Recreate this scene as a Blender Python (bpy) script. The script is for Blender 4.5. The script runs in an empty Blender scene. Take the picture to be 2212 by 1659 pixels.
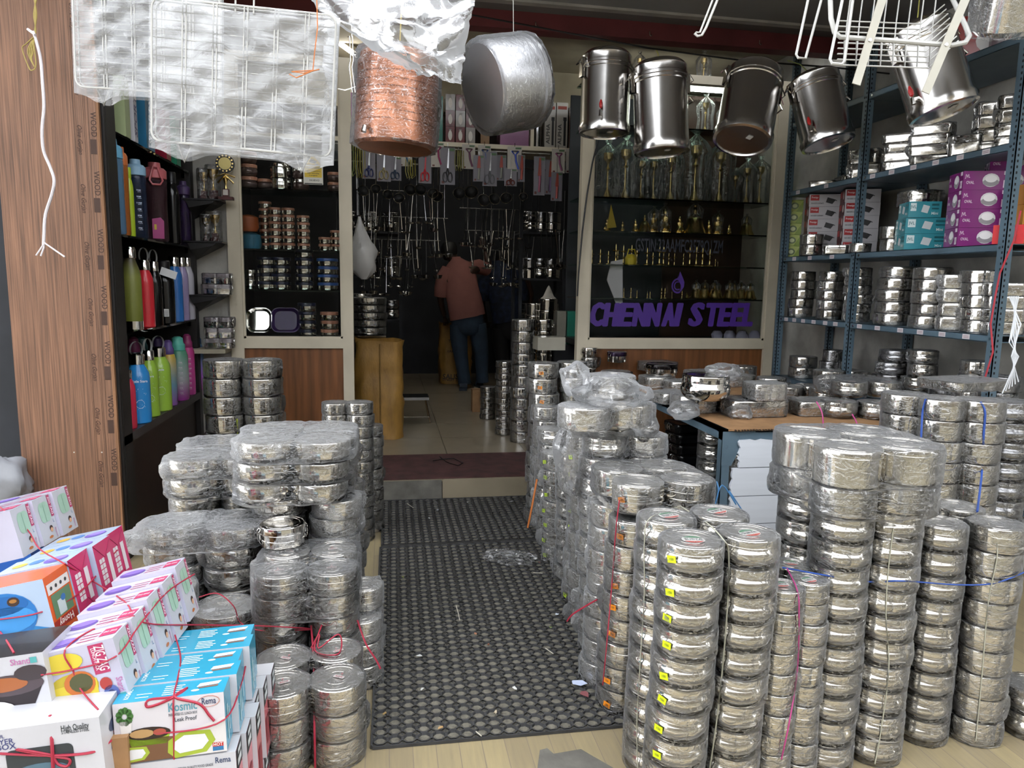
import bpy, math, random
import numpy as np
from mathutils import Vector, Matrix, Euler, noise
random.seed(7)
scene = bpy.context.scene
COL = scene.collection
# ------------------------------------------------------------------ camera
F, CX, CY, H = 1550.0, 1106.0, 829.5, 1.4
YAW, PITCH, ROLL = 10.0, 8.0, 1.0
def _basis():
    y, p, r = (math.radians(a) for a in (YAW, PITCH, ROLL))
    f = Vector((math.sin(y)*math.cos(p), math.cos(y)*math.cos(p), -math.sin(p)))
    R = Vector((math.cos(y), -math.sin(y), 0)); U = R.cross(f)
    return f, R*math.cos(r)+U*math.sin(r), U*math.cos(r)-R*math.sin(r)
FW, RT, UP = _basis()
CAM = Vector((0, 0, H))
cd = bpy.data.cameras.new('camera'); cam = bpy.data.objects.new('camera', cd); COL.objects.link(cam)
m = Matrix((RT, UP, -FW)).transposed().to_4x4(); m.translation = CAM
cam.matrix_world = m
cd.sensor_fit = 'HORIZONTAL'; cd.sensor_width = 36.0; cd.lens = 36.0*F/2212.0
cd.clip_start = .05; cd.clip_end = 200
scene.camera = cam
# ------------------------------------------------------------------ world and view
w = bpy.data.worlds.new('overcast_sky'); scene.world = w; w.use_nodes = True
nt = w.node_tree; bg = nt.nodes['Background']
bg.inputs[0].default_value = (.93, .96, 1.0, 1); bg.inputs[1].default_value = 2.2
vs = scene.view_settings
scene.display_settings.display_device = 'sRGB'
vs.view_transform = 'Standard'; vs.look = 'None'; vs.gamma = 1; vs.use_curve_mapping = False
vs.exposure = 0.88
cy = scene.cycles
cy.max_bounces = 4; cy.diffuse_bounces = 2; cy.glossy_bounces = 3; cy.transmission_bounces = 1; cy.transparent_max_bounces = 8
cy.use_adaptive_sampling = True; cy.adaptive_threshold = .08; cy.adaptive_min_samples = 10
cy.caustics_reflective = False; cy.caustics_refractive = False
cy.sample_clamp_indirect = 6
# ------------------------------------------------------------------ pixel <-> world
def ray(x, y): return FW*F + RT*(x-CX) - UP*(y-CY)
def P(x, y, X=None, Y=None, Z=None, d=None):
    v = ray(x, y)
    if d is not None: t = d/v.dot(FW)
    elif X is not None: t = (X-CAM.x)/v.x
    elif Y is not None: t = (Y-CAM.y)/v.y
    else: t = (Z-CAM.z)/v.z
    return CAM+v*t
def pr(p):
    v = Vector(p)-CAM; z = v.dot(FW)
    return CX+F*v.dot(RT)/z, CY-F*v.dot(UP)/z
def ypx(px, X, z, lo=1.0, hi=12.0):          # Y on the line X, z that shows at pixel column px
    a = pr((X, lo, z))[0] < px
    for _ in range(40):
        m_ = (lo+hi)/2
        if (pr((X, m_, z))[0] < px) == a: lo = m_
        else: hi = m_
    return lo
def xpx(px, Y, z):
    lo, hi = -6.0, 8.0
    for _ in range(40):
        m_ = (lo+hi)/2
        if pr((m_, Y, z))[0] < px: lo = m_
        else: hi = m_
    return lo
def zpy(py, X, Y):
    lo, hi = -1.0, 4.5
    for _ in range(40):
        m_ = (lo+hi)/2
        if pr((X, Y, m_))[1] > py: lo = m_
        else: hi = m_
    return lo
# ------------------------------------------------------------------ materials
def s2l(c):
    return tuple(((v/12.92) if v <= .04045 else ((v+.055)/1.055)**2.4) for v in c)
def hexc(h): return s2l(tuple(int(h[i:i+2], 16)/255 for i in (0, 2, 4)))
MATS = {}
def new(name):
    m = bpy.data.materials.new(name); m.use_nodes = True
    return m, m.node_tree.nodes, m.node_tree.links, m.node_tree.nodes['Principled BSDF']
def pm(name, col, rough=.5, metal=0.0, var=0.12, scale=8.0, bump=0.0, bscale=60.0, stretch=(1, 1, 1), spec=.5, coat=0, alpha=1, rvar=0.0):
    if name in MATS: return MATS[name]
    m, N, L, b = new(name)
    c = hexc(col) if isinstance(col, str) else col
    b.inputs['Roughness'].default_value = rough; b.inputs['Metallic'].default_value = metal
    b.inputs['Specular IOR Level'].default_value = spec; b.inputs['Coat Weight'].default_value = coat
    b.inputs['Base Color'].default_value = (*c, 1)
    if alpha < 1: b.inputs['Alpha'].default_value = alpha
    if var or bump or rvar:
        tc = N.new('ShaderNodeTexCoord'); mp = N.new('ShaderNodeMapping'); mp.inputs['Scale'].default_value = stretch
        L.new(tc.outputs['Object'], mp.inputs['Vector'])
    if var or rvar:
        n = N.new('ShaderNodeTexNoise'); n.inputs['Scale'].default_value = scale; n.inputs['Detail'].default_value = 4
        L.new(mp.outputs[0], n.inputs['Vector'])
        if var:
            r = N.new('ShaderNodeValToRGB'); r.color_ramp.elements[0].position = .3; r.color_ramp.elements[1].position = .72
            r.color_ramp.elements[0].color = (*[max(0, v*(1-var*2)) for v in c], 1); r.color_ramp.elements[1].color = (*[min(1, v*(1+var)) for v in c], 1)
            L.new(n.outputs[0], r.inputs[0]); L.new(r.outputs[0], b.inputs['Base Color'])
        if rvar:
            mr = N.new('ShaderNodeMapRange'); mr.inputs[3].default_value = max(.02, rough-rvar); mr.inputs[4].default_value = rough+rvar
            L.new(n.outputs[0], mr.inputs[0]); L.new(mr.outputs[0], b.inputs['Roughness'])
    if bump:
        n2 = N.new('ShaderNodeTexNoise'); n2.inputs['Scale'].default_value = bscale; n2.inputs['Detail'].default_value = 3
        L.new(mp.outputs[0], n2.inputs['Vector'])
        bp = N.new('ShaderNodeBump'); bp.inputs['Strength'].default_value = bump; bp.inputs['Distance'].default_value = .01
        L.new(n2.outputs[0], bp.inputs['Height']); L.new(bp.outputs[0], b.inputs['Normal'])
    MATS[name] = m; return m
def flat(col, rough=.45):                     # printed ink / plain plastic of one colour
    return pm('ink_%s_%d' % (col, int(rough*100)), col, rough, var=0)
STEEL = pm('stainless_steel', (.70, .67, .61), .105, 1, var=.05, scale=5, bump=.05, bscale=14, rvar=.05)
STEELP = pm('polished_steel', (.72, .70, .67), .1, 1, var=.04, scale=5, bump=.04, bscale=9)
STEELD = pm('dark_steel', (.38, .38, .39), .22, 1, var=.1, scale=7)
BRASS = pm('brass', (.88, .66, .28), .25, 1, var=.1)
COPPER = pm('copper', (.62, .27, .155), .34, 1, var=.12, scale=6, bump=.1, bscale=30, rvar=.08)
ALU = pm('aluminium', (.62, .62, .64), .42, 1, var=.06, scale=4)
CREAM = pm('cream_enamel', 'd0c6b0', .45, var=.08, scale=3)
LAM = pm('brown_laminate', '7f5130', .4, var=.22, scale=3, stretch=(9, 9, .6))
BLACKL = pm('black_laminate', '1b1818', .5, var=.2, scale=5)
SLATE = pm('slate_blue_paint', '566a77', .4, var=.12, scale=5, bump=.03)
WHITEP = pm('white_paint', 'cfd3da', .5, var=.04, scale=2, stretch=(1, 1, 14))
RUBBER = pm('black_rubber', '363637', .6, var=.15, scale=20)
DUST = pm('dusty_rubber', '6a665b', .85, var=.22, scale=55)
CONC = pm('grey_cement', '67645d', .85, var=.2, scale=9, bump=.2)
TILE = pm('beige_tile', '8f8470', .3, var=.06, scale=6)
MAROON = pm('maroon_carpet', '4b2c2b', .8, var=.25, scale=12, bump=.2, bscale=90)
CARD = pm('corrugated_cardboard', '9a7550', .8, var=.12, scale=14)
WHITEW = pm('white_coated_wire', 'b9b8b4', .35, var=.05)
PLY = pm('plywood_face', '7d5a44', .6, var=.3, scale=2.6, stretch=(48, 48, .9), bump=.15, bscale=4)
PLYE = pm('plywood_edge', '8a6243', .75, var=.3, scale=3, stretch=(60, 60, 1))
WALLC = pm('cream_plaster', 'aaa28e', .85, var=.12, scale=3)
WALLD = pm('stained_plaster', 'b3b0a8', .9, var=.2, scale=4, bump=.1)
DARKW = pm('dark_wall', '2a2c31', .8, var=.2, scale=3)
AWN = pm('grey_awning_board', '8a8888', .7, var=.08, scale=2)
BEAM = pm('maroon_beam', '6b3033', .5, var=.15, scale=4)
SACK = pm('woven_sack', '9c7434', .6, var=.16, scale=16, bump=.25, bscale=70, stretch=(1, 1, .4))
SKIN = pm('dark_skin', '3a2419', .55, var=.1)
HAIR = pm('black_hair', '0c0b0b', .6, var=.1)
def film_mat(name, base, painted_glint, haze=.5, rough=.12, scale=26.0):
    m, N, L, b = new(name); N.remove(b); out = N['Material Output']
    tc = N.new('ShaderNodeTexCoord'); oi = N.new('ShaderNodeObjectInfo')
    ad = N.new('ShaderNodeVectorMath'); ad.operation = 'MULTIPLY_ADD'; ad.inputs[1].default_value = (1, 1, 1.7)
    cx_ = N.new('ShaderNodeMath'); cx_.operation = 'MULTIPLY'; cx_.inputs[1].default_value = 40
    L.new(oi.outputs['Random'], cx_.inputs[0]); L.new(cx_.outputs[0], ad.inputs[2]); L.new(tc.outputs['Object'], ad.inputs[0])
    n = N.new('ShaderNodeTexNoise'); n.inputs['Scale'].default_value = scale; n.inputs['Detail'].default_value = 5; n.inputs['Distortion'].default_value = 1.6
    L.new(ad.outputs[0], n.inputs['Vector'])
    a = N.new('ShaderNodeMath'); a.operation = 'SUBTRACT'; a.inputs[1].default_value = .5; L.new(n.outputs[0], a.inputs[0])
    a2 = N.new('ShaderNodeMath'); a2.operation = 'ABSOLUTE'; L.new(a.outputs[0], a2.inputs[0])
    r = N.new('ShaderNodeMapRange'); r.inputs[1].default_value = 0; r.inputs[2].default_value = .018; r.inputs[3].default_value = painted_glint; r.inputs[4].default_value = 0  # white crinkle highlights painted into the film along thin noise lines
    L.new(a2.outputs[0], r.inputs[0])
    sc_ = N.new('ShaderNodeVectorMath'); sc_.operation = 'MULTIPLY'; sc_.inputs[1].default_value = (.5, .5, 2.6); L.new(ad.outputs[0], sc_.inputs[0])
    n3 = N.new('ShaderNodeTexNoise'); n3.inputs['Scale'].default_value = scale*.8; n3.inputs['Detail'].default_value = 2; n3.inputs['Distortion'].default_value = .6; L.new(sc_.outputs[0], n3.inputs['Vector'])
    r3 = N.new('ShaderNodeMapRange'); r3.inputs[1].default_value = .66; r3.inputs[2].default_value = .74; r3.inputs[3].default_value = 0; r3.inputs[4].default_value = painted_glint*1.1; L.new(n3.outputs[0], r3.inputs[0])  # second, stretched layer of painted highlight streaks
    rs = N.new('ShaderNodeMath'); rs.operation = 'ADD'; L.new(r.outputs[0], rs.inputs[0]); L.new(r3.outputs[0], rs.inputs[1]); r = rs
    fr = N.new('ShaderNodeFresnel'); fr.inputs[0].default_value = 1.5
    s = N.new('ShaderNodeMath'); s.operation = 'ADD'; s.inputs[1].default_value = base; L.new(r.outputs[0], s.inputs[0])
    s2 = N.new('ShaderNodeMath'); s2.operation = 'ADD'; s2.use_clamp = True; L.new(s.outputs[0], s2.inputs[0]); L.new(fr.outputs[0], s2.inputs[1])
    bp = N.new('ShaderNodeBump'); bp.inputs['Strength'].default_value = .9; bp.inputs['Distance'].default_value = .008
    L.new(n.outputs[0], bp.inputs['Height']); L.new(bp.outputs[0], fr.inputs['Normal'])
    t = N.new('ShaderNodeBsdfTransparent'); t.inputs[0].default_value = (.97, .97, .97, 1)
    g = N.new('ShaderNodeBsdfGlossy'); g.inputs['Roughness'].default_value = rough; L.new(bp.outputs[0], g.inputs['Normal'])
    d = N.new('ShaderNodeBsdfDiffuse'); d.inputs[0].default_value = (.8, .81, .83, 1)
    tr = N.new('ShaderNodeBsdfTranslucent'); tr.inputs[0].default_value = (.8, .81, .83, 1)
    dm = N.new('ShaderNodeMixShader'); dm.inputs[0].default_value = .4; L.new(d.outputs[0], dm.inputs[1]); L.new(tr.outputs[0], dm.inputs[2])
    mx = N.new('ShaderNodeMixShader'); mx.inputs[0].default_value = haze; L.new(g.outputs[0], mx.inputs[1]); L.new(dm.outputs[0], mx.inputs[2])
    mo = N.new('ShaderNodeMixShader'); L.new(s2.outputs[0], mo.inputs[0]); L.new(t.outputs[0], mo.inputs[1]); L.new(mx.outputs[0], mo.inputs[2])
    L.new(mo.outputs[0], out.inputs['Surface']); MATS[name] = m; return m
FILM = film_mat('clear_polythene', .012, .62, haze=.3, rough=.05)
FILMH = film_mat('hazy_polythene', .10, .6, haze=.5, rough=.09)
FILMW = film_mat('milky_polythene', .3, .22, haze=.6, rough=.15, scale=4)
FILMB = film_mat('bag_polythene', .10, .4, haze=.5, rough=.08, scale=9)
def pane_mat(name, tint, refl):
    m, N, L, b = new(name); N.remove(b); out = N['Material Output']
    t = N.new('ShaderNodeBsdfTransparent'); t.inputs[0].default_value = (*tint, 1)
    g = N.new('ShaderNodeBsdfGlossy'); g.inputs['Roughness'].default_value = .02
    fr = N.new('ShaderNodeFresnel'); fr.inputs[0].default_value = refl
    mx = N.new('ShaderNodeMixShader'); L.new(fr.outputs[0], mx.inputs[0]); L.new(t.outputs[0], mx.inputs[1]); L.new(g.outputs[0], mx.inputs[2])
    L.new(mx.outputs[0], out.inputs['Surface']); MATS[name] = m; return m
GLASS = pane_mat('window_glass', (.93, .94, .93), 1.14)
GSHELF = pane_mat('green_shelf_glass', (.74, .87, .82), 1.4)
CLEARP = pane_mat('clear_plastic', (.86, .9, .92), 1.45)
# ------------------------------------------------------------------ mesh building
TXT = {}
def text_mesh(s, bold=0.0):
    key = (s, bold)
    if key not in TXT:
        c = bpy.data.curves.new('t', 'FONT'); c.body = s; c.offset = bold; c.resolution_u = 2; c.align_x = 'CENTER'; c.align_y = 'CENTER'
        o = bpy.data.objects.new('t', c); COL.objects.link(o)
        bpy.context.view_layer.update()
        me = bpy.data.meshes.new_from_object(o.evaluated_get(bpy.context.evaluated_depsgraph_get()))
        V = [v.co.copy() for v in me.vertices]; Fs = [tuple(p.vertices) for p in me.polygons]
        xs = [v.x for v in V] or [0]
        TXT[key] = (V, Fs, max(xs)-min(xs) or 1)
        bpy.data.objects.remove(o); bpy.data.curves.remove(c); bpy.data.meshes.remove(me)
    return TXT[key]
def smooth(pts, k=5):
    pts = [Vector(p) for p in pts]
    if len(pts) < 3: return pts
    out = []
    for i in range(len(pts)-1):
        a, b, c, d = pts[max(0, i-1)], pts[i], pts[i+1], pts[min(len(pts)-1, i+2)]
        for q in range(k):
            t = q/k; out.append(.5*((2*b)+(c-a)*t+(2*a-5*b+4*c-d)*t*t+(3*b-a-3*c+d)*t**3))
    return out+[pts[-1]]
class MB:
    def __init__(s, mat=None): s.v = []; s.f = []; s.mi = []; s.sm = []; s.mats = []; s.cur = 0; s.M = None; s.smooth = True; mat and s.mat(mat)
    def mat(s, m):
        if m not in s.mats: s.mats.append(m)
        s.cur = s.mats.index(m); return s
    def add(s, V, Fs, smooth=None):
        b = len(s.v)
        s.v += [tuple(s.M @ Vector(p)) if s.M is not None else tuple(p) for p in V]
        sm = s.smooth if smooth is None else smooth
        for f in Fs: s.f.append(tuple(b+i for i in f)); s.mi.append(s.cur); s.sm.append(sm)
        return s
    def box(s, x0, x1, y0, y1, z0, z1):
        V = [(x, y, z) for z in (z0, z1) for y in (y0, y1) for x in (x0, x1)]
        return s.add(V, [(0, 2, 3, 1), (4, 5, 7, 6), (0, 1, 5, 4), (2, 6, 7, 3), (0, 4, 6, 2), (1, 3, 7, 5)], False)
    def cbox(s, c, sz, rot=None):
        o = s.M; R = Matrix.Translation(c) @ (rot.to_matrix().to_4x4() if rot else Matrix()); s.M = (o @ R) if o is not None else R
        s.box(-sz[0]/2, sz[0]/2, -sz[1]/2, sz[1]/2, -sz[2]/2, sz[2]/2); s.M = o; return s
    def poly(s, pts): return s.add(pts, [tuple(range(len(pts)))], False)
    def lathe(s, prof, n=24, ang=2*math.pi, start=0.0, off=(0, 0, 0), sx=1, sy=1):
        V = []; Fs = []; full = ang > 6.28; k = len(prof); cols = n if full else n+1
        for i in range(cols):
            a = start+ang*i/n; c, d = math.cos(a)*sx, math.sin(a)*sy
            V += [(off[0]+r*c, off[1]+r*d, off[2]+z) for r, z in prof]
        for i in range(n):
            j = (i+1) % cols
            for q in range(k-1):
                a, b, c, d = i*k+q, j*k+q, j*k+q+1, i*k+q+1
                if prof[q][0] < 1e-6: Fs.append((a, c, d)) if q+1 < k else 0
                elif prof[q+1][0] < 1e-6: Fs.append((a, b, c))
                else: Fs.append((a, b, c, d))
        return s.add(V, Fs)
    def tube(s, pts, r, n=6, closed=False):
        pts = [Vector(p) for p in pts]; V = []; Fs = []; k = len(pts)
        t0 = (pts[1]-pts[0]).normalized(); nrm = t0.orthogonal().normalized()
        for i, p in enumerate(pts):
            a = pts[(i-1) % k] if (i or closed) else p; b = pts[(i+1) % k] if (i < k-1 or closed) else p
            t = (b-a)
            if t.length < 1e-9: t = t0
            t.normalize(); nrm = (nrm-t*nrm.dot(t))
            nrm = nrm.normalized() if nrm.length > 1e-6 else t.orthogonal().normalized()
            bi = t.cross(nrm); rr = r[i] if isinstance(r, (list, tuple)) else r
            V += [p+nrm*(rr*math.cos(2*math.pi*q/n))+bi*(rr*math.sin(2*math.pi*q/n)) for q in range(n)]
        for i in range(k if closed else k-1):
            j = (i+1) % k
            for q in range(n): Fs.append((i*n+q, j*n+q, j*n+(q+1) % n, i*n+(q+1) % n))
        if not closed: Fs += [tuple(range(n-1, -1, -1)), tuple((k-1)*n+q for q in range(n))]
        return s.add(V, Fs)
    def ell(s, c, rx, ry, n=20, z=0.0, a0=0.0, a1=2*math.pi):        # flat ellipse (sector chord) in local xy
        full = a1-a0 > 6.28
        return s.poly([(c[0]+rx*math.cos(a0+(a1-a0)*i/n), c[1]+ry*math.sin(a0+(a1-a0)*i/n), z) for i in range(n if full else n+1)])
    def rect(s, x0, x1, y0, y1, z=0.0): return s.poly([(x0, y0, z), (x1, y0, z), (x1, y1, z), (x0, y1, z)])
    def text(s, t, c, size, width=None, z=0.0, rot=0.0, sx=1.0, shear=0.0, flip=False, bold=.012):
        V, Fs, wd = text_mesh(t, bold)
        k = (width/wd if width else size*sx); ky = size
        ca, sa = math.cos(rot), math.sin(rot); out = []
        for v in V:
            x, y = v.x*k+v.y*ky*shear, v.y*ky
            if flip: x, y = -x, -y
            out.append((c[0]+x*ca-y*sa, c[1]+x*sa+y*ca, z))
        return s.add(out, Fs, False)
    def mesh(s, name='m', sharp=.6):
        me = bpy.data.meshes.new(name); me.from_pydata(s.v, [], s.f)
        for m_ in s.mats: me.materials.append(m_)
        me.polygons.foreach_set('material_index', s.mi); me.polygons.foreach_set('use_smooth', s.sm)
        me.update()
        if any(s.sm) and sharp: me.set_sharp_from_angle(angle=sharp)
        return me
def rrect(hx, hy, r, n=5):                     # rounded rectangle outline, counter-clockwise
    out = []
    for cx_, cy_, a in ((hx-r, hy-r, 0), (-hx+r, hy-r, 90), (-hx+r, -hy+r, 180), (hx-r, -hy+r, 270)):
        for i in range(n+1):
            t = math.radians(a+90*i/n); out.append((cx_+r*math.cos(t), cy_+r*math.sin(t)))
    return out
def loft(mb, rings, cap0=True, cap1=True):     # rings: lists of 3-D points, same length
    k = len(rings[0]); V = [p for r in rings for p in r]; Fs = []
    for i in range(len(rings)-1):
        for q in range(k): Fs.append((i*k+q, i*k+(q+1) % k, (i+1)*k+(q+1) % k, (i+1)*k+q))
    if cap0: Fs.append(tuple(range(k-1, -1, -1)))
    if cap1: Fs.append(tuple((len(rings)-1)*k+q for q in range(k)))
    return mb.add(V, Fs)
def O(name, me, parent=None, loc=None, rot=None, scale=None):
    o = bpy.data.objects.new(name, me); COL.objects.link(o)
    if parent: o.parent = parent
    if loc is not None: o.location = loc
    if rot is not None: o.rotation_euler = rot
    if scale is not None: o.scale = scale
    return o
def T(name, label, cat, loc=(0, 0, 0), rot=(0, 0, 0), group=None):
    o = O(name, None, None, loc, rot); o.empty_display_size = .05
    o['label'] = label; o['category'] = cat
    if len(label.split()) > 16: print('LONGLABEL', label)
    if group: o['group'] = group
    return o
def TM(name, mb, label, cat, loc=(0, 0, 0), rot=(0, 0, 0), group=None):
    me = mb.mesh(name) if isinstance(mb, MB) else mb
    o = O(name, me, None, loc, rot); o['label'] = label; o['category'] = cat
    if group: o['group'] = group
    return o
def S(name, mb, parent=None, loc=None, rot=None):
    o = O(name, mb.mesh(name) if isinstance(mb, MB) else mb, parent, loc, rot)
    if not parent: o['kind'] = 'structure'
    return o
def part(name, mb, parent, loc=None, rot=None, label=None):
    o = O(name, mb.mesh(name) if isinstance(mb, MB) else mb, parent, loc, rot)
    if label: o['label'] = label
    return o
CACHE = {}
def cached(key, fn):
    if key not in CACHE: CACHE[key] = fn()
    return CACHE[key]
ORD = ['topmost', 'second', 'third', 'fourth', 'fifth', 'sixth', 'seventh', 'eighth', 'ninth', 'tenth', 'eleventh', 'twelfth', 'thirteenth', 'fourteenth', 'fifteenth', 'sixteenth', 'seventeenth', 'eighteenth', 'nineteenth', 'twentieth', 'twenty-first', 'twenty-second', 'twenty-third']
NTH = ['first']+ORD[1:]
FY = 5.3                                        # the shop front's plane
# ================================================================== structure
FLOORV = pm('floor_base', '7a6a4d', .6, var=.1, scale=4)
def vinyl():
    m, N, L, b = new('wood_print_vinyl')
    tc = N.new('ShaderNodeTexCoord'); mp = N.new('ShaderNodeMapping'); mp.inputs['Rotation'].default_value = (0, 0, math.radians(90)); mp.inputs['Scale'].default_value = (1, 1, 1)
    br = N.new('ShaderNodeTexBrick'); br.inputs['Scale'].default_value = 1; br.inputs['Brick Width'].default_value = .6; br.inputs['Row Height'].default_value = .07
    br.inputs['Mortar Size'].default_value = .0015; br.inputs['Color1'].default_value = (*hexc('93804c'), 1); br.inputs['Color2'].default_value = (*hexc('806d3e'), 1); br.inputs['Mortar'].default_value = (*hexc('6d5a38'), 1)
    L.new(tc.outputs['Object'], mp.inputs[0]); L.new(mp.outputs[0], br.inputs['Vector'])
    n = N.new('ShaderNodeTexNoise'); n.inputs['Scale'].default_value = 3; n.inputs['Detail'].default_value = 6
    mp2 = N.new('ShaderNodeMapping'); mp2.inputs['Scale'].default_value = (30, 2, 1); L.new(tc.outputs['Object'], mp2.inputs[0]); L.new(mp2.outputs[0], n.inputs['Vector'])
    mx = N.new('ShaderNodeMixRGB'); mx.blend_type = 'MULTIPLY'; mx.inputs[0].default_value = .5
    L.new(br.outputs[0], mx.inputs[1]); L.new(n.outputs[0], mx.inputs[2])
    g = N.new('ShaderNodeBrightContrast'); g.inputs[1].default_value = .08; L.new(mx.outputs[0], g.inputs[0])
    L.new(g.outputs[0], b.inputs['Base Color']); b.inputs['Roughness'].default_value = .45
    return m
VINYL = vinyl()
ROAD = pm('street_ground', '716b5a', .9, var=.1, scale=1)
S('floor', MB(ROAD).box(-14, 16, -24, .6, -.2, -.004))
S('wall_opposite_unseen', MB(pm('unseen_street_front', '6f685c', .9, var=.2, scale=.5)).box(-18, 20, -10.4, -10, 0, 4.6))  # unseen street front, added to darken what the steel reflects
S('floor_shop_front', MB(VINYL).box(-3.4, 3.4, .6, 4.54, -.2, 0))
# torn grey underlay patch
pts = [P(x, y, Z=0) for x, y in ((1160, 1668), (1166, 1622), (1182, 1618), (1196, 1630), (1255, 1620), (1275, 1632), (1345, 1672))]
mb = MB(CONC); a = [(p.x, p.y, .003) for p in pts]; b_ = [(p.x, p.y, 0) for p in pts]
loft(mb, [b_, a]); TM('vinyl_patch', mb, 'torn grey floor sheet patch on the yellow plank vinyl', 'floor patch')
# step, landing and inner floor
st = S('step_floor', MB(CONC).box(-2.2, 3.3, 4.56, 10.2, -.2, .118))
xs = xpx(955, 4.53, .07)
S('tile', MB(CONC).box(-.6, xs-.003, 4.53, 4.56, 0, .128), st)
S('tile', MB(TILE).box(xs+.003, xs+.6, 4.53, 4.56, 0, .128), st)
tm = MB(TILE).box(-.298, .298, -.298, .298, 0, .012).mesh('tile')
for i in range(-3, 6):
    for j in range(8):
        O('tile', tm, st, (.14+.6*i, 5.5+.6*j, .118))
for i in range(-3, 6):
    S('tile', MB(TILE).box(.14+.6*i-.298, .14+.6*i+.298, 4.535, 5.198, .118, .13), st)
mb = MB(MAROON).box(-.42, 1.32, 4.55, 5.2, .131, .139)
TM('door_mat', mb, 'long maroon carpet strip lying on the doorstep', 'door mat')
# walls
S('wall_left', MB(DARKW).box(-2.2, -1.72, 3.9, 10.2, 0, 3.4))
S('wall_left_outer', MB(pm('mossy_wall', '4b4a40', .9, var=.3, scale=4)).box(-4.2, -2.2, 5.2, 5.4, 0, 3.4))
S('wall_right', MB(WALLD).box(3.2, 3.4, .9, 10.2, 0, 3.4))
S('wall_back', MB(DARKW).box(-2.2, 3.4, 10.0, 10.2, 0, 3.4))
S('ceiling_interior', MB(WALLC).box(-2.2, 3.4, 4.75, 10.2, 3.25, 3.4))
# cream alcove wall left of the glazed front
S('wall_front', MB(WALLD).box(-1.9, -1.07, FY, FY+.1, 0, 3.25))
S('wall_front_low', MB(WALLC).box(-2.2, 3.2, 6.5, 6.6, 2.86, 3.25))
# awning ceiling and maroon beam
cl = S('ceiling', MB(AWN).box(-3.4, 3.4, 3.3, 4.28, 3.0, 3.05))
S('ceiling_eave_added', MB(AWN).box(.95, 3.4, 1.95, 3.3, 3.0, 3.05), cl)  # eave added to shade the shelving and cans; hung goods reach up to it
S('ceiling_panel', MB(pm('grey_awning_board_rear', '747070', .7, var=.08, scale=2)).box(-3.4, 3.4, 4.32, 4.75, 3.0, 3.05), cl)
S('ceiling_strip', MB(pm('pale_strip', 'a9a5a0', .6, var=.1)).box(-3.4, 3.4, 4.275, 4.325, 2.985, 3.04), cl)
bm_ = S('trim_1', MB(BEAM).box(-3.0, 3.2, 4.46, 4.56, 2.90, 3.0))
hk = MB(STEELP).tube([(0, 0, 0), (0, 0, -.02), (.008, 0, -.028), (.014, 0, -.02)], .004, 6).mesh('hook')
for px in (1157, 1403, 1640): O('hook', hk, bm_, (xpx(px, 4.455, 2.93), 4.452, 2.945))
# ------------------------------------------------------------------ glazed shop front
def window(name, x0, x1, post0, post1, ztop, shelf_z, kick=LAM):
    w_ = O(name, None); w_['kind'] = 'structure'
    zt, zb = .985, .915
    part('window_post', MB(CREAM).box(x0, x0+post0, FY-.035, FY+.035, .12, ztop), w_)
    part('window_post', MB(CREAM).box(x1-post1, x1, FY-.035, FY+.035, .12, ztop), w_)
    part('window_rail', MB(CREAM).box(x0+post0, x1-post1, FY-.03, FY+.03, zb, zt), w_)
    part('window_rail', MB(CREAM).box(x0+post0, x1-post1, FY-.03, FY+.03, ztop-.06, ztop), w_)
    part('window_bead', MB(CREAM).box(x0+post0, x0+post0+.014, FY-.022, FY-.002, zt, ztop-.06).box(x1-post1-.014, x1-post1, FY-.022, FY-.002, zt, ztop-.06).box(x0+post0, x1-post1, FY-.022, FY-.002, zt, zt+.014), w_)
    part('kick_panel', MB(kick).box(x0+post0, x1-post1, FY-.01, FY+.01, .12, zb), w_)
    pane = part('window_pane', MB(GLASS).box(x0+post0, x1-post1, FY-.001, FY+.003, zt, ztop-.06), w_)
    for z in shelf_z:
        part('display_shelf', MB(GSHELF).box(x0+.03, x1-.03, FY+.05, FY+.42, z-.01, z), w_)
    part('display_floor', MB(BLACKL).box(x0+.02, x1-.02, FY+.03, FY+.5, .93, .975), w_)
    return w_, pane
zsL = [zpy(p, -.6, FY+.08) for p in (410, 540, 627)]
zsR = [zpy(p, 2.2, FY+.08) for p in (432, 503, 574, 645)]
xq0, xq1 = xpx(1245, FY, 1.1), xpx(1668, FY, 1.1)
W1, pane1 = window('window_1', xpx(500, FY, 1.1), xpx(764, FY, 1.1), .085, .075, 2.9, zsL)
W2, pane2 = window('window_2', xq0, xq1, .085, .08, 2.95, zsR)
part('display_back', MB(DARKW).box(xq0+.05, xq1-.03, FY+.55, FY+.57, .9, 2.9), W2)
part('wood_back', MB(pm('dark_wood_back', '3b2417', .5, var=.2, scale=2, stretch=(6, 1, .6))).box(2.3, xq1-.03, FY+.53, FY+.548, .95, 2.95), W2)
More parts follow.
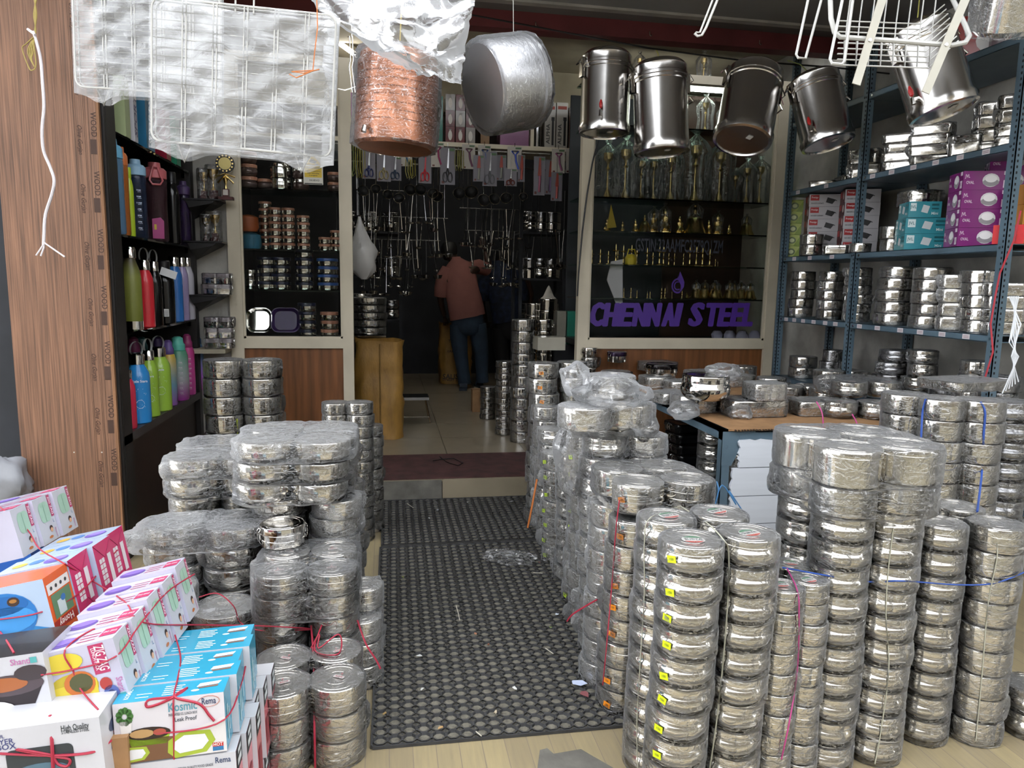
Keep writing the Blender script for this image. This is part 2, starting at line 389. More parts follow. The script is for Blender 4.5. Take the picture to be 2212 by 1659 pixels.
# lettering on the right pane
PUR = flat('4b2a86', .4)
def on_front(mb, px, py, y=FY-.004):
    return P(px, py, Y=y)
mb = MB(PUR)
for ch, a, b_ in zip('CHENNAI STEEL', (1276, 1306, 1337, 1369, 1398, 1432, 1462, 0, 1491, 1524, 1553, 1580, 1605), (1307, 1339, 1370, 1401, 1430, 1462, 1474, 0, 1524, 1557, 1581, 1607, 1630)):
    if ch == ' ': continue
    p0, p1 = on_front(mb, a, 705), on_front(mb, b_, 655)
    c = (p0+p1)/2
    me_ = MB(PUR)
    V, Fs, wd = text_mesh(ch, .018)
    hz = (p1.z-p0.z)/.70; kx = (p1.x-p0.x)*.93/wd
    off = min(v.y for v in V)
    for k_, (dx, dz) in enumerate(((-.012, 0), (-.006, .004), (0, 0), (.006, .004), (.012, 0), (-.006, -.004), (.006, -.004))):
        mb.add([(c.x+v.x*kx*.9+dx+(v.y-.35)*.16*kx, FY-.0065-.00008*k_, p0.z+.003+(v.y-off)*hz*.95+dz) for v in V], Fs, False)
part('shop_sign_lettering', mb, pane2)
mb = MB(flat('30333f'))
p0, p1 = P(1372, 548, Y=FY-.004), P(1562, 526, Y=FY-.004)
V, Fs, wd = text_mesh('GSTIN:32AAMFC3579Q1ZM', .015)
kx = (p1.x-p0.x)/wd; hz = (p1.z-p0.z)/.7; off = min(v.y for v in V)
mb.add([((p0.x+p1.x)/2+v.x*kx, FY-.0065, p0.z+(v.y-off)*hz) for v in V], Fs, False)
part('registration_lettering', mb, pane2)
# flame shaped emblem
mb = MB(PUR); c = P(1465, 612, Y=FY); k = 1/310.0
def emb(pts): mb.poly([(c.x+x*k, FY-.0065, c.z-y*k) for x, y in pts])
emb([(3, -28), (10, -14), (15, -3), (14, 8), (8, 18), (2, 22), (6, 12), (6, 4), (0, -6), (-3, -16)])
emb([(3, -28), (-3, -16), (-4, -8), (0, -6), (-1, -14)])
for r0, r1, a0, a1 in ((18, 14, 95, 300), (11, 8, 70, 310)):
    ar = [math.radians(a0+(a1-a0)*i/14) for i in range(15)]
    for i in range(14):
        emb([(-2+r*math.cos(t)*.85, 6-r*math.sin(t)) for r, t in ((r0, ar[i]), (r0, ar[i+1]), (r1, ar[i+1]), (r1, ar[i]))])
part('emblem', mb, pane2)
# pane sticker: camera warning
mb = MB(flat('d8d5ca')); p0, p1 = P(656, 398, Y=FY-.005), P(697, 335, Y=FY-.005)
wd_, ht = p1.x-p0.x, p1.z-p0.z
mb.M = Matrix(((1, 0, 0, p0.x), (0, 0, -1, FY-.007), (0, 1, 0, p0.z), (0, 0, 0, 1)))
mb.box(0, wd_, 0, ht, -.001, 0)
mb.mat(flat('d9b821')).rect(.06*wd_, .94*wd_, .24*ht, .62*ht, .0008)
mb.poly([(.08*wd_, .66*ht, .0008), (.92*wd_, .66*ht, .0008), (.5*wd_, .99*ht, .0008)])
mb.mat(flat('17160f')); mb.text('WARNING', (.5*wd_, .56*ht), .0215, width=.8*wd_, z=.0014)
for i, s_ in enumerate(('CCTV in operation,', '24hr recording', 'in progress')): mb.text(s_, (.5*wd_, (.45-.07*i)*ht), .0125, width=(.76, .6, .42)[i]*wd_, z=.0014)
mb.text('NUEVO', (.56*wd_, .14*ht), .016, width=.5*wd_, z=.0008); mb.rect(.04*wd_, .96*wd_, .01*ht, .045*ht, .0008)
mb.poly([(.3*wd_, .74*ht, .0014), (.62*wd_, .7*ht, .0014), (.7*wd_, .78*ht, .0014), (.38*wd_, .86*ht, .0014)]); mb.rect(.6*wd_, .74*wd_, .665*ht, .7*ht, .0014)
part('warning_sticker', mb, pane1)
# ------------------------------------------------------------------ rubber mats
def ring_mat(nx, ny, p):
    mb = MB(DUST); mb.box(0, nx*p, 0, ny*p, 0, .004)
    V0 = []; h0, h1 = .004, .0115
    mb.mat(RUBBER); mb.smooth = False
    oc = [(math.cos(math.radians(22.5+45*i)), math.sin(math.radians(22.5+45*i))) for i in range(8)]
    ro, ri, rt = p*.545, p*.40, p*.455
    for j in range(ny):
        for i in range(nx):
            cx_, cy_ = (i+.5)*p, (j+.5)*p
            V = [(cx_+c*ri, cy_+d*ri, h0) for c, d in oc]+[(cx_+c*rt, cy_+d*rt, h1) for c, d in oc]+[(cx_+max(-.5*p, min(.5*p, c*ro)), cy_+max(-.5*p, min(.5*p, d*ro)), h1) for c, d in oc]
            Fs = []
            for q in range(8):
                r_ = (q+1) % 8
                Fs += [(q, r_, 8+r_, 8+q), (8+q, 8+r_, 16+r_, 16+q)]
            mb.add(V, Fs, False)
            mb.mat(DUST); mb.add([(cx_+c*p*.27, cy_+d*p*.27, .0075) for c, d in oc]+[(cx_+c*p*.34, cy_+d*p*.34, .004) for c, d in oc], [tuple(range(8))]+[(q, 8+q, 8+(q+1) % 8, (q+1) % 8) for q in range(8)], False); mb.mat(RUBBER)
    for i in range(nx+1):
        for j in range(ny+1):
            s_ = p*.115
            mb.add([(i*p-s_, j*p, h0+.007), (i*p, j*p-s_, h0+.007), (i*p+s_, j*p, h0+.007), (i*p, j*p+s_, h0+.007)], [(0, 1, 2, 3)], False)
    for j in range(ny):                           # outer skirt walls
        pass
    mb.box(-.006, 0, 0, ny*p, 0, h1).box(nx*p, nx*p+.006, 0, ny*p, 0, h1).box(0, nx*p, -.006, 0, 0, h1*.8).box(0, nx*p, ny*p, ny*p+.006, 0, h1)
    return mb
TM('rubber_mat', ring_mat(22, 37, .0447), 'black rubber ring mat in the foreground aisle with a ragged front edge', 'mat', (-.05, 2.03, .001), (0, 0, math.radians(-.4)))
TM('rubber_mat', ring_mat(25, 18, .0435), 'rear black rubber ring mat lying against the doorstep', 'mat', (-.03, 3.72, .001), (0, 0, 0))
# interior tube lights: trophy one seen, lunch box one unseen, kept for its light
EM = bpy.data.materials.new('tube_light'); EM.use_nodes = True
e_ = EM.node_tree.nodes['Principled BSDF']; e_.inputs['Emission Color'].default_value = (1, .97, .9, 1); e_.inputs['Emission Strength'].default_value = 19; e_.inputs['Base Color'].default_value = (.8, .8, .8, 1)
for lab, (x, y, z, L_) in (('glowing tube light above the trophy display window', (2.2, FY+.28, 2.93, 1.2)), ('unseen tube light above the lunch box display window', (-.62, FY+.065, 2.865, .6))):
    t = T('tube_light', lab, 'tube light', (x, y, z), group='tube lights behind the glass')
    part('housing', MB(CREAM).box(-L_/2-.03, L_/2+.03, -.02, .02, .02, .05), t)
    part('tube', MB(EM).tube([(-L_/2, 0, 0), (L_/2, 0, 0)], .013, 8), t)
for lab, (x, y) in (('added unseen ceiling tube over the middle of the shop floor', (.55, 6.95)), ('added unseen ceiling tube deep inside the shop', (.9, 8.0))):  # both tubes are unseen, added to brighten the man inside
    t = T('tube_light', lab, 'tube light', (x, y, 3.19), group='tube lights behind the glass')
    part('housing', MB(CREAM).box(-.63, .63, -.02, .02, .02, .058), t); part('tube', MB(EM).tube([(-.6, 0, 0), (.6, 0, 0)], .013, 8), t)
t = T('tube_light', 'slanting tube light above the copper pot', 'tube light', (-.1, 6.2, 3.1), (0, .5, .3), group='tube lights behind the glass')
part('housing', MB(CREAM).box(-.33, .33, -.02, .02, .02, .05), t); part('tube', MB(EM).tube([(-.3, 0, 0), (.3, 0, 0)], .013, 8), t)
# ================================================================== steel tins
def prof_body(kind, R, h):
    if kind == 'belly':
        return [(0, .004), (R*.62, .004), (R*.66, 0), (R*.74, .001), (R*.87, h*.10), (R*.965, h*.24), (R, h*.38), (R*.99, h*.5), (R*.95, h*.61), (R*.915, h*.67), (R*.915, h*.74), (R*.90, h*.74)]
    if kind == 'drum':
        return [(0, .003), (R*.84, .003), (R*.88, 0), (R*.94, h*.03), (R*.965, h*.10), (R*.97, h*.34), (R*.99, h*.36), (R*.99, h*.39), (R*.97, h*.41), (R*.965, h*.64), (R*.95, h*.64)]
    if kind == 'tall':
        return [(0, .003), (R*.88, .003), (R*.92, 0), (R*.96, h*.03), (R*.965, h*.8), (R*.95, h*.8)]
    if kind == 'clip':
        return [(0, .002), (R*.86, .002), (R*.90, 0), (R*.955, h*.05), (R*.96, h*.28), (R*.985, h*.30), (R*.985, h*.36), (R*.96, h*.38), (R*.96, h*.56), (R*.99, h*.58), (R*.99, h*.62), (R*.95, h*.62)]
    if kind == 'flat':                          # low plate like box with a deep rim
        return [(0, .002), (R*.80, .002), (R*.84, 0), (R*.95, h*.16), (R*.975, h*.4), (R*.975, h*.52), (R*.95, h*.52)]
def prof_lid(kind, R, h):
    e = {'belly': .70, 'drum': .62, 'tall': .76, 'clip': .60, 'flat': .48}[kind]
    r = {'belly': .955, 'drum': 1.0, 'tall': 1.0, 'clip': 1.0, 'flat': 1.0}[kind]*R
    return [(r*.97, h*e), (r, h*(e+.012)), (r, h*(e+.04)), (r*.985, h*(e+.05)), (r*.985, h*.93), (r*.975, h*.965), (r*.95, h*.985), (r*.93, h*.985), (r*.915, h*.972), (r*.80, h*.972), (r*.785, h*.985), (r*.76, h*.985), (r*.745, h*.972), (r*.45, h*.972), (r*.44, h*.98), (r*.42, h*.98), (r*.41, h*.972), (0, h*.972)]
def tin_meshes(kind, R, h, mat=None, lidmat=None, n=32):
    mat = mat or STEEL; lidmat = lidmat or mat
    def f():
        if kind == 'rect': return rect_tin(R, h, mat, lidmat)
        return (MB(mat).lathe(prof_body(kind, R, h), n).mesh('body'), MB(lidmat).lathe(prof_lid(kind, R, h), n).mesh('lid'))
    return cached(('tin', kind, R, h, mat.name, lidmat.name, n), f)
def rect_tin(R, h, mat, lidmat):                # R = (half x, half y)
    a, b = R; r = min(a, b)*.34
    def ring(k, z): return [(x, y, z) for x, y in rrect(a*k, b*k, r*k)]
    m1 = loft(MB(mat), [ring(.9, 0), ring(.955, h*.04), ring(.965, h*.1), ring(.965, h*.5), ring(.99, h*.52), ring(.99, h*.57), ring(.95, h*.58)]).mesh('body')
    m2 = loft(MB(lidmat), [ring(1, h*.58), ring(1.0, h*.62), ring(.985, h*.64), ring(.985, h*.9), ring(.965, h*.97), ring(.92, h*.985), ring(.90, h*.965), ring(.5, h*.965)]).mesh('lid')
    return m1, m2
def outline_fn(a, b, rc):
    """radius of a rounded rectangle outline at angle t"""
    def f(t):
        c, s_ = math.cos(t), math.sin(t)
        ac, as_ = abs(c), abs(s_)
        lo, hi = 0.0, (a+b)*1.5
        for _ in range(22):
            m_ = (lo+hi)/2; x, y = m_*ac, m_*as_
            dx, dy = max(0, x-(a-rc)), max(0, y-(b-rc))
            inside = (x <= a and y <= b) and (dx*dx+dy*dy <= rc*rc or dx == 0 or dy == 0)
            if inside: lo = m_
            else: hi = m_
        return lo
    return f
def film_mesh(a, b, rc, h, seed, amp=.004, flap=.02, mat=None, n=46, waist=.0, gather=None, top=True):
    """loose polythene sheath: crumpled sides, slack top, a gathered tail (flap)"""
    rnd = random.Random(seed); f = outline_fn(a+.0015, b+.0015, rc+.0015)
    ths = [rnd.uniform(0, 6.28) for _ in range(3)] if gather is None else gather
    zs = [-.001, h*.02, h*.16, h*.32, h*.48, h*.64, h*.8, h*.92, h*.985, h*1.005]
    ks = [.86, .985, 1, 1, 1, 1, 1, 1, .985, .95]
    ph = [rnd.uniform(0, 50) for _ in range(4)]
    mb = MB(mat or FILM); rings = []
    for zi, (z, k) in enumerate(zip(zs, ks)):
        r_ = []
        for i in range(n):
            t = 2*math.pi*i/n; r0 = f(t)
            x, y = r0*math.cos(t), r0*math.sin(t)
            nz = noise.noise(Vector((x*60+ph[0], y*60, z*95)))
            rid = 1-2*abs(noise.noise(Vector((x*34+ph[1], y*34, z*60+ph[2]))))
            d_ = amp*(.55*max(0, rid)+.5*abs(nz))+(i % 2)*amp*.18
            g = 0
            for q, t0 in enumerate(ths):
                dt = (t-t0+math.pi) % (2*math.pi)-math.pi
                g += flap*math.exp(-(dt/.13)**2)*(.35+.65*abs(math.sin(z/h*2.6+q)))*(1.0 if q == 0 else .35)
            rr = (r0*k-waist*math.sin(math.pi*min(1, max(0, z/h))))+d_+g
            r_.append((rr*math.cos(t), rr*math.sin(t), z+amp*.6*noise.noise(Vector((x*50, y*50, ph[3])))))
        rings.append(r_)
    if top:
        for k, dz in ((.8, 1.012), (.5, 1.016), (.2, 1.012)):
            rings.append([(f(2*math.pi*i/n)*k*math.cos(2*math.pi*i/n), f(2*math.pi*i/n)*k*math.sin(2*math.pi*i/n), h*dz+amp*.45*noise.noise(Vector((i*.9, k*9, ph[0])))+.001) for i in range(n)])
        loft(mb, rings, cap0=False, cap1=True)
    else: loft(mb, rings, False, False)
    return mb.mesh('film', sharp=.5)
def film(kind, R, h, v, flap=.014, amp=.0035, mat=None):
    if kind == 'rect': return cached(('film', R, h, v, mat), lambda: film_mesh(R[0], R[1], min(R)*.34, h, v*31+5, amp, flap*1.2, mat))
    w_ = R*(0.07 if kind == 'belly' else .02)
    return cached(('film', kind, R, h, v, flap, mat), lambda: film_mesh(R, R, R, h, v*17+3, amp, flap, mat, n=38, waist=0))
def stickers(col):
    def f():
        mb = MB(flat(col, .5)); mb.box(-.0125, .0125, -.0005, .0004, -.009, .009)
        mb.mat(flat('3a3320')); o = Matrix(((1, 0, 0, 0), (0, 0, -1, -.0009), (0, 1, 0, 0), (0, 0, 0, 1)))
        mb.M = o; mb.text('150', (0, 0), .009, z=0); return mb.mesh('sticker')
    return cached(('stk', col), f)
def logo_round(r, name='SURYA', top='2c7a4a', bot='c8442e'):
    def f():
        mb = MB(flat('e4e2dc')); mb.ell((0, 0), r, r*.86, 24, .0004)
        a = math.radians(28)
        mb.mat(flat(top)).ell((0, 0), r*.94, r*.80, 14, .0008, a, math.pi-a)
        mb.mat(flat(bot)).ell((0, 0), r*.94, r*.80, 14, .0008, math.pi+a, 2*math.pi-a)
        mb.mat(flat('3a3a44')).text(name, (0, 0), r*.55, width=r*1.5, z=.0012)
        return mb.mesh('logo')
    return cached(('logo', r, name, top), f)
def logo_agv():
    def f():
        mb = MB(flat('d9cfcb')); mb.poly([(x, y, .0004) for x, y in rrect(.017, .007, .004, 3)])
        mb.mat(flat('b04a55')).text('ADV', (0, 0), .012, width=.026, z=.0009)
        mb.mat(flat('c06a70')).text('8', (0, .017), .012, z=.0006)
        return mb.mesh('logo')
    return cached('agv', f)
CLIP = lambda h: cached(('clip', h), lambda: MB(STEELP).tube([(.0, -.013, h*.2), (.006, -.013, h*.3), (.007, -.012, h*.75), (.0, -.011, h*.86), (0, .011, h*.86), (.007, .012, h*.75), (.006, .013, h*.3), (0, .013, h*.2)], .0016, 5).box(0, .004, -.008, .008, h*.42, h*.6).mesh('clip'))
NAMES = {'belly': 'belly_tin', 'drum': 'round_tin', 'tall': 'steel_canister', 'clip': 'clip_lunch_box', 'flat': 'flat_round_tin', 'rect': 'oblong_lunch_box'}
CATS = {'belly': 'tin', 'drum': 'tin', 'tall': 'canister', 'clip': 'lunch box', 'flat': 'tin', 'rect': 'lunch box'}
def tin(kind, R, h, loc, rotz, label, group, film_v=None, flap=.014, sticker=None, logo=None, mat=None, lidmat=None, tilt=(0, 0), n=32, fmat=None, name=None, cat=None):
    t = T(name or NAMES[kind], label, cat or CATS[kind], loc, (tilt[0], tilt[1], rotz), group)
    b, l = tin_meshes(kind, R, h, mat, lidmat, n)
    O('body', b, t); lid = O('lid', l, t)
    if kind == 'clip':
        for a in (0, math.pi): O('clip', CLIP(h), t, (R*.985*math.cos(a), R*.985*math.sin(a), 0), (0, 0, a))
    if kind == 'rect':
        for sg in (1, -1): O('clip', CLIP(h), t, (R[0]*.985*sg, 0, 0), (0, 0, 0 if sg > 0 else math.pi))
    if film_v is not None:
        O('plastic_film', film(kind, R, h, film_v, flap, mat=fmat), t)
    if sticker:
        col, wa = sticker                       # world angle the sticker faces
        a = wa-rotz; rr = (R if kind == 'belly' else R*.985)+.0035
        o = O('price_sticker', stickers(col), t, (rr*math.cos(a), rr*math.sin(a), h*random.uniform(.38, .55)), (0, random.uniform(-.25, .25), a+math.pi/2))
    if logo is not None:
        o = O('logo_sticker', logo, lid, (random.uniform(-.01, .01), random.uniform(-.01, .01), h*.988), (0, 0, -rotz+random.uniform(-.5, .5)))
    return t
def column(x, y, z0, kind, R, h, n, desc, group, films=None, flap=.014, sticker=None, lean=(0, 0), jit=.004, logo=None, mat=None, lidmat=None, seg=32, fmat=None, what='round steel tin', gap=.0005, skip=()):
    for i in range(n):
        if i in skip: continue
        k = n-1-i
        lab = ('topmost %s of the %s' % (what, desc)) if k == 0 else ('%s %s down the %s' % (ORD[k], what, desc))
        fv = None if films is None else random.choice(films)
        tin(kind, R, h, (x+lean[0]*i+random.uniform(-jit, jit), y+lean[1]*i+random.uniform(-jit, jit), z0+i*(h+gap)), random.uniform(0, 6.28), lab, group,
            fv, flap, sticker if (sticker and random.random() < .9) else None, logo if k == 0 else None, mat, lidmat, n=seg, fmat=fmat, name=what.replace(' ', '_'))
def wrap(a, b, rc, h, loc, rotz, label, seed, mat=None, amp=.006, flap=.035, gather=None, n=72):
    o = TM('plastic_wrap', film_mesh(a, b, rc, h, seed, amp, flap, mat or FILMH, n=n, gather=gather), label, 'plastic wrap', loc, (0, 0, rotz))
    return o
FV = [0, 1, 2, 3, 4]
random.seed(11)
# ---- near right pile with yellow price stickers
g = 'steel tins of the near right pile with yellow stickers'
hA = .0765
for nm, px, py, st_ in (('far left column of the yellow-stickered pile', 1440, 1115, None), ('far right column of the yellow-stickered pile', 1555, 1107, None),
                        ('near left column of the yellow-stickered pile', 1494, 1163, ('c4d414', math.radians(213))), ('near right column of the yellow-stickered pile', 1617, 1151, None)):
    p = P(px, py, Z=.762)
    column(p.x-.008, p.y+.02, 0.001, 'belly', .080, .0757, 10, nm, g, films=FV, flap=.006, sticker=st_, lean=(.0009, -.002), jit=.003, logo=logo_round(.03), what='belly tin')
# ---- small tins with pink cord
g = 'small steel tins tied with pink cord'
for nm, px, py, zt in (('rear column of the small tins tied with pink cord', 1712, 1216, .6), ('front column of the small tins tied with pink cord', 1748, 1247, .6), ('left column of the small tins tied with pink cord', 1692, 1262, .6)):
    p = P(px, py, Z=zt)
    column(p.x, p.y, .001, 'drum', .052, .0592, 10, nm, g, films=FV, flap=.012, logo=logo_round(.022), what='small steel tin', seg=24)
# ---- right pile under the big wrapped tins
g = 'belly tins of the right pile under the big wrapped pack'
base3 = [(1.285, 1.79), (1.452, 1.80), (1.285, 1.965), (1.452, 1.97)]
ds3 = ['near left column of the pile under the big wrapped pack', 'near right column of the pile under the big wrapped pack', 'far left column of the pile under the big wrapped pack', 'far right column of the pile under the big wrapped pack']
for (x, y), nm in zip(base3, ds3):
    column(x, y, .001, 'belly', .081, .0765, 10, nm, g, films=FV, flap=.01, jit=.004, what='belly tin')
z1 = .772
for i, (x, y) in enumerate(base3):
    tin('drum', .086, .085, (x*1.0+(.005 if i % 2 else -.005), y, z1), i, '%s steel tin in the wrapped layer just under the four biggest tins' % ('near left', 'near right', 'far left', 'far right')[i], 'big wrapped steel tins', i % 5, .012)
    tin('tall', .094, .105, (x+(.012 if i % 2 else -.004), y+(.01 if i > 1 else -.012)+.01, z1+.087), i*2, 'big plain steel canister, %s of the four under one wrap' % ('near left', 'near right', 'far left', 'far right')[i], 'big wrapped steel tins', None)
wrap(.19, .195, .1, .112, (1.372, 1.885, z1+.084), .0, 'clear wrinkled wrap around the four biggest canisters at right', 71, FILM, amp=.006, flap=.02)
wrap(.185, .19, .09, .088, (1.368, 1.883, z1-.002), .0, 'cloudy gathered wrap around the tin layer below the biggest canisters', 72, FILM, amp=.009, flap=.03, gather=[-1.57, 2.6, 0.3])
# ---- right edge columns with the blue cord
g = 'steel tins in the columns at the right edge tied with blue cord'
for i, (x, y, nt) in enumerate(((1.665, 1.86, 9), (1.835, 1.83, 9), (1.68, 2.03, 9), (1.85, 2.0, 9))):
    column(x, y, .001, 'belly' if i != 1 else 'drum', .078, .0772, nt, ('near left', 'near right', 'far left', 'far right')[i]+' column tied with blue cord', g, films=FV, flap=.012, what='wrapped steel tin')
column(2.03, 1.82, .001, 'belly', .078, .0772, 2, 'low stack at the right edge of the picture', g, films=FV, what='belly tin')
# ---- tall columns behind with two blue cords
g = 'steel tins of the tall rear pile with two blue cords'
for i, (px, py) in enumerate(((1981, 857), (2064, 868), (2146, 871))):
    p = P(px, py, Z=1.0)
    column(p.x, p.y+.06, .001, 'drum', .081, .0768, 13, ('left', 'middle', 'right')[i]+' column of the tall pile with two blue cords', g, films=FV, flap=.01, what='steel tin')
p = P(2195, 880, Z=.98)
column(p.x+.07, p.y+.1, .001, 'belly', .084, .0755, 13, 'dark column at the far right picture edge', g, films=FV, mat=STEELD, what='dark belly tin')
p = P(2150, 845, Z=1.05)
tin('rect', (.16, .10), .04, (2.33, 2.55, 1.005), .2, 'flat wrapped oblong tin lying across the tall pile with blue cords', g, 2, .03)
# ---- orange sticker pile left of the yellow one
g = 'steel tins of the pile with orange price stickers'
b7 = [(.800, 2.165), (.972, 2.175), (.790, 2.34), (.962, 2.35)]
for i, (x, y) in enumerate(b7):
    column(x-.03, y-.02, .001, 'drum', .083, .0815, 8, ('near left', 'near right', 'far left', 'far right')[i]+' column of the orange-stickered pile', g, films=FV, flap=.016, sticker=('e0861c', math.radians(218)) if i == 0 else None, lean=(.003, .001), jit=.006, what='wrapped steel tin', fmat=FILMH if i in (2,) else None)
    tin('drum', .086, .09, (x+.005, y, .662+.02), i, 'low wide steel tin, %s of the wrapped four atop the orange-stickered pile' % ('near left', 'near right', 'far left', 'far right')[i], g, None, sticker=('e0861c', math.radians(215)) if i == 0 else None)
wrap(.178, .178, .09, .092, (.885, 2.26, .68), .03, 'glossy clear wrap stretched over four wide tins with orange sticker', 73, FILM, amp=.006, flap=.02)
for i, (x, y) in enumerate(b7):
    pass
# ---- hazy bagged columns along the mat
g = 'bagged steel tins stacked along the right side of the mat'
spec = [(.80, 2.53, 11, .076, 'first bagged column behind the orange-stickered pile'), (.96, 2.54, 11, .076, 'first bagged column beside the blue table leg'),
        (.82, 2.74, 11, .08, 'second bagged column along the mat'), (.99, 2.72, 12, .077, 'second bagged column by the table'),
        (.86, 2.96, 9, .078, 'third bagged column along the mat'), (1.04, 2.93, 9, .078, 'third bagged column by the table'),
        (.87, 3.18, 8, .078, 'fourth bagged column along the mat'), (.86, 3.42, 7, .08, 'fifth bagged column along the mat'), (1.03, 3.40, 9, .08, 'fifth bagged column by the table'),
        (.87, 3.66, 8, .079, 'sixth bagged column along the mat'), (.90, 3.92, 9, .079, 'seventh bagged column along the mat'), (1.08, 3.95, 8, .08, 'seventh bagged column by the table')]
for i, (x, y, n_, h_, nm) in enumerate(spec):
    column(x, y, .001, 'drum' if i % 3 else 'belly', .083, h_, n_, nm, g, films=FV, flap=.03, jit=.012, fmat=FILMH, what='bagged steel tin', seg=26, sticker=('b7d43a', math.radians(200)) if i in (4, 7) else None)
# big loose-bagged top of that pile
for i, (px, py, z, k, lab, fm) in enumerate(((1318, 838, .985, 'clip', 'round steel lunch box inside the puffed milky bag on the tall pile', FILMH), (1262, 905, .90, 'drum', 'yellowed wide tin in a cloudy bag below the puffed bag', FILMH), (1352, 898, .90, 'drum', 'wide steel tin in a cloudy bag, right one below the puffed bag', FILMH))):
    p = P(px, py, Z=z+.03)
    tin(k, .092, .08, (p.x, p.y, z), .4, lab, g, 2+i % 2, .02, fmat=fm)
p = P(1322, 945, Z=.80)
tin('clip', .074, .075, (p.x, p.y, .79), .6, 'unwrapped shiny clip lunch box beside the blue table edge', g)
tin('clip', .074, .075, (p.x+.004, p.y+.002, .714), .2, 'shiny clip lunch box just under the unwrapped one', g)
# ---- column with orange stickers at the door
g = 'steel tins stacked at the right of the doorway'
p = P(1172, 770, d=4.1)
column(p.x+.01, p.y, .001, 'drum', .085, .086, 11, 'tall orange-stickered column at the doorstep', g, films=FV, flap=.022, sticker=('e0861c', math.radians(250)), jit=.01, fmat=None, what='bagged steel tin', seg=26)
column(p.x+.19, p.y+.06, .001, 'drum', .085, .086, 11, 'column right of the tall orange-stickered one', g, films=FV, flap=.02, jit=.01, what='bagged steel tin', seg=24)
# inside, on the tiled floor
zf = .13
for i, (px, ptop, Y, R_, h_, k, lab) in enumerate(((1055, 835, 6.6, .068, .046, 'drum', 'short column of flat tins beside the carton inside the door'), (1092, 780, 5.9, .075, .05, 'drum', 'bagged column of flat tins inside the door'), (1128, 690, 5.6, .085, .085, 'drum', 'tall column of shiny tins inside the door'), (1172, 690, 5.75, .085, .085, 'clip', 'tall column of shiny clip boxes inside the door'), (1180, 645, 6.4, .085, .1, 'tall', 'far column of tall canisters inside the door'), (1150, 655, 6.5, .07, .1, 'tall', 'left far column of canisters inside the door'))):
    x = xpx(px, Y, .7); zt = zpy(ptop, x, Y); n_ = max(2, int((zt-zf)/h_))
    column(x, Y, zf+.0005, k, R_, (zt-zf)/n_-.0005, n_, lab, g, films=FV if i in (0, 1, 2) else None, flap=.014, what='steel tin', seg=22, mat=STEELP)
# ================================================================== left side piles
g = 'steel tins of the front left pile with oval red logos'
for i, (px, py, z) in enumerate(((612, 1476, .245), (729, 1462, .245), (617, 1418, .245), (726, 1402, .245))):
    p = P(px, py, Z=z)
    column(p.x, p.y, .0005, 'drum', .081, .081, 3, ('near left', 'near right', 'far left', 'far right')[i]+' column with oval red logos', g, films=FV, flap=.012, logo=logo_agv(), what='steel tin')
g = 'wrapped steel tins of the second left pile'
b2 = []
for i, (px, py) in enumerate(((607, 1283), (722, 1279), (620, 1226), (722, 1219))):
    p = P(px, py, Y=(2.36, 2.36, 2.53, 2.53)[i]); b2.append(p); z = .44
    column(p.x, p.y, .0005, 'drum', .082, .0745, 6, ('near left', 'near right', 'far left', 'far right')[i]+' column of the second left pile', g, films=FV if i < 2 else None, flap=.016, logo=logo_agv(), what='steel tin')
c = sum(b2, Vector())/4
wrap(.172, .178, .085, .155, (c.x, c.y, .30), 0, 'shiny clear wrap around the top eight tins of the second left pile', 81, FILM, amp=.006, flap=.018)
for i, (px, py, n_) in enumerate(((793, 1250, 4), (790, 1330, 3))):
    p = P(px, py, Z=.34 if i == 0 else .24)
    column(p.x-.01, p.y, .0005, 'drum', .066, .08, n_, ('farther', 'nearer')[i]+' small bagged column at the mat edge', g, films=FV, flap=.03, fmat=FILMH, what='bagged steel tin')
# third pile, three big layers on top
g = 'wide wrapped tins of the tall left pile'
b3 = [(-.455, 2.74), (-.25, 2.72), (-.445, 2.94), (-.24, 2.92)]
for lay in range(3):
    for i, (x, y) in enumerate(b3):
        tin('flat', .104, .072, (x+.006*lay, y, .585+.078*lay), i, '%s wide flat tin in the %s wrapped layer of the tall left pile' % (('near left', 'near right', 'far left', 'far right')[i], ('third', 'second', 'top')[lay]), g, None)
    wrap(.215, .215, .11, .0765, (-.347+.006*lay, 2.83, .584+.078*lay), .0, 'wrinkled wrap around the %s layer of the tall left pile' % ('third', 'second', 'top')[lay], 90+lay, FILMH if lay == 2 else FILM, amp=.009, flap=.03)
for i, (x, y) in enumerate(b3):
    column(x+.05, y+.02, .0005, 'drum', .094, .0725, 8, ('near left', 'near right', 'far left', 'far right')[i]+' column under the tall left pile', g, films=FV, flap=.022, jit=.012, what='wrapped steel tin', fmat=FILMH if i == 1 else None)
p = P(612, 1150, Y=2.60)
tin('clip', .08, .078, (p.x, 2.585, zpy(1172, p.x, 2.59)), .4, 'unwrapped shiny clip tin low in the tall left pile', g, None, mat=STEELP)
for i in range(4):
    tin('drum', .08, .08, (p.x, 2.585, .0005+.0805*i), .4, 'steel tin, %s below the unwrapped shiny clip tin' % ('fourth', 'third', 'second', 'first')[i], g, i, .02)
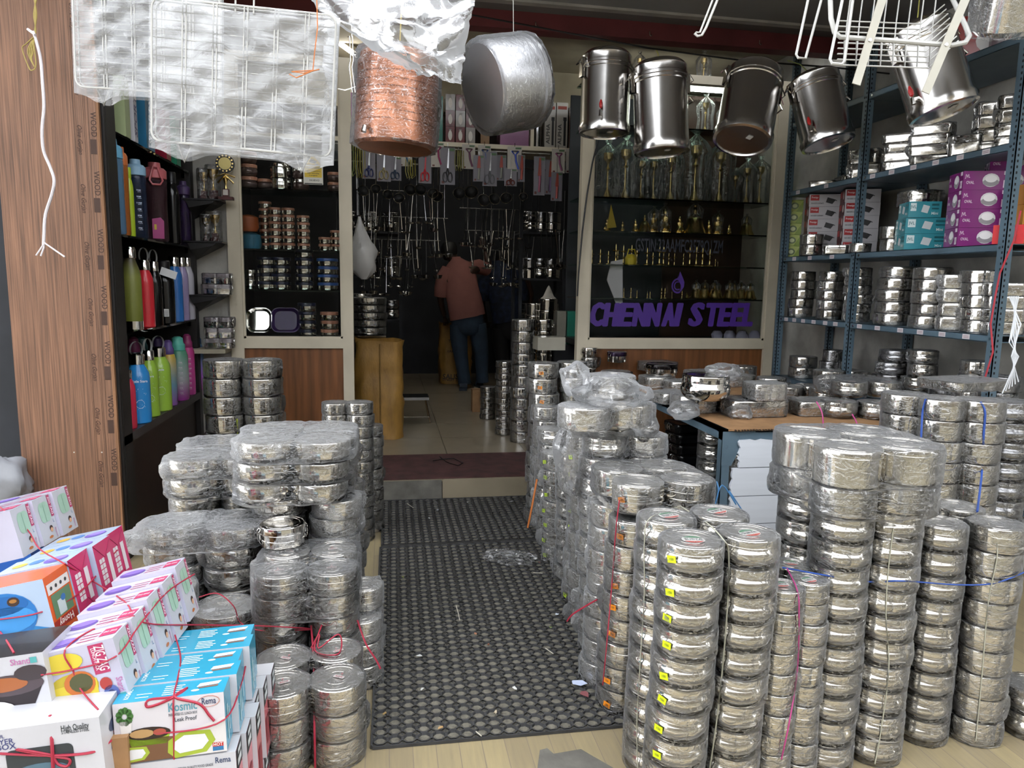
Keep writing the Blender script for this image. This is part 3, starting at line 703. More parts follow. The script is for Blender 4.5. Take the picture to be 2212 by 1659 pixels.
# fourth: flat double packs beside the cabinet
g = 'flat wrapped tins beside the black cabinet'
for lay in range(9):
    for i, (x, y) in enumerate(((-.76, 2.98), (-.56, 2.98))):
        tin('flat', .1, .076, (x, y, .0005+.0775*lay), i, '%s flat tin, %s from the top, wrapped stack by the black cabinet' % (('left', 'right')[i], ORD[8-lay]), g, lay % 5 if lay < 7 else None, .02, n=26)
wrap(.21, .115, .1, .078, (-.66, 2.98, .0005+.0775*8), 0, 'wrap around the top pair of flat tins next to the black cabinet', 101, FILMH, amp=.009, flap=.03)
wrap(.21, .115, .1, .078, (-.66, 2.98, .0005+.0775*7), 0, 'wrap around the second pair of flat tins next to the black cabinet', 102, FILM, amp=.009, flap=.03)
wrap(.21, .13, .1, .045, (-.66, 3.2, .66), 0, 'crumpled wrap over the rear flat pack by the cabinet', 104, FILMH, amp=.01, flap=.03)
for i, x in enumerate((-.76, -.56)):
    column(x, 3.2, .0005, 'flat', .1, .0735, 9, ('left', 'right')[i]+' rear flat column by the cabinet', g, None, what='flat tin', seg=24)
# fifth: low wide packs in front of it
g = 'low wide wrapped tins in front of the cabinet'
for i, (x, y, n_) in enumerate(((-.765, 2.70, 7), (-.552, 2.66, 7), (-.75, 2.47, 5), (-.55, 2.44, 4))):
    column(x, y, .0005, 'flat', .102, .0735, n_, ('far left', 'far right', 'near left', 'near right')[i]+' low wide column in front of the cabinet', g, films=FV, flap=.03, jit=.008, fmat=FILMH if i != 1 else None, what='wide wrapped tin')
wrap(.225, .125, .105, .076, (-.66, 2.68, .0005+.074*6), .06, 'wrap with a loose tail around the low wide pair before the cabinet', 111, FILMH, amp=.01, flap=.06, gather=[3.5, .4, 5.2])
# seventh: twin columns by the doorstep, eighth: double pack by the window
g = 'tins of the tall thin columns before the yellow sack'
for i, (px, Y) in enumerate(((778, 3.86), (728, 3.9))):
    x = xpx(px, Y, .5); zt = zpy(868, x, Y); n_ = 12
    column(x, Y, .0005, 'drum', .07, zt/n_-.0005, n_, ('right', 'left')[i]+' thin column before the yellow sack', g, films=FV, flap=.012, jit=.005, what='small steel tin', seg=26)
x = xpx(803, 3.95, .4)
column(x, 4.0, .0005, 'drum', .062, .06, 10, 'shorter thin column at the doorstep edge', g, films=FV, flap=.01, what='small steel tin', seg=24)
g = 'paired wrapped tins stacked under the lunch box window'
for i, px in enumerate((484, 566)):
    Y = 4.32; x = xpx(px, Y, .8); zt = zpy(775, x, Y); hh = .105
    zb0 = zt-5*hh
    for lay in range(-3, 5):
        tin('drum', .108, hh-.002, (x+random.uniform(-.006, .006), Y, zb0+lay*hh), lay, '%s steel tin, %s layer from the top, under the lunch box window' % (('left', 'right')[i], ORD[4-lay]), g, lay % 5, .02)
x = xpx(565, 4.55, .6)
column(x-.02, 4.56, .0005, 'drum', .1, .1, 8, 'rear column under the lunch box window', g, films=FV, what='steel tin', seg=22)
# ================================================================== left cabinet with the plywood end
cb = T('display_cabinet', 'tall black open cabinet of drink bottles with glass shelves', 'cabinet', (-1.27, 3.70, 0))
part('end_panel', MB(BLACKL).box(-.43, 0, 0, .02, 0, 3.0), cb)
part('stile', MB(BLACKL).box(-.02, 0.002, .02, .135, 0, 3.0), cb)
part('end_panel', MB(BLACKL).box(-.43, 0, 1.48, 1.55, 0, 3.0), cb)
part('back_panel', MB(BLACKL).box(-.44, -.42, .02, 1.48, 0, 3.0), cb)
part('shelf_board', MB(pm('black_shelf_top', '3a3636', .45, var=.1)).box(-.42, .002, .02, 1.48, .575, .62), cb)
part('kick_board', MB(pm('dark_brown_board', '241512', .5, var=.2)).box(-.05, -.03, .135, 1.48, 0, .575), cb)
SHZ = [1.12, 1.605, 2.09]
for z in SHZ: part('glass_shelf', MB(GSHELF).box(-.41, -.005, .025, 1.475, z-.012, z), cb)
br = MB(STEELP).box(-.02, 0, -.012, .012, -.03, 0).mesh('shelf_clip')
for z in SHZ: O('shelf_clip', br, cb, (-.03, 1.468, z-.014))
ply = T('plywood_board', 'brown stamped plywood board covering the cabinet end', 'plywood board', (-1.71, 3.67, 0))
part('board', MB(PLY).box(0, .418, 0, .02, 0, 3.0), ply)
part('board_edge', MB(PLYE).box(.4185, .43, 0, .02, 0, 3.0), ply)
mb = MB(flat('3b251a', .7)); mb.M = Matrix(((1, 0, 0, 0), (0, 0, -1, -.001), (0, 1, 0, 0), (0, 0, 0, 1)))
for i in range(10):
    z = .45+.26*i
    mb.text('WOOD', (.405, z+.07), .034, width=.11, rot=-math.pi/2); mb.rect(.388, .414, z-.06, z+.005); 
    mb.text('Olive Gurjan', (.345, z), .028, width=.13, rot=-math.pi/2, shear=.4)
for x in (.325, .332, .365, .372, .384): mb.rect(x, x+.0012, .0, 3.0)
part('stamped_print', mb, ply)
# screw heads
mb = MB(flat('b8b0a4'))
for px in (160, 220): 
    p = P(px, 977, Y=3.669); mb.add([(p.x-.003+1.71, -.0015, p.z-.003), (p.x+.003+1.71, -.0015, p.z-.003), (p.x+.003+1.71, -.0015, p.z+.003), (p.x-.003+1.71, -.0015, p.z+.003)], [(0, 1, 2, 3)], False)
part('screw_head', mb, ply)
# ------------------------------------------------------------------ bottles
def grad(name, stops):
    if name in MATS: return MATS[name]
    m, N, L, b = new(name); tc = N.new('ShaderNodeTexCoord'); sp = N.new('ShaderNodeSeparateXYZ'); r = N.new('ShaderNodeValToRGB')
    L.new(tc.outputs['Generated'], sp.inputs[0]); L.new(sp.outputs[2], r.inputs[0]); L.new(r.outputs[0], b.inputs['Base Color'])
    e = r.color_ramp.elements
    while len(e) < len(stops): e.new(.5)
    for i, (p_, c) in enumerate(stops): e[i].position = p_; e[i].color = (*hexc(c), 1)
    b.inputs['Roughness'].default_value = .4; MATS[name] = m; return m
def glossy(c): return pm('enamel_'+c, c, .25, var=.03, coat=.2)
def clearp(name, tint, a=.45):
    if name in MATS: return MATS[name]
    m, N, L, b = new(name); N.remove(b); out = N['Material Output']
    t = N.new('ShaderNodeBsdfTransparent'); t.inputs[0].default_value = (*[min(1, v*.6+.4) for v in hexc(tint)], 1)
    d = N.new('ShaderNodeBsdfPrincipled'); d.inputs['Base Color'].default_value = (*hexc(tint), 1); d.inputs['Roughness'].default_value = .1
    mx = N.new('ShaderNodeMixShader'); mx.inputs[0].default_value = a; L.new(t.outputs[0], mx.inputs[1]); L.new(d.outputs[0], mx.inputs[2]); L.new(mx.outputs[0], out.inputs['Surface'])
    MATS[name] = m; return m
GB = 'drink bottles in the black cabinet'
def bottle(px, pybase, z, wpx, pytop, shape, body, cap, label, strap=None, extra=None, X=None, base=None):
    X = -1.312 if X is None else X
    p = Vector((X, ypx(px, X, z), z))
    d = (p-CAM).dot(FW); R = wpx*d/F/2; Hh = zpy(pytop, p.x, p.y)-z
    t = T('drink_bottle', label, 'bottle', (p.x, p.y, z+.001), (0, 0, random.uniform(0, .4)), GB)
    if shape == 'slim':
        pr_ = [(0, 0), (R*.9, 0), (R, .006), (R, Hh*.66), (R*.95, Hh*.73), (R*.72, Hh*.81), (R*.6, Hh*.84), (R*.6, Hh*.86)]; cp = [(R*.6, Hh*.85), (R*.64, Hh*.855), (R*.64, Hh*.985), (R*.56, Hh), (0, Hh)]
    elif shape == 'cola':
        pr_ = [(R*.97, Hh*.1), (R, Hh*.12), (R, Hh*.62), (R*.9, Hh*.72), (R*.55, Hh*.84), (R*.5, Hh*.88)]; cp = [(R*.5, Hh*.86), (R*.62, Hh*.87), (R*.62, Hh*.97), (R*.5, Hh), (0, Hh)]
    elif shape == 'wide':
        pr_ = [(0, 0), (R*.9, 0), (R, .008), (R*.96, Hh*.4), (R, Hh*.7), (R, Hh*.78), (R*.9, Hh*.80)]; cp = [(R*.9, Hh*.79), (R*1.02, Hh*.80), (R*1.02, Hh*.9), (R*.8, Hh*.93), (R*.55, Hh*.94), (R*.5, Hh), (0, Hh)]
    else:                                       # 'soft': frosted bottle with a flip top
        pr_ = [(0, 0), (R*.88, 0), (R*.97, .012), (R, Hh*.3), (R*.97, Hh*.7), (R*.8, Hh*.78), (R*.66, Hh*.79)]; cp = [(R*.7, Hh*.78), (R*.75, Hh*.79), (R*.75, Hh*.87), (R*.6, Hh*.9), (R*.55, Hh*.97), (R*.3, Hh), (0, Hh)]
    part('body', MB(body).lathe(pr_, 22), t)
    part('cap', MB(cap).lathe(cp, 22), t)
    if base: part('base_cup', MB(base).lathe([(0, 0), (R*.9, 0), (R, .006), (R, Hh*.11), (R*.95, Hh*.11)], 22), t)
    if strap:
        pts = [(R*.5*math.sin(a), R*.3*math.sin(a), Hh*.9+Hh*.22*(1-math.cos(a))/2) for a in [i*math.pi/8-0.0 for i in range(17)]]
        pts = [(.6*R*math.sin(a), 0, Hh*.95+.085*(1-math.cos(a))/2) for a in [2*math.pi*i/16 for i in range(17)]]
        mb = MB(strap)
        V = []; 
        for q in pts: V += [(q[0], -.007, q[2]), (q[0], .007, q[2])]
        mb.add(V, [(2*i, 2*i+2, 2*i+3, 2*i+1) for i in range(16)]); part('strap', mb, t, rot=(0, 0, .9))
    if extra: extra(t, R, Hh)
    return t
STG = flat('b9b9b6', .6); PLB = flat('15151a', .35)
def facing(t): return math.atan2(-t.location.y+.4, -t.location.x+.3)-t.rotation_euler.z
def bprint(words, col='e8eef2', size=.018, fz=.55, dots=True):
    def f(t, R, Hh):
        mb = MB(flat(col)); a = facing(t)
        mb.M = Matrix.Rotation(a+math.pi/2, 4, 'Z') @ Matrix(((1, 0, 0, 0), (0, 0, -1, -R-.0012), (0, 1, 0, Hh*fz), (0, 0, 0, 1)))
        for i, (wd, dy) in enumerate(words): mb.text(wd, (0, dy), size, z=-.001*abs(0))
        if dots:
            rnd = random.Random(3)
            for _ in range(26): mb.ell((rnd.uniform(-.5, .5)*R, rnd.uniform(-.42, .1)*Hh), .0012, .0012, 6, -.0015)
            ar = [(R*.35*math.cos(q*.5), -Hh*.33+R*.35*math.sin(q*.5)*1.1, -.0015) for q in range(13)]
            mb.tube(ar, .0008, 4)
        part('printed_motif', mb, t)
    return f
def tick_print(col):
    def f(t, R, Hh):
        mb = MB(flat(col)); a = facing(t)
        mb.M = Matrix.Rotation(a+math.pi/2, 4, 'Z') @ Matrix(((1, 0, 0, 0), (0, 0, -1, -R-.001), (0, 1, 0, Hh*.1), (0, 0, 0, 1)))
        for i in range(7): mb.rect(0, R*.35, Hh*.08*i, Hh*.08*i+.0016); mb.text(('7PM', '5PM', '3PM', '1PM', '11AM', '9AM', '7AM')[i], (R*.1, Hh*.08*i+.009), .011)
        part('hour_marks', mb, t)
    return f
Z0 = .62
bottle(281, 936, Z0, 30, 800, 'slim', glossy('c7304a'), STEELP, 'red bottle half hidden at the near end of the bottom shelf')
bottle(303, 915, Z0, 47, 765, 'slim', glossy('2b82c4'), STEELP, 'bright blue bottle with steel cap and white star print', STG, bprint((('Little Stars', 0),), fz=.62))
bottle(327, 905, Z0, 36, 757, 'slim', glossy('93b83f'), STEELP, 'lime green bottle directly behind the blue star bottle', STG, bprint((('Stars', 0),), fz=.62))
bottle(349, 888, Z0, 44, 750, 'slim', glossy('98bd44'), STEELP, 'lime green star bottle in full view with silver cap', STG, bprint((('Little', 0),), fz=.66))
bottle(369, 880, Z0, 30, 735, 'soft', grad('g1', ((0, 'b070c8'), (.4, '7aa7b9'), (1, 'c9a62f'))), flat('5f4a86'), 'frosted bottle fading from yellow to lilac with purple cap')
bottle(389, 868, Z0, 40, 727, 'soft', grad('g2', ((0, 'b83fae'), (.4, 'a9a9ac'), (1, '3f8a6c'))), flat('5ab5a4'), 'frosted bottle fading from green through white to magenta', None, tick_print('d9cfd6'))
bottle(409, 861, Z0, 28, 722, 'soft', grad('g3', ((0, 'c8509b'), (1, 'b9357f'))), flat('8f2f63'), 'pink bottle with white hour marks and plum cap', None, tick_print('e9d9e2'))
bottle(425, 852, Z0, 34, 716, 'soft', grad('g4', ((0, 'b63aa8'), (.35, 'a05fc0'), (.7, '6f8fc2'), (1, '7aa4cf'))), flat('4f78b4'), 'frosted bottle fading from blue to violet at the far end')
for i, (px, c) in enumerate(((296, '7b2f57'), (312, '2f5a5c'), (345, '43305c'), (378, '2d4a66'))):
    bottle(px, 0, Z0, 34, 728, 'soft', flat('39404a', .3), flat(c), '%s capped bottle in the back row of the bottom shelf' % ('plum', 'teal', 'violet', 'steel blue')[i], X=-1.5)
Z1 = SHZ[0]
bottle(289, 703, Z1, 40, 534, 'cola', grad('g5', ((0, '6b6f2c'), (.7, '7b7f3c'), (1, '3a2d28'))), STEELP, 'olive glossy bottle with silver dome cap and silver base', None, None, None, STEELP)
bottle(318, 698, Z1, 34, 562, 'slim', glossy('cf2d38'), STEELP, 'bright red bottle with silver cap and grey loop strap', STG)
bottle(338, 694, Z1, 30, 565, 'slim', pm('black_gloss', '0b0b0d', .15, var=0), STEELP, 'black bottle with silver cap beside the red bottle', STG)
def tag_(t, R, Hh):
    mb = MB(flat('c9c9c9')); a = facing(t); mb.M = Matrix.Rotation(a+math.pi/2, 4, 'Z')
    mb.cbox((.02, -R-.012, Hh*.8), (.09, .001, .05), Euler((-.4, .35, 0))); part('paper_tag', mb, t)
    mb = MB(flat('d5d5d2')); mb.M = Matrix.Rotation(a+math.pi/2, 4, 'Z'); mb.cbox((0, -R-.0012, Hh*.18), (.026, .0008, .045)); mb.mat(flat('222222'))
    for k in range(4): mb.cbox((0, -R-.0018, Hh*.18-.016+k*.009), (.02, .0006, .0025))
    part('barcode_label', mb, t)
bottle(359, 690, Z1, 40, 563, 'slim', pm('black_gloss', '0b0b0d', .15, var=0), PLB, 'black bottle with white paper tag and barcode label', None, tag_)
bottle(381, 690, Z1, 32, 555, 'slim', glossy('2f74c0'), STEELP, 'blue bottle with silver cap on the middle glass shelf')
bottle(397, 688, Z1, 26, 556, 'slim', glossy('a99bc4'), STEELP, 'pale lilac bottle on the middle glass shelf')
bottle(409, 687, Z1, 26, 556, 'slim', glossy('c9c6d0'), STEELP, 'white bottle at the far end of the middle glass shelf')
Z2 = SHZ[1]
CB_ = clearp('clear_blue', '6f9ec2', .5)
bottle(252, 484, Z2, 40, 300, 'wide', CB_, flat('6aa9c9'), 'big clear blue bottle at the near end of the upper shelf')
bottle(270, 486, Z2, 26, 318, 'wide', clearp('clear_orange', 'c9743a', .5), flat('c96f3a'), 'clear orange wrapped bottle on the upper shelf')
bottle(284, 490, Z2, 18, 362, 'slim', glossy('b4cf2c'), flat('b4cf2c'), 'thin lime yellow bottle on the upper shelf')
bottle(300, 492, Z2, 40, 345, 'wide', clearp('clear_navy', '3a4560', .4), flat('8fb4cf'), 'clear bottle with pale blue lid and hour marks', None, tick_print('d8dde2'))
def pinkh(t, R, Hh):
    a = facing(t); mb = MB(flat('c96a70', .4)); mb.M = Matrix.Rotation(a+math.pi/2, 4, 'Z')
    mb.tube([(-.012, -R-.004, Hh*.93), (-.034, -R-.012, Hh*.76), (-.02, -R-.014, Hh*.71), (.02, -R-.014, Hh*.71), (.034, -R-.012, Hh*.76), (.012, -R-.004, Hh*.93)], .006, 6, True); part('carry_loop', mb, t)
    mb = MB(flat('a8357a', .4)); mb.M = Matrix.Rotation(a+math.pi/2, 4, 'Z') @ Matrix(((1, 0, 0, 0), (0, 0, -1, -R-.001), (0, 1, 0, Hh*.03), (0, 0, 0, 1)))
    mb.poly([(-.03, 0, 0), (.03, 0, 0), (.032, .10, 0), (.015, .12, 0), (-.03, .11, 0)]); mb.mat(flat('cdb32e')).rect(-.02, -.008, .05, .08, .0006); part('printed_motif', mb, t)
bottle(341, 506, Z2, 46, 352, 'wide', clearp('clear_pinkish', '5b4048', .4), flat('c96a70', .4), 'clear bottle with pink lid, pink carry loop and magenta print', None, pinkh)
bottle(376, 514, Z2, 30, 372, 'slim', pm('black_gloss', '0b0b0d', .15, var=0), PLB, 'black bottle right of the pink lidded bottle')
bottle(401, 521, Z2, 26, 392, 'wide', clearp('clear_violet', '3b2c52', .6), flat('4f3b66'), 'violet printed bottle at the far end of the upper shelf')
# pouch boxes on the top glass shelf
def carton(name, label, w_, d_, h_, loc, rotz, mat, art=None, group=None, cat='box', tilt=0):
    t = T(name, label, cat, loc, (0, tilt, rotz), group)
    part('carton', MB(mat).box(-w_/2, w_/2, -d_/2, d_/2, 0, h_), t)
    if art:
        for k, (face, fn) in enumerate(art):
            mb = MB()
            if face == 'front': mb.M = Matrix(((1, 0, 0, 0), (0, 0, -1, -d_/2-.0008), (0, 1, 0, 0), (0, 0, 0, 1)))
            elif face == 'right': mb.M = Matrix(((0, 0, 1, w_/2+.0008), (1, 0, 0, 0), (0, 1, 0, 0), (0, 0, 0, 1)))
            elif face == 'left': mb.M = Matrix(((0, 0, -1, -w_/2-.0008), (-1, 0, 0, 0), (0, 1, 0, 0), (0, 0, 0, 1)))
            else: mb.M = Matrix(((1, 0, 0, 0), (0, 1, 0, 0), (0, 0, 1, h_+.0008), (0, 0, 0, 1)))
            fn(mb, w_ if face in ('front', 'top') else d_, h_ if face != 'top' else d_); part('printed_%s' % ('top' if face == 'top' else 'front' if face == 'front' else 'side'), mb, t)
    return t
def sports(col, txt='SPORTS', small=None):
    def f(mb, w_, h_):
        mb.mat(flat(col)); mb.text(txt, (0, h_*.5), .055, width=h_*.8, rot=math.pi/2, shear=.25)
        if small: mb.text(small, (w_*.3, h_*.3), .02, rot=math.pi/2)
    return f
Z3 = SHZ[2]
for i, (px, w_, c, art, lab) in enumerate(((262, .07, 'a9b58a', None, 'pale green printed pouch at the near end of the top glass shelf'), (280, .05, 'c9c7cf', sports('3a2d5a'), 'white bottle box with dark sideways lettering on the top shelf'),
                                  (312, .14, '2f6f94', sports('9fb9c8', 'SPORTS', '1000ML'), 'blue bottle box with sideways lettering and volume mark'), (352, .09, '8f2338', None, 'dark red bottle box on the top glass shelf'), (374, .09, '2f8a68', None, 'green bottle box at the far end of the top shelf'))):
    X = -1.306; y = ypx(px, X, Z3)
    carton('bottle_box', lab, .07, w_, .29, (X-.0, y, Z3+.001), 0, glossy(c), [('right', art)] if art else None, 'bottle boxes on the top glass shelf')
# ------------------------------------------------------------------ alcove between the cabinet and the window
wb = MB(pm('black_bracket', '1d1c1e', .4, var=.1)); wb.box(0, .24, -.2, 0, -.01, 0); wb.add([(.02, 0, -.012), (.22, 0, -.012), (.2, 0, -.03), (.03, 0, -.12), (.02, -.19, -.012), (.2, -.19, -.012), (.18, -.19, -.03), (.04, -.19, -.06)], [(0, 1, 2, 3), (4, 7, 6, 5), (0, 4, 5, 1), (3, 2, 6, 7), (1, 5, 6, 2), (0, 3, 7, 4)], False)
wbm = wb.mesh('wall_shelf')
zal = [zpy(py, -1.2, FY-.1) for py in (432, 522, 636)]
for i, z in enumerate(zal):
    TM('wall_shelf', wbm, '%s small black bracket shelf in the alcove beside the cabinet' % ('upper', 'middle', 'lower')[i], 'shelf', (-1.31, FY-.002, z), group='alcove shelves')
# trophies in film
def trophy(loc, s_, label, star=False, seed=0, grp='wrapped trophies in the alcove'):
    t = T('trophy', label, 'trophy', loc, (0, 0, seed), grp)
    part('plinth', MB(pm('dark_red_plinth', '4a1717', .4, var=.1)).box(-.03*s_, .03*s_, -.03*s_, .03*s_, 0, .03*s_).box(-.022*s_, .022*s_, -.022*s_, .022*s_, .03*s_, .07*s_), t)
    part('cup', MB(BRASS).lathe([(0, .07*s_), (.02*s_, .07*s_), (.006*s_, .1*s_), (.008*s_, .14*s_), (.03*s_, .17*s_), (.04*s_, .22*s_), (.036*s_, .22*s_), (.0, .19*s_)], 14), t)
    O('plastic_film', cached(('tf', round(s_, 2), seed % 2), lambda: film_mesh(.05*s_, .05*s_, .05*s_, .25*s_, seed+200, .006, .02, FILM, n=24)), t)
    return t
for k, (px, i, s_, lab) in enumerate(((442, 0, .8, 'gold trophy in crumpled film on the upper alcove shelf'), (462, 0, .9, 'second film wrapped gold trophy on the upper alcove shelf'), (447, 1, .7, 'gold trophy in film on the middle alcove shelf'), (466, 1, .8, 'right gold trophy in film on the middle alcove shelf'))):
    trophy((xpx(px, FY-.1, zal[i]), FY-.1, zal[i]+.001), s_, lab, seed=k)
# round medal trophy with open ring
t = T('medal_trophy', 'gold disc medal trophy with black beaded ring beside the window frame', 'trophy', (xpx(489, FY-.14, zal[0]), FY-.14, zal[0]+.001))
part('plinth', MB(pm('dark_red_plinth', '4a1717', .4)).box(-.045, .045, -.03, .03, 0, .02).box(-.02, .02, -.02, .02, .02, .07), t)
part('plaque', MB(flat('c9c2ba')).box(-.016, .016, -.0215, -.02, .03, .065), t)
part('stem', MB(BRASS).lathe([(0, .07), (.012, .07), (.005, .1), (.02, .14), (.004, .16), (.0, .16)], 12), t)
for nm, m_, r0, dz in (('ring', PLB, .06, 0), ('disc', pm('gold_disc', 'c9b877', .3, .6, var=.05), .04, .004)):
    mb = MB(m_); mb.M = Matrix.Translation((0, 0, .235)) @ Matrix.Rotation(math.pi/2, 4, 'X'); mb.lathe([(0, -.006-dz), (r0, -.006-dz), (r0, .006+dz), (0, .006+dz)], 24); part(nm, mb, t)
mb = MB(BRASS)
for q in range(14):
    a = q*math.tau/14; mb.cbox((.05*math.cos(a), -.012, .235+.05*math.sin(a)), (.01, .006, .01))
mb.tube([(-.06, 0, .15), (0, -.01, .17), (.06, 0, .15)], .006, 5).tube([(-.05, 0, .11), (0, -.01, .16), (.05, 0, .11)], .006, 5); part('gilt_ornament', mb, t)
# bagged glass-like boxes on the lower alcove shelf and below
for k, (px, py, n_) in enumerate(((458, 636, 2), (484, 636, 2), (459, 760, 3), (484, 760, 3))):
    x = xpx(px, FY-.12, 1.3); z0 = zal[2]+.001 if k < 2 else zpy(752, x, FY-.12)
    if k == 2: S('trim_2', MB(WALLC).box(-1.33, -1.075, FY-.2, FY, z0-.03, z0-.001))
    for q in range(n_):
        tin('rect', (.05, .05), .07, (x, FY-.12, z0+.0715*q), random.uniform(-.2, .2), '%s clear lidded canister of the %s %s alcove stack' % (('lowest', 'middle', 'topmost')[q if n_ == 3 else q*2], ('left', 'right')[k % 2], ('upper', 'lower')[k//2]), 'small canisters in the alcove', q, .01, lidmat=pm('pale_mauve_plastic', '9a8f92', .3, var=.05), name='small_canister', cat='canister', mat=STEELP)
# ================================================================== hanging goods
SLEEVE = film_mat('rack_sleeve', .24, .14, haze=.62, rough=.25, scale=7)
def wire_rack(loc, rot, W, Hh, nh, nv, label, seed):
    t = T('wire_dish_rack', label, 'dish rack', loc, rot, 'dish racks hanging at upper left')
    out = [(x, 0, z) for x, z in rrect(W/2, Hh/2, .03, 4)]
    part('frame', MB(WHITEW).tube(out, .0042, 6, True).tube([(p[0]*.985, .02, p[2]*.985) for p in out], .0035, 6, True), t)
    mb = MB(WHITEW)
    for i in range(nh):
        z = -Hh/2+Hh*(i+.7)/nh; mb.tube([(-W/2, .004, z), (W/2, .004, z)], .0021, 4)
    part('cross_wires', mb, t)
    mb = MB(WHITEW)
    for i in range(nv):
        x = -W/2+W*(i+1)/(nv+1)
        for dx in (0, .012): mb.tube([(x+dx, -.002, -Hh/2), (x+dx, -.002, Hh/2)], .0026, 4)
    part('upright_wires', mb, t)
    for sx in (-1, 1): part('foot', MB(WHITEW).tube([(sx*W*.33-.02, .01, -Hh/2), (sx*W*.33, .02, -Hh/2-.06), (sx*W*.33+.03, .01, -Hh/2)], .0035, 5), t)
    
    mb = MB(SLEEVE); n, m_ = 40, 26; V = []                # polythene sleeve: rear and front sheets with slack
    for side, yy in ((0, .055), (1, -.004)):
        for j in range(m_+1):
            for i in range(n+1):
                u, v = i/n, j/m_; x = (u-.5)*W*1.03; z = (v-.5)*Hh*1.0
                sag = 0
                if v < .12: sag = -.055*(1-v/.12)*(.45+.55*math.exp(-((abs(u-.5)-.33)/.08)**2))
                edge = min(u, 1-u, .1)/.1
                y = yy*(.3+.7*edge)+.012*noise.noise(Vector((x*14+seed, z*22, side*9)))*edge
                V.append((x, y, z+sag))
    Fs = []
    for side in (0, 1):
        o = side*(n+1)*(m_+1)
        for j in range(m_):
            for i in range(n):
                a = o+j*(n+1)+i; q = (a, a+1, a+n+2, a+n+1); Fs.append(q if side else q[::-1])
    mb.add(V, Fs); part('plastic_sleeve', mb, t)
    mb = MB(WHITEW)
    for dx in (-.03, .03): mb.tube([(dx, 0, Hh/2-.02), (dx, 0, Hh/2+.3), (dx*.6, 0, 3.0-loc[2])], .003, 5)
    part('hanging_wires', mb, t); return t
p0, p1 = P(322, 10, d=2.42), P(728, 300, d=2.42)
c = P(525, 170, d=2.42)
wire_rack((c.x, c.y, c.z), (math.radians(2), math.radians(4.0), math.radians(-8)), .605, .455, 16, 5, 'large front wire dish rack in clear plastic hanging top left', 1)
c = P(330, 95, d=2.72)
wire_rack((c.x-.02, c.y, c.z+.03), (math.radians(2), math.radians(3), math.radians(-12)), .56, .40, 20, 4, 'rear wire dish rack in plastic half behind the front one', 5)
# paper inside and orange string on the front rack
mb = MB(pm('orange_string', 'b8692c', .6, var=.1))
q = [P(x, y, d=2.36) for x, y in ((684, -10), (686, 60), (680, 110), (676, 152))]
mb.tube([tuple(v) for v in q], .0022, 4); q2 = [P(x, y, d=2.355) for x, y in ((625, 160), (640, 168), (676, 153), (690, 150), (655, 158), (630, 155), (676, 152))]
mb.tube([tuple(v) for v in q2], .002, 4); TM('orange_string', mb, 'thin orange string knotted on the front wire rack', 'string')
t = T('hanging_pole', 'thin steel pole under the awning edge carrying the dish racks', 'pole', (0, 2.68, 3.0))
part('pole', MB(STEELD).tube([(-3.3, 0, 0), (3.15, 0, 0)], .012, 8), t)
for k in (-3.2, 0, 3.0): part('bracket', MB(STEELD).tube([(k, 0, 0), (k, .65, .02)], .008, 6), t)
# crumpled polythene sheet
def sheet():
    C = [P(x, y, d=d) for x, y, d in ((650, -30, 2.75), (830, -40, 2.7), (1035, -30, 2.75), (690, 30, 2.8), (850, 50, 2.65), (1020, 25, 2.75), (790, 95, 2.85), (880, 120, 2.65), (1003, 110, 2.8), (880, 150, 2.85), (930, 165, 2.7), (995, 185, 2.8))]
    mb = MB(FILMW); n = 46; m_ = 40; rows = [C[0:3], C[3:6], C[6:9], C[9:12]]
    V = []
    def q3(a, b, c_, t): return a*(2*(t-.5)*(t-1))+b*(4*t*(1-t))+c_*(2*t*(t-.5))
    for j in range(m_+1):
        v = j/m_*3; k = min(2, int(v)); f = v-k; f = f*f*(3-2*f)
        for i in range(n+1):
            u = i/n; p = q3(*rows[k], u).lerp(q3(*rows[k+1], u), f)
            fold = .03*math.sin(u*13+v*1.3)*math.sin(v*1.1+.4)+.05*noise.noise(Vector((u*4, v*1.4, 3)))+.012*(1-2*abs(noise.noise(Vector((u*9, v*2.5, 9)))))
            p = p+Vector((.012*noise.noise(Vector((u*9, v*7, 1))), -fold, .02*noise.noise(Vector((u*8, v*5, 4))))); V.append(tuple(p))
    mb.add(V, [(j*(n+1)+i, j*(n+1)+i+1, (j+1)*(n+1)+i+1, (j+1)*(n+1)+i) for j in range(m_) for i in range(n)])
    return mb
TM('plastic_sheet', sheet().mesh('s', sharp=.9), 'crumpled cloudy plastic sheet bunched under the ceiling above the copper pot', 'plastic sheet')
# copper water pot (wrapped)
def hang(pt, x, y, z): return [(x, y, z), (x*.4, y*.4, z+.12), (0, 0, z+.3)]
cp = P(858, 222, d=3.2); s_ = 3.2/F
t = T('copper_pot', 'big hammered copper water pot hanging in clear film', 'copper pot', tuple(cp), (math.radians(-1), math.radians(3), 0))
R_, hh = 88*s_, 196*s_
part('body', MB(COPPER).lathe([(0, -hh/2), (R_*.9, -hh/2), (R_*.99, -hh/2+.015), (R_, -hh/2+.04), (R_*.985, hh*.38), (R_*.93, hh*.42), (R_*.94, hh*.455), (R_*.9, hh*.47)], 40), t)
part('lid', MB(COPPER).lathe([(R_*.93, hh*.46), (R_*.93, hh*.47), (R_*.86, hh*.485), (R_*.8, hh*.50), (0, hh*.51)], 40), t)
mb = MB(pm('dark_copper_script', '3a1a10', .5, .6, var=.1))
rnd = random.Random(5)
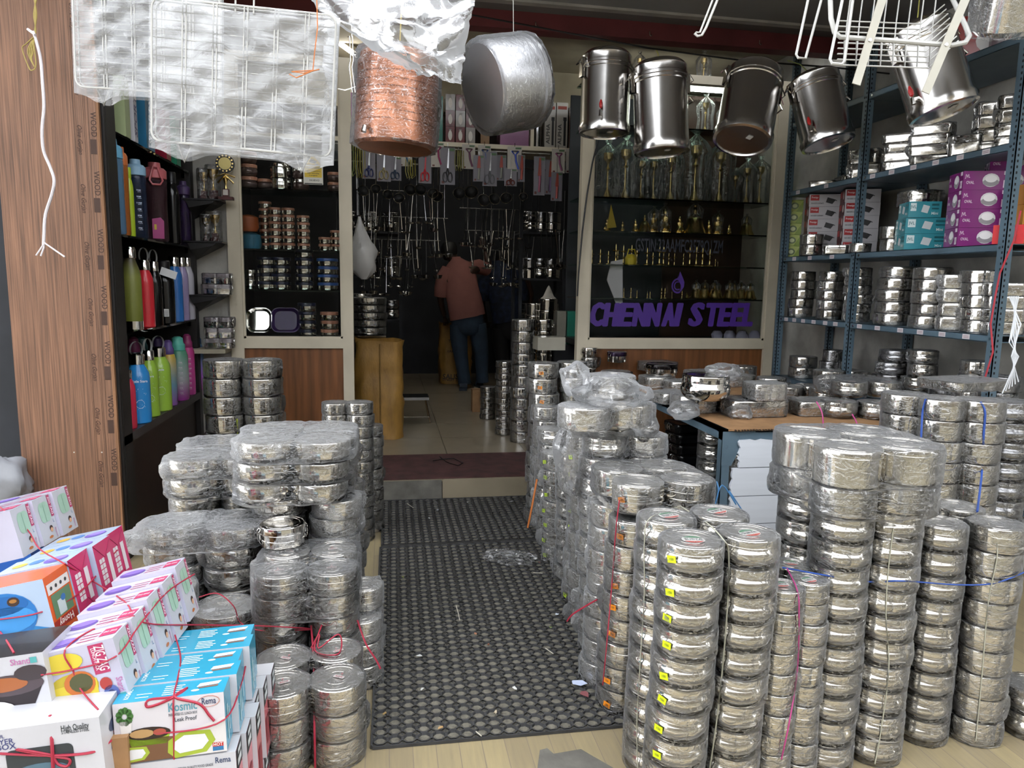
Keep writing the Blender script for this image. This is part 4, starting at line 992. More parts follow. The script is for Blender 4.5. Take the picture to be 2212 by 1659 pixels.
for row in range(8):
    a = -2.9
    while a < -.3:
        wd = rnd.uniform(.006, .013)
        z = hh*.30-row*.033
        if rnd.random() < .72:
            pts = [(R_*1.002*math.cos(a+dx), R_*1.002*math.sin(a+dx), z+dz) for dx, dz in ((0, 0), (wd, 0), (wd, .005), (0, .005))]
            mb.poly(pts)
        a += wd+.016
part('engraved_verses', mb, t)
part('tap', MB(STEELP).tube([(-R_*.62, -R_*.75, -hh*.36), (-R_*.72, -R_*.88, -hh*.38), (-R_*.74, -R_*.9, -hh*.43)], .012, 8), t)
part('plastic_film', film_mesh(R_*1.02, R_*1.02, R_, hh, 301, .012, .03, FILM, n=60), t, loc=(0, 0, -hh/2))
part('hanging_cord', MB(flat('b9a24a')).tube([(0, 0, hh*.5), (0, .02, 3.0-cp.z)], .003, 5), t)
# aluminium pot lying on its side
cp = P(1092, 182, d=3.3); s_ = 3.3/F
t = T('aluminium_pot', 'dull aluminium cooking pot hanging tilted on its side in film', 'cooking pot', tuple(cp), (RT*.84+FW*.44+UP*.30).to_track_quat('Z', 'Y').to_euler())
R_, hh = 92*s_, 118*s_
part('body', MB(ALU).lathe([(0, -hh/2), (R_*.93, -hh/2), (R_, -hh/2+.02), (R_*1.0, hh*.36), (R_*1.05, hh*.38), (R_*1.05, hh*.42), (R_*1.0, hh*.44), (R_*1.0, hh*.5), (R_*.97, hh*.5), (R_*.95, -hh*.4), (0, -hh*.44)], 40), t)
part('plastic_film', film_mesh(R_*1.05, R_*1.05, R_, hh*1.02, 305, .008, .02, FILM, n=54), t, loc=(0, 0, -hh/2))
part('price_label', MB(flat('d9cdd0')).box(-.012, .012, -.001, .001, -.018, .018), t, (R_*1.01*math.cos(-1.9), R_*1.01*math.sin(-1.9), hh*.0), (0, 0, -1.9+math.pi/2))
t_loc = cp
TM('hanging_string', MB(flat('b9b9b0')).tube([(cp.x+.04, cp.y+.03, cp.z+.16), (cp.x+.03, cp.y+.05, 3.0)], .002, 4), 'thin string holding the tilted aluminium pot', 'string')
# polished steel cans with clamped lids
STEELC = pm('can_steel', (.70, .68, .66), .2, 1, var=.03, scale=5, bump=.04, bscale=9)
def steel_can(px, py, wpx, hpx, d, tilt, label, tap=None, dx=0, yawz=0.0):
    cp = P(px, py, d=d); s_ = d/F; R_ = wpx*s_/2; hh = hpx*s_
    t = T('steel_can', label, 'steel can', tuple(cp), (math.radians(tilt[0]), math.radians(tilt[1]), yawz), 'polished steel cans hanging under the beam')
    part('body', MB(STEELC).lathe([(0, -hh/2+.008), (R_*.88, -hh/2+.008), (R_*.9, -hh/2), (R_*1.0, -hh/2+.004), (R_*1.04, -hh*.42), (R_*.99, -hh*.38), (R_*.97, hh*.26), (R_*1.0, hh*.27), (R_*1.0, hh*.3), (R_*.96, hh*.3)], 36), t)
    ld = part('lid', MB(STEELC).lathe([(R_*.98, hh*.3), (R_*1.02, hh*.31), (R_*1.02, hh*.34), (R_*.98, hh*.35), (R_*.98, hh*.42), (R_*.99, hh*.43), (R_*.92, hh*.46), (R_*.8, hh*.49), (0, hh*.5)], 36), t)
    part('lid_knob', MB(STEELP).tube([(-.04, 0, hh*.49), (-.035, 0, hh*.54), (.035, 0, hh*.54), (.04, 0, hh*.49)], .005, 6), ld)
    ck = cached('canclamp', lambda: MB(STEELP).box(-.018, .018, -.02, .0, -.05, .06).tube([(-.015, -.02, .05), (-.015, -.04, .02), (.015, -.04, .02), (.015, -.02, .05)], .004, 5).mesh('clamp'))
    for a in (0, math.pi): O('clamp', ck, t, (R_*math.cos(a), R_*math.sin(a), hh*.26), (0, 0, a+math.pi/2))
    mb = MB(STEELP).tube([(R_*1.01, -.045, hh*.1), (R_*1.14, -.045, hh*.06), (R_*1.14, .045, hh*.06), (R_*1.01, .045, hh*.1)], .005, 6); part('side_handle', mb, t)
    part('price_label', MB(flat('d6d6d2')).box(-.014, .014, -.018, .018, -.001, .0), t, (R_*.1, -R_*.3, -hh/2+.006))
    if tap is not None:
        a = tap; part('tap', MB(STEELP).tube([(R_*.95*math.cos(a), R_*.95*math.sin(a), -hh*.3), (R_*1.2*math.cos(a), R_*1.2*math.sin(a), -hh*.31), (R_*1.22*math.cos(a), R_*1.22*math.sin(a), -hh*.37)], .01, 7), t)
        part('tap_lever', MB(flat('b02020', .3)).lathe([(0, -.02), (.009, -.012), (.011, .008), (.004, .03), (0, .03)], 8, off=(R_*1.18*math.cos(a), R_*1.18*math.sin(a), -hh*.24)), t)
    top = Matrix.Translation(cp) @ Euler((math.radians(tilt[0]), math.radians(tilt[1]), 0)).to_matrix().to_4x4() @ Vector((dx, 0, hh*.5))
    return cp, top
cans = [steel_can(1308, 202, 108, 172, 4.25, (-2, 1), 'upright hanging steel can with red tap, first of the row', tap=-2.2, yawz=.2), steel_can(1427, 234, 118, 190, 4.15, (-4, -3), 'hanging steel can second from the doorway pillar'),
        steel_can(1618, 228, 122, 176, 4.1, (-17, 17), 'hanging steel can tilted to the left, third of the row', yawz=.0), steel_can(1772, 238, 108, 158, 4.05, (-15, -9), 'hanging steel can tilted to the right beside the shelves', tap=-2.6), steel_can(2010, 150, 135, 200, 3.2, (-14, -14), 'steel can with red lever hanging behind the white wire basket', tap=-2.9)]
mb = MB(flat('1d1d1f'))
wy = 4.2; hangz = zpy(118, 1.9, wy)
mb.tube([(-.6, wy+.05, 2.99), (1.0, wy, hangz+.06), (1.5, wy, hangz+.01), (2.1, wy, hangz-.02), (2.7, wy, hangz-.02), (3.15, wy+.1, hangz)], .005, 5)
TM('hanging_wire', mb, 'black wire strung under the beam carrying the steel cans', 'wire')
for i, (cp, top) in enumerate(cans[:4]):
    c_ = ('b9b25a', 'b9b25a', 'a03a6a', '9ba85a')[i]
    mb = MB(flat(c_)).tube([tuple(top), (top.x, (top.y+wy)/2, (top.z+hangz)/2+.02), (top.x, wy, hangz+.0)], .003, 5)
    mb.tube([tuple(top+Vector((.0, -.02, -.0))), tuple(top+Vector((.1, -.06, -.08))), tuple(top+Vector((.14, -.08, -.2)))], .002, 4)
    TM('hanging_string', mb, 'plastic string tying the %s steel can to the black wire' % ('first', 'second', 'third', 'fourth')[i], 'string', group='strings of the hanging cans')
cp, top = cans[4]
TM('hanging_string', MB(flat('b9b25a')).tube([tuple(top), (top.x, top.y, 3.0)], .003, 5), 'string holding the steel can behind the wire basket', 'string', group='strings of the hanging cans')
# white wire basket with flat hanger bars
t = T('wire_basket', 'white wire bathroom basket with flat bars hanging top right', 'wire basket', (0, 0, 0))
D = 2.3
def q(x, y, d=D): return tuple(P(x, y, d=d))
def upto(x, y, d=D): v = P(x, y, d=d); return (v.x, max(1.99, v.y), 3.0)
rim = [q(x, y, d) for x, y, d in ((1792, -40, 2.2), (1795, 40, 2.2), (1803, 70, 2.2), (1815, 80, 2.2), (1930, 88, 2.2), (2055, 98, 2.2), (2085, 92, 2.22), (2094, 78, 2.25), (2085, 55, 2.3), (2040, -40, 2.5))]
part('rim', MB(WHITEW).tube(rim, .0075, 8), t)
mb = MB(WHITEW)
for i in range(9):                               # long bottom wires
    u = i/8; mb.tube([q(1812-4*u, 45+95*u, 2.22+.2*(1-u)), q(1990+15*u, 52+95*u, 2.22+.2*(1-u)), q(2040+30*u, 10+78*u, 2.25+.25*(1-u))], .0024, 5)
for i in range(8):
    u = i/7; x0 = 1822+185*u
    mb.tube([q(x0+20, -40, 2.45), q(x0+8, 48+6*u, 2.42), q(x0, 140+6*u, 2.22), q(x0+2, 88+8*u, 2.2)], .0022, 5)
part('grid_wires', mb, t)
for a, b_ in (((1915, -30), (1850, 182)), ((2098, -30), (2000, 200))):
    A, B = P(*a, d=2.18), P(*b_, d=2.18); dv = (B-A); sd = dv.cross(FW).normalized()*.0125
    mb = MB(pm('cream_plastic_bar', 'a9a598', .4, var=.05)); bk = FW*.004
    V = [A-sd, A+sd, B+sd, B-sd]; V += [v+bk for v in V]
    mb.add([tuple(v) for v in V], [(0, 1, 2, 3), (7, 6, 5, 4), (0, 4, 5, 1), (1, 5, 6, 2), (2, 6, 7, 3), (3, 7, 4, 0)], False)
    pb = part('flat_bar', mb, t)
    sc = A.lerp(B, .55)-FW*.001
    m2 = MB(STEELP); m2.M = Matrix.Translation(sc) @ FW.to_track_quat('Z', 'Y').to_matrix().to_4x4(); m2.lathe([(0, -.002), (.005, -.002), (.006, 0)], 12); part('screw', m2, pb)
mb = MB(WHITEW)
mb.tube([q(1500, 72), q(1507, 78), q(1516, 76), q(1525, 60), q(1562, -30), upto(1580, -90)], .004, 6).tube([q(1503, 70), q(1512, 70), q(1551, -30)], .003, 6)
TM('wire_hook', mb, 'bent white wire hook hanging left of the basket', 'wire hook')
mb = MB(WHITEW).tube([upto(1760, -80), q(1752, -30), q(1720, 118), q(1724, 125), q(1740, 126), q(1782, -30), upto(1786, -80)], .0042, 6); TM('wire_hook', mb, 'long white wire loop left of the wire basket', 'wire hook')
mb = MB(WHITEW).tube([q(1826, -30, 2.17), q(1793, 128, 2.17), q(1797, 137, 2.17), q(1818, 139, 2.17), q(1824, 132, 2.17), q(1846, -30, 2.17)], .0046, 6); part('side_loop', mb, t)
mb = MB(flat('b9b25a'))
for a in ((1792, -38, 2.2), (2040, -38, 2.5), (1915, -28, 2.18), (2098, -28, 2.18)): mb.tube([q(*a), upto(*a)], .003, 5)
part('hanging_strings', mb, t)
# wrapped pot at the top right corner
cp = P(2185, 10, d=2.6)
t = T('wrapped_pot', 'steel pot in shiny film cut off by the top right corner', 'pot', tuple(cp), (math.radians(25), math.radians(-15), 0))
part('body', MB(STEELP).lathe([(0, -.09), (.1, -.09), (.118, -.07), (.12, .08), (.115, .08)], 30), t); part('plastic_film', film_mesh(.122, .122, .122, .18, 309, .012, .02, FILMH), t, loc=(0, 0, -.095))
TM('hanging_string', MB(flat('b9b25a')).tube([(cp.x, cp.y, cp.z+.02), (cp.x, cp.y, 3.0)], .003, 5), 'string holding the wrapped pot at the top right corner', 'string', group='strings of the hanging cans')
# thin wire utensils near the rack, right of it
mb = MB(STEELP)
for px in (757, 763): mb.tube([tuple(P(px-6, 80, d=3.0)), tuple(P(px-2, 78, d=3.0)), tuple(P(px, 130, d=3.0)), tuple(P(px-3, 145, d=3.0)), tuple(P(px+4, 200, d=3.0))], .0022, 5)
mb.tube([tuple(P(730, 192, d=3.0)), tuple(P(745, 195, d=3.0)), tuple(P(768, 188, d=3.0))], .0022, 5).tube([tuple(P(760, 80, d=3)), (P(760, 80, d=3).x, P(760, 80, d=3).y, 3.0)], .002, 4)
TM('wire_tongs', mb, 'bent steel wire tongs hanging between wire rack and copper pot', 'tongs')
# rope and yellow twine before the plywood
mb = MB(pm('white_rope', 'd4cdd0', .8, var=.08, bump=.3, bscale=120))
rp = [(72, 68), (80, 95), (88, 130), (92, 180), (95, 230), (91, 280), (94, 325), (108, 360), (117, 390), (112, 420), (98, 465), (95, 510), (94, 530)]
mb.tube(smooth([P(x, y, d=3.1) for x, y in rp]), .0065, 7)
for e in ((92, 535, 78, 552), (95, 538, 88, 553), (98, 530, 140, 555)): mb.tube([tuple(P(94, 520, d=3.1)), tuple(P(e[0], e[1]-4, d=3.1)), tuple(P(e[2], e[3], d=3.09))], .0035, 6)
mb.tube([tuple(P(60, 63, d=3.1)), tuple(P(76, 75, d=3.09))], .006, 6)
TM('rope', mb, 'white rope with frayed end hanging before the plywood board', 'rope')
mb = MB(pm('yellow_twine', '9c8a4a', .7, var=.1))
for i in range(4): mb.tube(smooth([P(72+3*i, -10, d=3.12), P(76-2*i+3, 30, d=3.11), P(74+i, 72, d=3.1), P(72-4*i, 110, d=3.09), P(66+3*i, 130+5*i, d=3.09)]), .0028, 5)
mb.tube(smooth([P(x, y, d=3.09) for x, y in ((72, 80), (56, 95), (48, 105), (60, 140), (68, 152), (78, 140), (72, 90))]), .0026, 5)
mb.tube([tuple(P(75, -10, d=3.12)), (P(75, -10, d=3.12).x, P(75, 0, d=3.12).y, 3.0)], .005, 5)
TM('twine', mb, 'looped yellow twine knotted above the white rope', 'twine')
# black cord down the doorway pillar
mb = MB(PLB).tube([tuple(P(x, y, Y=FY-.06)) for x, y in ((1296, 290), (1280, 350), (1268, 420), (1258, 500), (1250, 590), (1247, 640))], .006, 6)
TM('power_cord', mb, 'black cord hanging down along the cream doorway pillar', 'cord')
# ================================================================== slotted steel shelving at right
SX, YF, YM, YN = 2.75, 4.72, 3.92, 2.86
SZ = [.36, .78, 1.20, 1.615, 2.06, 2.52]
un = T('shelving_unit', 'slate blue slotted steel shelving full of tins along the right wall', 'shelving', (0, 0, 0))
def post_mesh():
    mb = MB(SLATE); mb.box(0, .004, 0, .042, 0, 3.0).box(0, .04, 0, .004, 0, 3.0)
    mb.mat(pm('slot_shadow', '14181b', .9, var=0))
    for i in range(118):
        z = .02+i*.025; mb.box(-.0012, 0, .010, .017, z, z+.011); mb.box(.012, .019, -.0012, 0, z, z+.011)
    return mb.mesh('post')
pm_ = post_mesh()
for y in (YF, YM, YN):
    O('post', pm_, un, (SX, y, 0)); O('post', pm_, un, (SX+.40, y, 0))
rnd = random.Random(4)
for b_, (y0, y1) in enumerate(((YM, YF), (YN, YM))):
    for k, z in enumerate(SZ):
        sh = part('shelf', MB(SLATE).box(SX+.004, SX+.42, y0+.004, y1, z-.034, z-.031).box(SX+.004, SX+.007, y0+.004, y1, z-.035, z).box(SX+.004, SX+.42, y0+.004, y1, z-.003, z), un)
        if k in (2, 3, 4, 1):
            n_ = {(0, 2): 6, (1, 2): 6, (0, 3): 3, (1, 3): 0, (0, 4): 2, (1, 4): 6, (0, 1): 2, (1, 1): 0}[(b_, k)]
            for q_ in range(n_):
                y = y1-.07-(y1-y0-.14)*(q_+rnd.uniform(.1, .4))/max(1, n_)
                O('price_label', cached('pl', lambda: MB(flat('c9c3c6')).box(-.001, 0, -.022, .022, -.012, .012).mat(flat('8f6f78')).box(-.0014, -.001, -.016, .016, .002, .004).box(-.0014, -.001, -.016, .016, -.005, -.003).mesh('l')), sh, (SX+.003, y, z-.017))
        bl = cached('bolt', lambda: MB(STEELD).lathe([(0, -.003), (.007, -.003), (.008, 0)], 8).mesh('bolt'))
        for y in (y0+.03, y1-.03): O('bolt', bl, sh, (SX+.003, y, z-.017), (0, math.radians(90), 0))
def shelf_col(px, k, n_, kind, R, h, lab, X=2.87, what='wrapped steel tin', films=FV, mat=None, flap=.02, fmat=None, seg=22, grp=None, rot=None):
    z = SZ[k]+.001; y = ypx(px, X, z+.05); g_ = grp or 'tins on the %s shelf of the slate shelving' % ('lowest', 'low', 'lower middle', 'upper middle', 'high', 'top')[k]
    for i in range(n_):
        kk = n_-1-i
        tin(kind, R, h-.001, (X+random.uniform(-.01, .01), y+random.uniform(-.008, .008), z+i*h), random.uniform(0, 6) if rot is None else rot+random.uniform(-.15, .15), ('topmost %s of the %s' % (what, lab)) if kk == 0 else '%s %s down the %s' % (ORD[kk], what, lab), g_, random.choice(films) if films else None, flap, mat=mat, n=seg, fmat=fmat)
# lower middle level
for px, n_, kd, R, h, nm in ((1728, 5, 'drum', .078, .063, 'stack at the far end of the lower middle shelf'), (1792, 5, 'drum', .078, .062, 'second stack on the far lower middle shelf'), (1850, 6, 'clip', .075, .055, 'stack just left of the middle post'),
                        (1930, 5, 'drum', .095, .066, 'wide stack just right of the middle post'), (2003, 5, 'drum', .09, .064, 'second wide stack right of the middle post'), (2062, 4, 'rect', (.085, .07), .07, 'stack of oblong boxes on the near lower middle shelf'), (2113, 5, 'clip', .082, .06, 'clip box stack near the red cord'), (2163, 4, 'rect', (.08, .06), .06, 'stack at the near end of the lower middle shelf')):
    shelf_col(px, 2, n_, kd, R, h, nm, fmat=FILMH if px in (1850, 2062) else None, rot=-.6 if kd == 'rect' else None)
# low level, dim
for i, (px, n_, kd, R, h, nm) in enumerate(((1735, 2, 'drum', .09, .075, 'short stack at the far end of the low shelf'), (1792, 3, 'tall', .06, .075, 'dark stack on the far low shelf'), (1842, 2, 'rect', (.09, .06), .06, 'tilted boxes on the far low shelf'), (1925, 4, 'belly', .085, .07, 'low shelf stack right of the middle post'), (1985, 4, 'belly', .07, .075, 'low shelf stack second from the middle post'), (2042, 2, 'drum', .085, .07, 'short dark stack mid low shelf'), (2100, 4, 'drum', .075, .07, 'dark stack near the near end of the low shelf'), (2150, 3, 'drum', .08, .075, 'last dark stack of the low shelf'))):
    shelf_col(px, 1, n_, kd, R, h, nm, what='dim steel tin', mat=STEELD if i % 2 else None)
# high level
for px, n_, kd, R, h, nm, X in ((1780, 1, 'rect', (.08, .05), .04, 'far high shelf', 2.85), (1868, 2, 'rect', (.085, .06), .085, 'pair beside the middle post on the high shelf', 2.86), (1955, 4, 'rect', (.11, .07), .05, 'oblong stack right of the middle post, high shelf', 2.87), (2010, 4, 'rect', (.1, .06), .055, 'second oblong stack on the high shelf', 2.9), (2085, 1, 'rect', (.07, .06), .1, 'near high shelf, standing alone', 2.84), (2150, 4, 'rect', (.1, .07), .062, 'dim stack nearest on the high shelf', 2.95), (2205, 4, 'rect', (.1, .07), .062, 'last dim stack of the high shelf', 2.95)):
    shelf_col(px, 4, n_, kd, R, h, nm, X=X, what='wrapped oblong lunch box', rot=-.75)
for px, n_, nm in ((1835, 2, 'clear stack on the far top shelf'),):
    for q_ in range(n_): shelf_col(px, 4, 1, 'rect', (.09, .06), .07, 'bag %s on the far high shelf' % ('above', 'below')[q_], X=3.0+.0*q_) if q_ == 0 else None
# printed cartons on the upper middle level
def green_art(mb, w_, h_):
    mb.mat(flat('a9b65a')); mb.poly([(-w_*.5, h_*.0, 0), (w_*.1, 0, 0), (w_*.5, h_*.9, 0), (-w_*.1, h_, 0)]); mb.mat(flat('5a6a40')).ell((0, h_*.48), w_*.24, h_*.3, 14, .0006); mb.mat(flat('c7cf9a')).ell((0, h_*.48), w_*.15, h_*.18, 12, .001)
z = SZ[3]+.001
GREEN = glossy('7f9633')
for i in range(5): carton('cookware_box', 'lime green box, %s of the stack at the shelf far end' % ('lowest', 'second lowest', 'middle', 'second highest', 'topmost')[i], .11, .12, .078, (2.85, ypx(1708, 2.85, z), z+.079*i), -.55+.02*i, GREEN, [('front', green_art), ('left', green_art)], 'lime green boxes on the shelf')
def rw_front(mb, w_, h_):
    mb.mat(flat('b3b0b3')).rect(-w_/2, w_/2, 0, h_, 0); mb.mat(flat('a52a2c')).rect(-w_*.46, -w_*.2, h_*.5, h_*.95, .0006); mb.mat(flat('e0d6d6')).text('Prestige', (-w_*.33, h_*.75), .016, width=w_*.2, z=.001)
    mb.mat(flat('2b2b2e')).poly([(w_*.0, h_*.35, .0006), (w_*.2, h_*.2, .0006), (w_*.3, h_*.55, .0006), (w_*.05, h_*.75, .0006)]); mb.poly([(w_*.18, h_*.55, .0006), (w_*.33, h_*.45, .0006), (w_*.33, h_*.5, .0006), (w_*.2, h_*.64, .0006)]); mb.text('non-stick cookware', (-w_*.25, h_*.28), .016, width=w_*.38, z=.0006)
def rw_side(mb, w_, h_):
    mb.mat(flat('4a1c20')).rect(-w_/2, w_/2, 0, h_, 0); mb.mat(flat('a52a2c')).rect(-w_*.45, -w_*.05, h_*.45, h_*.9, .0006); mb.mat(flat('c9b9b4')).ell((w_*.25, h_*.55), w_*.14, h_*.3, 10, .0006)
RWM = glossy('8f8d90')
for c_, (px, X) in enumerate(((1765, 2.87), (1842, 2.93))):
    for i in range(5):
        carton('cookware_box', '%s red and white cookware box, %s stack' % (('lowest', 'fourth', 'middle', 'second', 'topmost')[i], ('left', 'right')[c_]), .205, .15, .079, (X+.02, ypx(px, X, z)+.02*0, z+.08*i), -.42+.03*(i % 2), RWM, [('front', rw_front), ('left', rw_side)], 'red and white cookware boxes')
for px, n_, kd, R, h, nm, X in ((1752, 2, 'drum', .068, .068, 'pair before the red and white boxes', 2.785), (1806, 1, 'rect', (.07, .045), .055, 'row before the red and white boxes', 2.79), (1858, 1, 'drum', .055, .055, 'spot beside the middle post, upper middle shelf', 2.79), (1925, 2, 'drum', .06, .07, 'pair just right of the middle post', 2.84)):
    shelf_col(px, 3, n_, kd, R, h, nm, X=X, what='steel tin', rot=-.6)
def teal_front(mb, w_, h_):
    mb.mat(flat('cfdfe0')).rect(-w_*.45, -w_*.27, h_*.4, h_*.9, 0); mb.mat(flat('2a6a72')).text('JVL', (-w_*.36, h_*.65), .022, z=.0006); mb.mat(flat('c9ced0')).poly([(-w_*.12, h_*.35, 0), (w_*.08, h_*.25, 0), (w_*.14, h_*.7, 0), (-w_*.06, h_*.8, 0)])
    mb.mat(flat('1f5f68')).rect(w_*.2, w_*.42, h_*.72, h_*.86, 0).rect(w_*.2, w_*.42, h_*.5, h_*.6, 0); mb.mat(flat('cfe3e4')).text('Mini', (w_*.3, h_*.25), .02, z=0)
TEAL = glossy('3d8f9c')
y = ypx(1968, 2.82, z)
for i in range(3): carton('lunch_box_carton', 'turquoise lunch box carton, %s of three' % ('lowest', 'middle', 'topmost')[i], .21 if i < 2 else .16, .16, .083, (2.87-(.0 if i < 2 else .02), y+.0, z+.084*i), -.36, TEAL, [('front', teal_front), ('left', teal_front)], 'turquoise cartons')
def pur(mb, w_, h_):
    mb.mat(flat('d9c6d6')); mb.text('JVL', (-w_*.42, h_*.72), .022, width=w_*.1); mb.text('OVAL', (-w_*.36, h_*.38), .02, width=w_*.16)
    mb.mat(flat('d5d3d6')).ell((w_*.05, h_*.5), w_*.17, h_*.36, 16, 0); mb.mat(flat('8f8b90')).ell((w_*.05, h_*.38), w_*.165, h_*.2, 16, .0005); mb.mat(flat('e8e6e8')).ell((w_*.05, h_*.58), w_*.12, h_*.2, 16, .001)
    mb.mat(flat('d9c6d6')).rect(w_*.3, w_*.44, h_*.1, h_*.5, 0).rect(w_*.3, w_*.44, h_*.78, h_*.98, 0); mb.mat(flat('6a2a66')).text('JVL', (w_*.37, h_*.3), .02, width=w_*.1, z=.0006)
PURP = glossy('7b2a70')
yp = ypx(2092, 2.84, z)
for i in range(4): carton('lunch_box_carton', 'purple oval lunch box carton, %s of the front stack' % ('lowest', 'third', 'second', 'topmost')[i], .22, .16, .088, (2.87, yp, z+.089*i), -.34, PURP, [('front', pur), ('left', pur)], 'purple cartons')
for i in range(5): carton('lunch_box_carton', 'purple carton, %s of the taller stack behind the front one' % ('lowest', 'fourth', 'third', 'second', 'topmost')[i], .2, .15, .09, (3.03, ypx(2165, 3.03, z), z+.091*i), -.6, PURP, [('front', pur), ('left', pur)], 'purple cartons')
for i in range(3): carton('lunch_box_carton', 'amber carton, %s at the near shelf end' % ('lowest', 'middle', 'topmost')[i], .1, .12, .09, (2.93, YN+.105, z+.091*i), -.1, glossy('b07a2c'), None, 'amber cartons')
def redtag(mb, w_, h_): mb.mat(flat('7a0f16')); mb.text('JVL', (w_*.1, h_*.3), .03, z=0, flip=True); mb.text('OVAL', (w_*.05, h_*.75), .015, z=0, flip=True)
carton('red_card', 'bright red card leaning against the purple cartons', .12, .004, .085, (2.79, ypx(2176, 2.79, z), z), -.75, glossy('c2242c'), [('front', redtag)], cat='card')
shelf_col(1985, 3, 1, 'drum', .1, .075, 'tall pile behind the turquoise cartons', X=3.02, what='wide lidded tin')
for o in list(bpy.data.objects)[-5:]:
    pass
tin('drum', .11, .085, (3.0, ypx(1985, 3.0, 1.9), z+.255), 1, 'wide lidded steel pot above the turquoise cartons', 'tins on the upper middle shelf of the slate shelving', 2, .02)
tin('tall', .085, .105, (3.0, ypx(1985, 3.0, 1.9), z+.15), 1, 'steel canister under the wide lidded pot behind the turquoise cartons', 'tins on the upper middle shelf of the slate shelving', None)
tin('tall', .085, .072, (3.0, ypx(1985, 3.0, 1.9), z+.077), 1, 'hidden low canister behind the turquoise cartons', 'tins on the upper middle shelf of the slate shelving', None)
# boxes above the top shelf at the picture's upper right
carton('appliance_box', 'red and white appliance box on the top shelf', .3, .2, .2, (2.93, ypx(2130, 2.93, 2.6), SZ[5]+.001), -.6, glossy('8f2420'), [('front', lambda mb, w_, h_: mb.mat(flat('d0ccc8')).ell((0.05, h_*.4), w_*.36, h_*.36, 18, 0))])
for q_ in range(2): carton('appliance_box', 'dark printed carton, %s on the top shelf above the white basket' % ('left', 'right')[q_], .2, .18, .2, (2.98, 3.65-.45*q_, SZ[5]+.001), -.5, glossy(('5a2a2a', '4a3038')[q_]), None, 'dark cartons on the top shelf')
# red cord on the near post
mb = MB(flat('b03a44')).tube([tuple(P(x, y_, X=2.72)) for x, y_ in ((2205, 455), (2190, 520), (2160, 590), (2150, 640), (2140, 700), (2145, 760), (2125, 825))], .004, 5)
TM('dangling_cord', mb, 'thin red cord dangling before the near shelving post', 'cord')
mb = MB(flat('c9ccd0'))
for i in range(6): mb.tube([tuple(P(2180+4*i, 640, d=2.7)), tuple(P(2205-5*i, 700+8*i, d=2.66)), tuple(P(2185+3*i, 770, d=2.66)), tuple(P(2200-7*i, 825+5*i, d=2.68))], .0022, 4)
TM('string_bunch', mb, 'loose bunch of pale strings on the near shelving post', 'string')
# ================================================================== display table
tx0, tx1, ty0, ty1, tz = 1.51, 2.66, 3.0, 4.75, .745
tb = T('display_table', 'slate steel table with white boarded front holding lunch boxes', 'table', (0, 0, 0))
part('frame', MB(SLATE).box(tx0, tx1, ty0, ty0+.04, tz-.04, tz).box(tx0, tx0+.04, ty0, ty1, tz-.04, tz).box(tx1-.04, tx1, ty0, ty1, tz-.04, tz).box(tx0, tx1, ty1-.04, ty1, tz-.04, tz).box(tx0, tx1, ty0, ty1, tz-.006, tz), tb)
for x in (tx0, tx1-.042):
    for y in (ty0, ty1-.042): part('leg', MB(SLATE).box(x, x+.042, y, y+.004, 0, tz-.04).box(x if x == tx0 else x+.038, (x+.004) if x == tx0 else x+.042, y, y+.042, 0, tz-.04), tb)
mb = MB(SLATE); mb.add([(tx0, ty0-.002, tz-.16), (tx0+.05, ty0-.002, tz-.16), (tx0+.08, ty0-.002, tz-.1), (tx0+.16, ty0-.002, tz-.03), (tx0+.16, ty0-.002, tz), (tx0, ty0-.002, tz)], [(0, 1, 2, 3, 4, 5)], False); gs = part('gusset', mb, tb)
O('bolt', CACHE['bolt'], gs, (tx0+.075, ty0-.003, tz-.025), (math.radians(90), 0, 0)); O('bolt', CACHE['bolt'], gs, (tx0+.02, ty0-.003, tz-.07), (math.radians(90), 0, 0))
zz = tz-.035; rnd = random.Random(9)
for i in range(5):
    h_ = .135; z1_, z0_ = zz-i*h_, zz-(i+1)*h_+.004
    if i == 4: z0_ = .02
    n = 40; pts = []
    x0_, x1_ = tx0+.05+(.03 if i == 0 else 0), tx1
    for k in range(n+1): pts.append((x0_+(x1_-x0_)*k/n, 0, z1_-(rnd.uniform(0, .008) if i == 0 else 0)))
    for k in range(8): pts.append((x1_, 0, z1_-(z1_-z0_)*(k+1)/8))
    pts.append((x0_, 0, z0_))
    for k in range(1, 10): pts.append((x0_+rnd.uniform(-.007, .006), 0, z0_+(z1_-z0_)*k/10))
    mb = MB(WHITEP); loft(mb, [[(p[0], ty0-.018, p[2]) for p in pts][::-1], [(p[0], ty0-.004, p[2]) for p in pts][::-1]]); mb.sm = [False]*len(mb.sm)
    part('white_board', mb, tb)
# cardboard sheet with wavy core
mb = MB(CARD); n = 60; f0 = []; f1 = []
for i in range(n+1):
    x = tx0+.02+(tx1-tx0+.0)*i/n; y = ty0-.015+.012*noise.noise(Vector((i*.5, 0, 0))); f0.append((x, y, tz+.004)); f1.append((x, y, tz+.014))
top_ = [(tx0+.02, ty1-.3, tz+.014), (tx1, ty1-.1, tz+.014)]
mb.add(f1+[top_[1], top_[0]], [tuple(range(n+3))], False); mb.add(f0+f1, [(i, i+1, n+2+i, n+1+i) for i in range(n)], False)
mb.mat(pm('corrugation_shadow', '3a2a1c', .9, var=0))
for i in range(70): x = tx0+.05+.015*i; mb.box(x, x+.006, ty0-.028, ty0-.026+.012, tz+.006, tz+.0115) if x < tx1-.05 else None
TM('cardboard_sheet', mb, 'brown corrugated cardboard sheet covering the display table', 'cardboard')
zt = tz+.0145; g = 'lunch boxes and tins on the display table'
